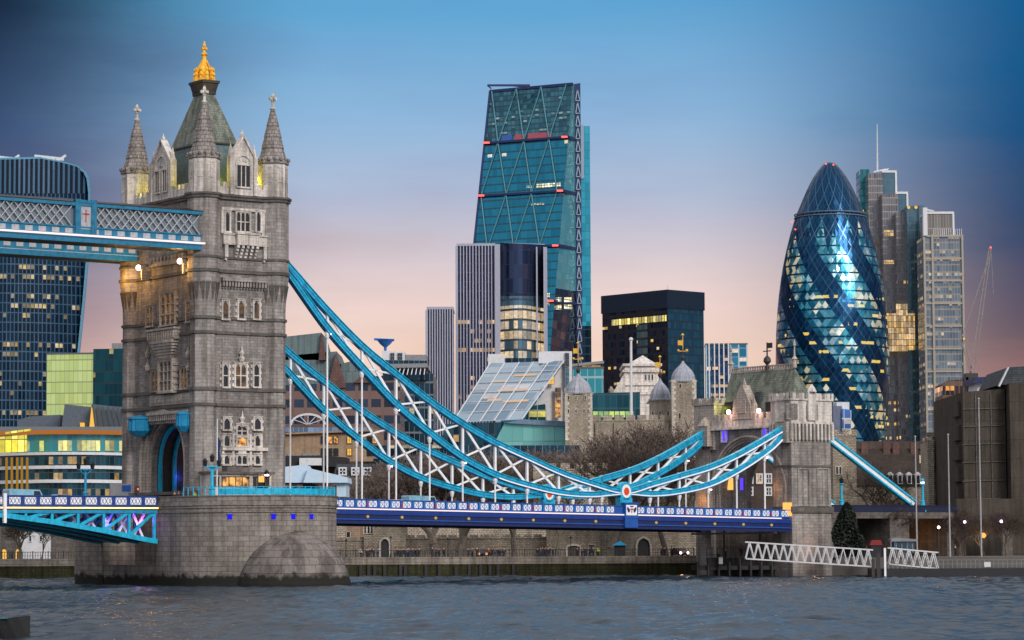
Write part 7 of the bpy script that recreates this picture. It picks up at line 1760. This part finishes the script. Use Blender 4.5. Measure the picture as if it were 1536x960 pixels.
# concrete hotel
T = Thing('concrete_hotel', 'large brown concrete slab hotel at the right edge with slit of yellow lights', 'hotel', WORLD, tuple(W(1490, 838, 440)))
wallbox(T, 'wall', 1444, 1507, 588, 440, 30, M['concrete'], y1=583); wallbox(T, 'wall', 1514, 1600, 575, 437, 30, M['concrete'], y1=575); wallbox(T, 'recess', 1506, 1515, 585, 446, 20, M['dark'])
for i, yy in enumerate((602, 638, 668, 700, 730, 760)): wallbox(T, 'stair_bay', 1437, 1445, yy, 442, 6, M['concrete'], zb=W(1440, yy + 22, 442).z)
hull(T, 'roof', [(1499, 577), (1512, 551), (1560, 548), (1560, 577)], 439, 20, M['slate']); hull(T, 'roof_edge', [(1498, 579), (1512, 551), (1514, 551), (1500, 580)], 438.4, 1, whitep)
for yy in (612, 638, 665, 692, 720): window_grid(T, 'window', [(1509, yy, 1513, yy + 2.4, 'amber')], 445.8, None, .06, M['dark'], panes=(1, 1))
mb = MB()
for px in (1463, 1486): a = W(px, 590, 439.9); mb.box(a.x - .06, a.x + .06, 439.8, 440.05, GZ, a.z)
for yy in (614, 640, 667, 694, 722, 749): a = W(1444, yy, 439.9); b = W(1507, yy - 2, 439.9); mb.bar(a, b, .2, .1)
T.part('joint', mb, M['band'])
wallbox(T, 'podium', 1435, 1536, 748, 436, 6, M['concrete'])
T = Thing('office_building', 'white low block with dark flat roof between crane and hotel roof', 'office building', WORLD, tuple(W(1485, 700, 620)))
hull(T, 'wall', [(1466, 640), (1466, 573), (1499, 570), (1499, 640)], 620, 12, whitep); hull(T, 'roof', [(1462, 574), (1462, 566), (1500, 564), (1500, 572)], 618, 16, M['navy'])

# ---- evergreen and right hand trees
def leafy(label, px, pyt, pyb, Y, wpx, seed, zb=GZ):
    rnd = random.Random(seed); b = W(px, pyb, Y); H = W(px, pyt, Y).z - zb; R0 = wpx / 2 / F_PX * Y; T = Thing('evergreen_tree', label, 'tree', WORLD, (b.x, Y, zb))
    mb = MB(); mb.tube((b.x, Y, zb), (b.x, Y, zb + H * .9), .3, .05); T.part('trunk', mb, bark); c = MB()
    for i in range(7000):
        t = rnd.random() ** .8; a = rnd.random() * 2 * PI; rr = R0 * (min(1, (1 - t) * 1.5) ** .6 * (.75 + .25 * min(1, t * 5))) * (.55 + .45 * rnd.random()) * (1 + .16 * math.sin(a * 3 + t * 9)); z = zb + .3 + H * t
        p = Vector((b.x + rr * math.cos(a), Y + rr * math.sin(a), z)); s_ = .22 * rnd.uniform(.6, 1.4); u = Vector((rnd.gauss(0, 1), rnd.gauss(0, 1), rnd.gauss(0, 1))).normalized(); w_ = u.cross(Vector((rnd.gauss(0, 1), rnd.gauss(0, 1), rnd.gauss(0, 1)))).normalized()
        c.add([p - u * s_, p + w_ * s_ * .6, p + u * s_, p - w_ * s_ * .6], ((0, 1, 2, 3),))
    T.part('crown', c, paint('evergreen_leaves', (.005, .010, .006), .7, var=.8, dirt=.6, scale=.8)); return T
leafy('round dark evergreen tree at the foot of the gate tower', 1271, 758, 826, 405, 46, 3)
G4 = 'bare trees right of the gate tower'
for px, yt, Y, k, rz, l in ((1300, 690, 470, 2, 0, 'bare tree below the blue stay, beside the small stone tower'), (1335, 745, 425, 3, 1, 'low bare tree below the dormered houses'), (1440, 760, 428, 3, 2, 'bare tree with lamps at the foot of the hotel'), (1510, 765, 428, 3, 3, 'low bare tree at the right edge by the hotel'), (1472, 772, 426, 2, 5, 'small bare tree beside the rightmost flagpole')):
    bare_tree(l, px, yt, Y, k, rz, group=G4)
G5 = 'bare trees under the bascule'
for px, yt, Y, k, rz, l in ((28, 770, 452, 3, 1, 'bare tree by the glowing arches under the bascule'), (62, 775, 455, 2, 0, 'middle bare tree against the white wall under the bascule'), (104, 770, 450, 1, 3, 'bare tree nearest the pier under the bascule')):
    bare_tree(l, px, yt, Y, k, rz, group=G5)
T = Thing('white_walled_building', 'pale walled building with glowing orange arches seen under the bascule', 'building', WORLD, tuple(W(60, 838, 466)))
wallbox(T, 'wall', -30, 124, 790, 466, 10, M['band']); wallbox(T, 'pale_wall', 30, 76, 797, 465.5, 4, whitep)
arch_door(T, 1, 12, 822, 839, 465.8, M['band'], M['amber']); arch_door(T, 22, 32, 822, 839, 465.4, M['band'], M['amber'])
for px in (44, 60): slit(T, px, px + 3, 804, 812, 465.5, whitep)

pole_m = paint('grey_white_pole', (.36, .36, .38), .5)
# ---- flagpoles, lamps on the right bank
for px, yt, yb_, l in ((1373.5, 655, 822, 'white flagpole nearest the gangway'), (1423, 652, 822, 'white flagpole in front of the ruined tower'), (1470, 598, 818, 'tallest white flagpole in front of the hotel wall')):
    a = W(px + 2, yb_, 415); b = W(px, yt, 415); T = Thing('flagpole', l, 'flagpole', WORLD, (a.x, 415, GZ), 'white flagpoles on the right bank'); mb = MB(); mb.tube((a.x, 415, GZ), (a.x, 415, b.z), .13, .08, 8); mb.ball((a.x, 415, b.z), .16, 6, 4); T.part('pole', mb, pole_m)
def globe_lamp(label, px, py, Y, zb=GZ, mat='pink', r=.28, group=None):
    g = W(px, py, Y); T = Thing('street_lamp', label, 'street lamp', WORLD, (g.x, Y, zb), group); mb = MB(); mb.lathe(g.x, Y, [(.2, zb), (.14, zb + .6), (.07, zb + .8), (.06, g.z - .2)], 6); T.part('post', mb, M['iron']); m2 = MB(); m2.ball(g, r, 8, 6); T.part('globe', m2, M[mat])
    return T
M['lilac_globe'] = emit('lilac_globe', (.85, .62, 1.0), 7.0)
for px, py, Y, mt, l in ((1408, 791, 424, 'pink', 'lit globe lamp right of the lit viaduct arch'), (1447, 783, 426, 'lilac_globe', 'lilac lit globe lamp below the ruined tower'), (1502, 782, 426, 'lilac_globe', 'lilac lit globe lamp at the foot of the hotel slit'), (1441, 790, 430, 'lilac_globe', 'small lilac lamp just left of the brighter one by the hotel')):
    globe_lamp(l, px, py, Y, mat=mt, r=.22 if Y < 428 else .14, group='globe lamps on the right bank')
mb = MB(); lamp('POINT', tuple(W(1475, 805, 424)), 160, (1, .5, .1), .3); T = globe_lamp('low amber lamp in the bushes by the tallest flagpole', 1475, 803, 423, mat='warm', r=.4)
v = BR.on(1390, 756, y=-10.6); lamp_post('light blue lamp standard with glowing pink lantern on the viaduct', v.x, v.y + .8, 9.6, 5.0, mat='cyan', r=.2, arms=1)
v = BR.on(1268, 756, y=-10.6); lamp_post('light blue lamp standard with dark lantern beside the small stone tower', v.x, v.y + .8, 9.6, 5.0, mat='cyan', glow=None, r=.2, arms=1)
v = BR.on(128, 742, y=8.5); lamp_post('light blue lamp standard with two arms on the far side of the bascule', v.x, v.y, 10.0, 6.0, mat='cyan_deep', glow=None, r=.2)
for px, py, l in ((588, 806, 'left of the two trees'), (521, 810, 'nearest the pier'), (674, 808, 'between the two forked trees'), (858, 806, 'above the blocked arch')):
    globe_lamp('slim black street lamp on the wharf, ' + l, px - 2, py, 440, mat='glassdark', r=.2, group='black street lamps on the wharf')

# ---- gangways, pontoon and jetty
rail_m = whitep
def truss(T, p0, p1, h, n, name='side_truss', w=.1, d=1.6):
    for dy in (0, d):
        mb = MB(); o = Vector((0, dy, 0)); u = Vector((0, 0, h)); mb.bar(p0 + o, p1 + o, w * 1.4, w * 2); mb.bar(p0 + o + u, p1 + o + u, w * 1.4, w * 2)
        for i in range(n):
            a, b, c = p0.lerp(p1, i / n) + o, p0.lerp(p1, (i + .5) / n) + o + u, p0.lerp(p1, (i + 1) / n) + o; mb.bar(a, b, w, w * 1.3); mb.bar(b, c, w, w * 1.3)
        T.part(name, mb, rail_m)
    mb = MB(); mb.bar(p0 + Vector((0, d / 2, .05)), p1 + Vector((0, d / 2, .05)), d, .12); T.part('walkway_deck', mb, M['iron'])
T = Thing('gangway', 'long white lattice gangway leading down to the pontoon', 'gangway', WORLD, tuple(W(1120, 838, 404)))
p0, p1 = W(1119, 838, 404), W(1310, 850, 402); truss(T, p0, p1, W(1119, 813, 404).z - p0.z, 15, w=.10)
T = Thing('gangway', 'short white lattice gangway between post and pontoon, right of the long one', 'gangway', WORLD, tuple(W(1350, 850, 398)))
p0, p1 = W(1334, 846, 398), W(1408, 853, 398); truss(T, p0, p1, 2.3, 6, w=.09)
T = Thing('pontoon', 'low dark floating pontoon with pale railings at the right edge', 'pontoon', WORLD, tuple(W(1420, 864, 396)))
a = W(1312, 862, 396); b = W(1640, 862, 396); mb = MB(); mb.box(a.x, b.x, 394, 404, -.5, W(1312, 853, 396).z); T.part('hull', mb, M['dark'])
mb = MB(); zt_ = W(1330, 840, 394.2).z; z0_ = W(1312, 853, 396).z; mb.box(a.x + 1.7, b.x, 394.2, 394.3, zt_ - .05, zt_); mb.box(a.x + 1.7, b.x, 394.2, 394.3, (zt_ + z0_) / 2, (zt_ + z0_) / 2 + .05); x = a.x + 1.7
while x < b.x: mb.box(x, x + .06, 394.2, 394.3, z0_, zt_); x += .65
T.part('railing', mb, greyp)
for px, yt, w_, mt in ((1328, 822, .28, 'white'), (1318, 830, .5, 'iron'), (1310, 838, .4, 'iron')):
    c = W(px, 860, 393.5); mb = MB(); mb.box(c.x - w_ / 2, c.x + w_ / 2, 393.5, 393.9, -1, W(px, yt, 393.5).z); T.part('mooring_post', mb, M[mt])
a = W(1481, 844, 394); mb = MB(); mb.box(a.x - .45, a.x + .45, 393.9, 394.0, a.z - .6, a.z + .1); T.part('notice_board', mb, whitep)
T = Thing('ticket_kiosk', 'glass sided kiosk with pale rounded roof beside the mooring post', 'kiosk', WORLD, tuple(W(1355, 830, 412)))
a = W(1341, 829, 412); b = W(1372, 812, 412); mb = MB(); mb.box(a.x, b.x, 412, 414, a.z, b.z); T.part('glass_wall', mb, cm('kiosk_glass', pw=.8, fh=3, glass=(.05, .08, .1), frame=(.3, .3, .3), lit=0)); mb = MB(); mb.extr([(a.x - .5, b.z), (b.x + .4, b.z), (b.x + .3, b.z + .3), (a.x, b.z + .55), (a.x - .5, b.z + .3)], 'y', 411.5, 414.5); T.part('roof', mb, greyp)
T = Thing('market_awning', 'small red awning at the head of the long gangway', 'awning', WORLD, tuple(W(1312, 828, 408))); mb = MB(); a = W(1305, 818, 408); b = W(1324, 810, 408); mb.extr([(a.x, a.z), (b.x, a.z), (b.x - .3, b.z), (a.x + .3, b.z)], 'y', 408, 410); T.part('canopy', mb, paint('dull_red_canvas', (.22, .01, .012))); mb = MB(); mb.box(a.x + .2, b.x - .2, 408.2, 409.8, GZ, a.z); T.part('stall', mb, M['dark'])
T = Thing('jetty', 'dark timber jetty with piles and pale rail under the end of the deck', 'jetty', WORLD, tuple(W(1100, 864, 412)))
a = W(1042, 850, 412); b = W(1182, 850, 412); mb = MB(); mb.box(a.x, b.x, 412, 420, a.z - .5, a.z + .1); T.part('platform', mb, M['iron'])
for i in range(9):
    px = 1046 + i * 16; c = W(px, 850, 411.8); mb = MB(); mb.tube((c.x, 411.8, -2), (c.x, 411.8, W(px, 843 - (i % 3) * 6, 411).z), .22, .2, 7); T.part('pile', mb, M['iron'])
mb = MB(); mb.bar(W(1037, 801, 412), W(1172, 799, 412), .3, .28); T.part('pale_beam', mb, greyp)
for px in (1086, 1140): mb = MB(); c = W(px, 800, 412); mb.box(c.x - .12, c.x + .12, 412, 412.3, GZ, c.z + .4); T.part('beam_post', mb, M['iron'])
mb = MB()
for yy in (822, 832): mb.bar(W(1060, yy, 411.5), W(1118, yy, 411.5), .07)
for px in range(1060, 1119, 8): mb.bar(W(px, 822, 411.5), W(px, 843, 411.5), .07)
T.part('guard_rail', mb, M['iron']); mb = MB(); c = W(1081, 841, 411); mb.box(c.x - .3, c.x + .3, 410.9, 411, c.z - .5, c.z + .5); T.part('notice_board', mb, whitep)
T = Thing('wharf_kiosk', 'small dark kiosk with blue pyramid roof on the wharf', 'kiosk', WORLD, tuple(W(929, 838, 441)))
a = W(922, 836, 441); b = W(938, 818, 441); mb = MB(); mb.box(a.x, b.x, 441, 442.6, GZ, b.z); T.part('booth', mb, M['dark']); mb = MB(); cx = (a.x + b.x) / 2; mb.add([(a.x - .4, 440.6, b.z), (b.x + .4, 440.6, b.z), (b.x + .4, 443, b.z), (a.x - .4, 443, b.z), (cx, 441.8, b.z + .7)], ((0, 1, 4), (1, 2, 4), (2, 3, 4), (3, 0, 4))); T.part('roof', mb, M['cyan_deep'])
# boat at the lower left corner
T = Thing('moored_boat', 'dark bow of a small boat at the lower left corner', 'boat', WORLD, tuple(W(5, 955, 158)))
c = W(0, 955, 158); mb = MB(); n = 8; rings = []
for i in range(n + 1):
    t = i / n; x = c.x - 3.2 + 4.9 * t; wd = 1.3 * (1 - t ** 2.4) + .03; sh = 1.0 + .3 * t * t
    rings.append([(x, 158 - wd, sh), (x, 158 - wd * .6, -.15), (x, 158 + wd * .6, -.15), (x, 158 + wd, sh), (x, 158 + wd * .8, sh - .08), (x, 158 - wd * .8, sh - .08)])
vs = [p for r in rings for p in r]; fs = []
for i in range(n):
    for k in range(6): fs.append((i * 6 + k, i * 6 + (k + 1) % 6, (i + 1) * 6 + (k + 1) % 6, (i + 1) * 6 + k))
mb.add(vs, fs + [tuple(range(6))]); T.part('hull', mb, paint('tarred_hull', (.006, .006, .008), .6)); mb = MB(); mb.bar((c.x - 3, 156.9, 1.08), (c.x + .6, 157.2, 1.2), .12, .1); T.part('gunwale', mb, paint('faded_teal_trim', (.03, .12, .15))); mb = MB(); mb.bar((c.x - 2.6, 157.2, .85), (c.x + .8, 157.5, .9), .05); mb.bar((c.x + .4, 157.4, .6), (c.x + .4, 157.4, .95), .04); mb.bar((c.x - 1.4, 157.2, .6), (c.x - 1.4, 157.2, .9), .04); mb.bar((c.x - .6, 158.2, .5), (c.x - .2, 158.2, 1.1), .3, .2); T.part('rail', mb, M['iron'])
# ---- low city blocks that close the view between the nearer things
dkb = stone('sooty_brick', (.12, .085, .075, 1), (.09, .065, .06, 1), (.06, .05, .045, 1), .6, .25, .03, .4)
for l, x0, x1, yt, Y, mt in (('long low dark brick block behind the bare trees, left of the keep', 560, 870, 668, 600, gC), ('low dark block behind the marquee', 410, 575, 692, 606, dkb), ('dark brick block seen through the gate tower arch', 1062, 1215, 672, 520, dkb), ('low dark block behind the dormered houses', 1215, 1470, 662, 560, dkb), ('dark block behind the round fronted office', -60, 215, 690, 620, gB)):
    T = Thing('city_block', l, 'building', WORLD, tuple(W((x0 + x1) / 2, 800, Y))); wallbox(T, 'wall', x0, x1, yt, Y, 12, mt)
    if 'arch' in l:
        window_grid(T, 'window', [(1122, 712, 1128, 724, 'glassdark'), (1136, 712, 1142, 724, 'pane_lit'), (1150, 712, 1156, 724, 'glassdark'), (1122, 732, 1128, 742, 'glassdark'), (1150, 732, 1156, 742, 'glassdark')], 519.9, None, .25, whitep)
# ------------------------------------------------------------------ people and vehicles
def skinned(verts, edges, radii, sub=1):
    me = bpy.data.meshes.new('tmp'); me.from_pydata(verts, edges, []); o = bpy.data.objects.new('tmp', me); COL.objects.link(o)
    m = o.modifiers.new('s', 'SKIN'); m.use_smooth_shade = True
    for i, r in enumerate(radii): me.skin_vertices[0].data[i].radius = (r[0], r[1]) if isinstance(r, tuple) else (r, r)
    me.skin_vertices[0].data[0].use_root = True
    s = o.modifiers.new('b', 'SUBSURF'); s.levels = sub; s.render_levels = sub
    dg = bpy.context.evaluated_depsgraph_get(); r = bpy.data.meshes.new_from_object(o.evaluated_get(dg)); bpy.data.objects.remove(o); bpy.data.meshes.remove(me); return r
def figure(step=0.0, arm=0.0, bag=False):
    P = [(0, 0, .95), (0, 0, 1.15), (0, 0, 1.38), (0, 0, 1.5), (0, -.02, 1.62), (0, -.01, 1.72)]
    E_ = [(0, 1), (1, 2), (2, 3), (3, 4), (4, 5)]; Rr = [(.16, .11), (.14, .10), (.17, .10), (.055, .055), (.085, .1), (.07, .08)]
    for sg in (-1, 1):
        b = len(P); f = step * sg
        P += [(sg * .1, 0, .9), (sg * .11 + 0, f * .5 - .02, .5), (sg * .11, f, .08), (sg * .12, f - .14, .04)]; Rr += [(.09, .09), .06, .045, .04]; E_ += [(0, b), (b, b + 1), (b + 1, b + 2), (b + 2, b + 3)]
        b = len(P); P += [(sg * .19, 0, 1.4), (sg * .25, -f * .4 + .02, 1.13), (sg * .24, -f * .8 - arm * .18, .9 + arm * .2), (sg * .23, -f * .9 - arm * .25, .82 + arm * .25)]; Rr += [.055, .045, .035, .035]; E_ += [(2, b), (b, b + 1), (b + 1, b + 2), (b + 2, b + 3)]
    return P, E_, Rr
skin_m = paint('skin', (.38, .22, .16), .6)
cloth = {k: paint('cloth_' + k, c, .85) for k, c in dict(black=(.015, .015, .02), navy=(.02, .03, .08), grey=(.09, .09, .1), blue=(.03, .12, .4), red=(.4, .03, .03), lime=(.45, .75, .05), white=(.5, .5, .52), brown=(.09, .05, .03)).items()}
FIG = []
for st_, ar in ((.0, 0), (.16, .2), (.06, .8)):
    P, E_, Rr = figure(st_, ar); body = skinned(P, E_, Rr, 1)
    # clothes: the same skeleton, slightly fuller, cut to coat and trousers
    P2 = [P[0], P[1], P[2]] + [P[10], P[11], P[12], P[18], P[19], P[20]] + [(0, 0, .78)]
    coat = skinned([P[1], P[0], P[2], (0, 0, .72), (0, 0, 1.46), P[10], P[11], P[12], P[18], P[19], P[20]], [(0, 1), (1, 3), (0, 2), (2, 4), (2, 5), (5, 6), (6, 7), (2, 8), (8, 9), (9, 10)], [(.18, .14), (.19, .15), (.19, .13), (.2, .16), (.07, .07), .07, .065, .055, .07, .065, .055], 1)
    tr = skinned([P[0], P[6], P[7], P[8], P[14], P[15], P[16]], [(0, 1), (1, 2), (2, 3), (0, 4), (4, 5), (5, 6)], [(.16, .13), .11, .085, .07, .11, .085, .07], 1)
    hair = MB(); hair.ball((0, .01, 1.74), .115, 8, 5); FIG.append((body, coat, tr, hair.mesh('hair', [cloth['brown']])))
FC = {}
def person(label, loc, k, coat, trous='black', rz=0.0, group=None, s=1.0):
    e = bpy.data.objects.new('person', None); COL.objects.link(e); e.location = loc; e.rotation_euler = (0, 0, rz); e.scale = (s, s, s); e['label'] = label; e['category'] = 'person'
    if group: e['group'] = group
    b, c, t, h = FIG[k]
    for nm, me, mt in (('body', b, skin_m), ('coat', c, cloth[coat]), ('trousers', t, cloth[trous]), ('hair', h, None)):
        key = (nm, k, mt.name if mt else '')
        if key not in FC:
            m2 = me.copy(); m2.name = nm
            if mt: m2.materials.clear(); m2.materials.append(mt)
            FC[key] = m2
        o = bpy.data.objects.new(nm, FC[key]); COL.objects.link(o); o.parent = e
rnd = random.Random(77)
xs = []
for a, b, n in ((548, 562, 4), (592, 630, 14), (648, 668, 4), (700, 722, 3), (738, 760, 6), (804, 832, 7), (866, 892, 6), (990, 1010, 3)): xs += [a + (b - a) * (i + rnd.random() * .7) / n for i in range(n)]
PG = 'people walking along the wharf'
for i, px in enumerate(xs):
    Y = 435.6 + rnd.random() * 5; p = W(px, 835, Y); person('person in dark coat among the visitors behind the black quay railing', (p.x, Y, GZ), rnd.randrange(3), rnd.choice(['black', 'navy', 'grey', 'black']), rnd.choice(['black', 'navy']), rnd.random() * 6.3, PG, rnd.uniform(.94, 1.06))
for px, c_, l in ((567, 'blue', 'person in bright blue jacket left of the pointed gatehouse door'), (611, 'blue', 'person in bright blue jacket in the densest part of the wharf crowd'), (897, 'lime', 'person in lime yellow safety jacket on the wharf'), (733, 'red', 'person in red coat beside the small vehicle with orange lamp'), (541, 'white', 'person in white coat nearest the pier on the wharf')):
    p = W(px, 835, 436); person(l, (p.x, 436, GZ), 1, c_, rz=rnd.random() * 6, group=PG)
for px, py, Y, c_, l in ((1112, 843, 413, 'navy', 'person in dark clothes standing on the jetty'), (1088, 843, 414, 'white', 'person in white top on the jetty'), (1317, 850, 400, 'red', 'person in red trousers at the head of the pontoon'), (1433, 826, 416, 'black', 'person in black on the right bank by the flagpoles'), (1300, 836, 410, 'grey', 'person in grey at the top of the long gangway')):
    p = W(px, py, Y); person(l, (p.x, Y, max(GZ if Y > 405 else 1.1, p.z if px < 1120 else 0)), 0 if px != 1088 else 2, c_, trous='black' if 'red' not in c_ else 'black', rz=.5)
# on the bridge: road level is about a metre below the parapet
for i, (px, y_, c_, l) in enumerate(((262, -6.5, 'black', 'person in black at the mouth of the road arch, leftmost'), (268, -6.9, 'navy', 'person in navy at the mouth of the road arch'), (275, -7.6, 'grey', 'person in grey by the corner turret'), (292, -11, 'lime', 'worker in lime safety jacket at the corner turret foot'), (283, -8.6, 'black', 'person in black between the grey coated one and the worker'))):
    v = BR.on(px, 742, y=y_); p = BR.w(v.x, y_, 10.25); person(l, tuple(p), i % 3, c_, rz=i * 1.3)

def car(label, fr, x, y, z, rz, col, van=False, lights=None, name='car'):
    T = Thing(name, label, 'van' if van else 'car', WORLD, (0, 0, 0)); L = 4.4 if not van else 5.2; w = .88 if not van else 1.0
    body = [(-L / 2, .35), (L / 2, .35), (L / 2 + .02, .75), (L / 2 - .5, .95), (L / 2 - 1.1, 1.0), (-L / 2 + .3, 1.02), (-L / 2, .9)] if not van else [(-L / 2, .35), (L / 2, .35), (L / 2, .9), (L / 2 - .6, 1.15), (L / 2 - 1.1, 2.0), (-L / 2 + .1, 2.1), (-L / 2, 1.9)]
    mb = MB(); mb.extr(body, 'y', -w, w)
    if not van: mb.extr([(-L / 2 + .35, 1.02), (L / 2 - 1.25, 1.0), (L / 2 - 1.9, 1.44), (-L / 2 + .9, 1.46)], 'y', -w * .86, w * .86)
    o = T.part('body', mb, col); g = MB()
    for sg in (-1, 1):
        yy = sg * (w * .87 if not van else w + .01)
        poly = [(-L / 2 + .6, 1.06), (L / 2 - 1.45, 1.05), (L / 2 - 1.95, 1.38), (-L / 2 + 1.0, 1.40)] if not van else [(L / 2 - 1.9, 1.25), (L / 2 - .85, 1.2), (L / 2 - 1.15, 1.85), (L / 2 - 1.9, 1.85)]
        g.extr(poly, 'y', yy - .02, yy + .02)
    T.part('window', g, M['glassdark'])
    for wx in (-L / 2 + .85, L / 2 - .9):
        for sg in (-1, 1): m2 = MB(); m2.tube((wx, sg * (w - .12), .33), (wx, sg * (w + .03), .33), .33, .33, 12); wh = T.part('wheel', m2, M['iron']); m3 = MB(); m3.tube((wx, sg * (w + .03), .33), (wx, sg * (w + .045), .33), .19, .19, 8); T.part('rim', m3, greyp, wh)
    for sg in (-1, 1): m2 = MB(); m2.ball((L / 2 - .02, sg * w * .68, .68), .13 if lights is None else .2, 8, 5); T.part('headlight', m2, M[lights] if lights else whitep)
    T.e.location = fr.w(x, y, z); T.e.rotation_euler = (0, 0, fr.a + rz); return T
lb = paint('pale_blue_car_paint', (.25, .5, .65), .25, .1); sv = paint('silver_car_paint', (.35, .36, .38), .25, .4); bk = paint('black_car_paint', (.015, .015, .02), .25)
v = BR.on(38, 742, y=-4); car('pale blue van on the bascule near the left edge', BR, v.x, -4, 10.05, 0, lb, True)
v = BR.on(96, 742, y=-4); car('silver car on the bascule behind the parapet', BR, v.x, -4, 10.05, 0, sv)
v = BR.on(632, 750, y=-6); car('pale blue van on the side span deck left of the middle', BR, v.x, -6, deck_z(v.x) - 1.3, 0, lb, True)
v = BR.on(598, 750, y=-6.4); car('white car on the side span deck following the pale blue van', BR, v.x, -6.4, deck_z(v.x) - 1.3, 0, whitep)
p = W(1020, 833, 438); car('dark car with bright pinkish headlights on the wharf', WORLD, p.x, 438, GZ, R(-75), bk, lights='pink'); lamp('POINT', (p.x, 434.0, GZ + .9), 60, (1, .45, .2), .2)
p = W(728, 835, 437); T = car('small dark vehicle with one orange lamp on the wharf', WORLD, p.x, 437, GZ, R(-100), bk, lights='warm')
# signs by the arch
v = BR.on(181, 740, y=8.2); T = Thing('information_sign', 'pale and blue information panel on the bridge footway left of the tower', 'sign', BR, (v.x, 8.2, 10)); mb = MB(); mb.box(v.x - 1.6, v.x + 1.6, 8.1, 8.3, 10, 13.2); T.part('panel', mb, greyp); mb = MB(); mb.box(v.x + .1, v.x + 1.5, 8.05, 8.09, 12.2, 13.0); T.part('blue_header', mb, M['blue'])
v = BR.on(206, 742, y=-6.3); T = Thing('traffic_signal', 'small traffic signal with red lamp at the bridge parapet', 'traffic signal', BR, (v.x, -6.3, 10)); mb = MB(); mb.box(v.x - .07, v.x + .07, -6.37, -6.23, 10, 12.2); T.part('post', mb, M['iron']); mb = MB(); mb.box(v.x - .2, v.x + .2, -6.5, -6.2, 11.5, 12.5); T.part('signal_head', mb, M['iron']); mb = MB(); mb.ball((v.x - .05, -6.55, 12.2), .12, 6, 4); T.part('red_lamp', mb, M['beacon'])
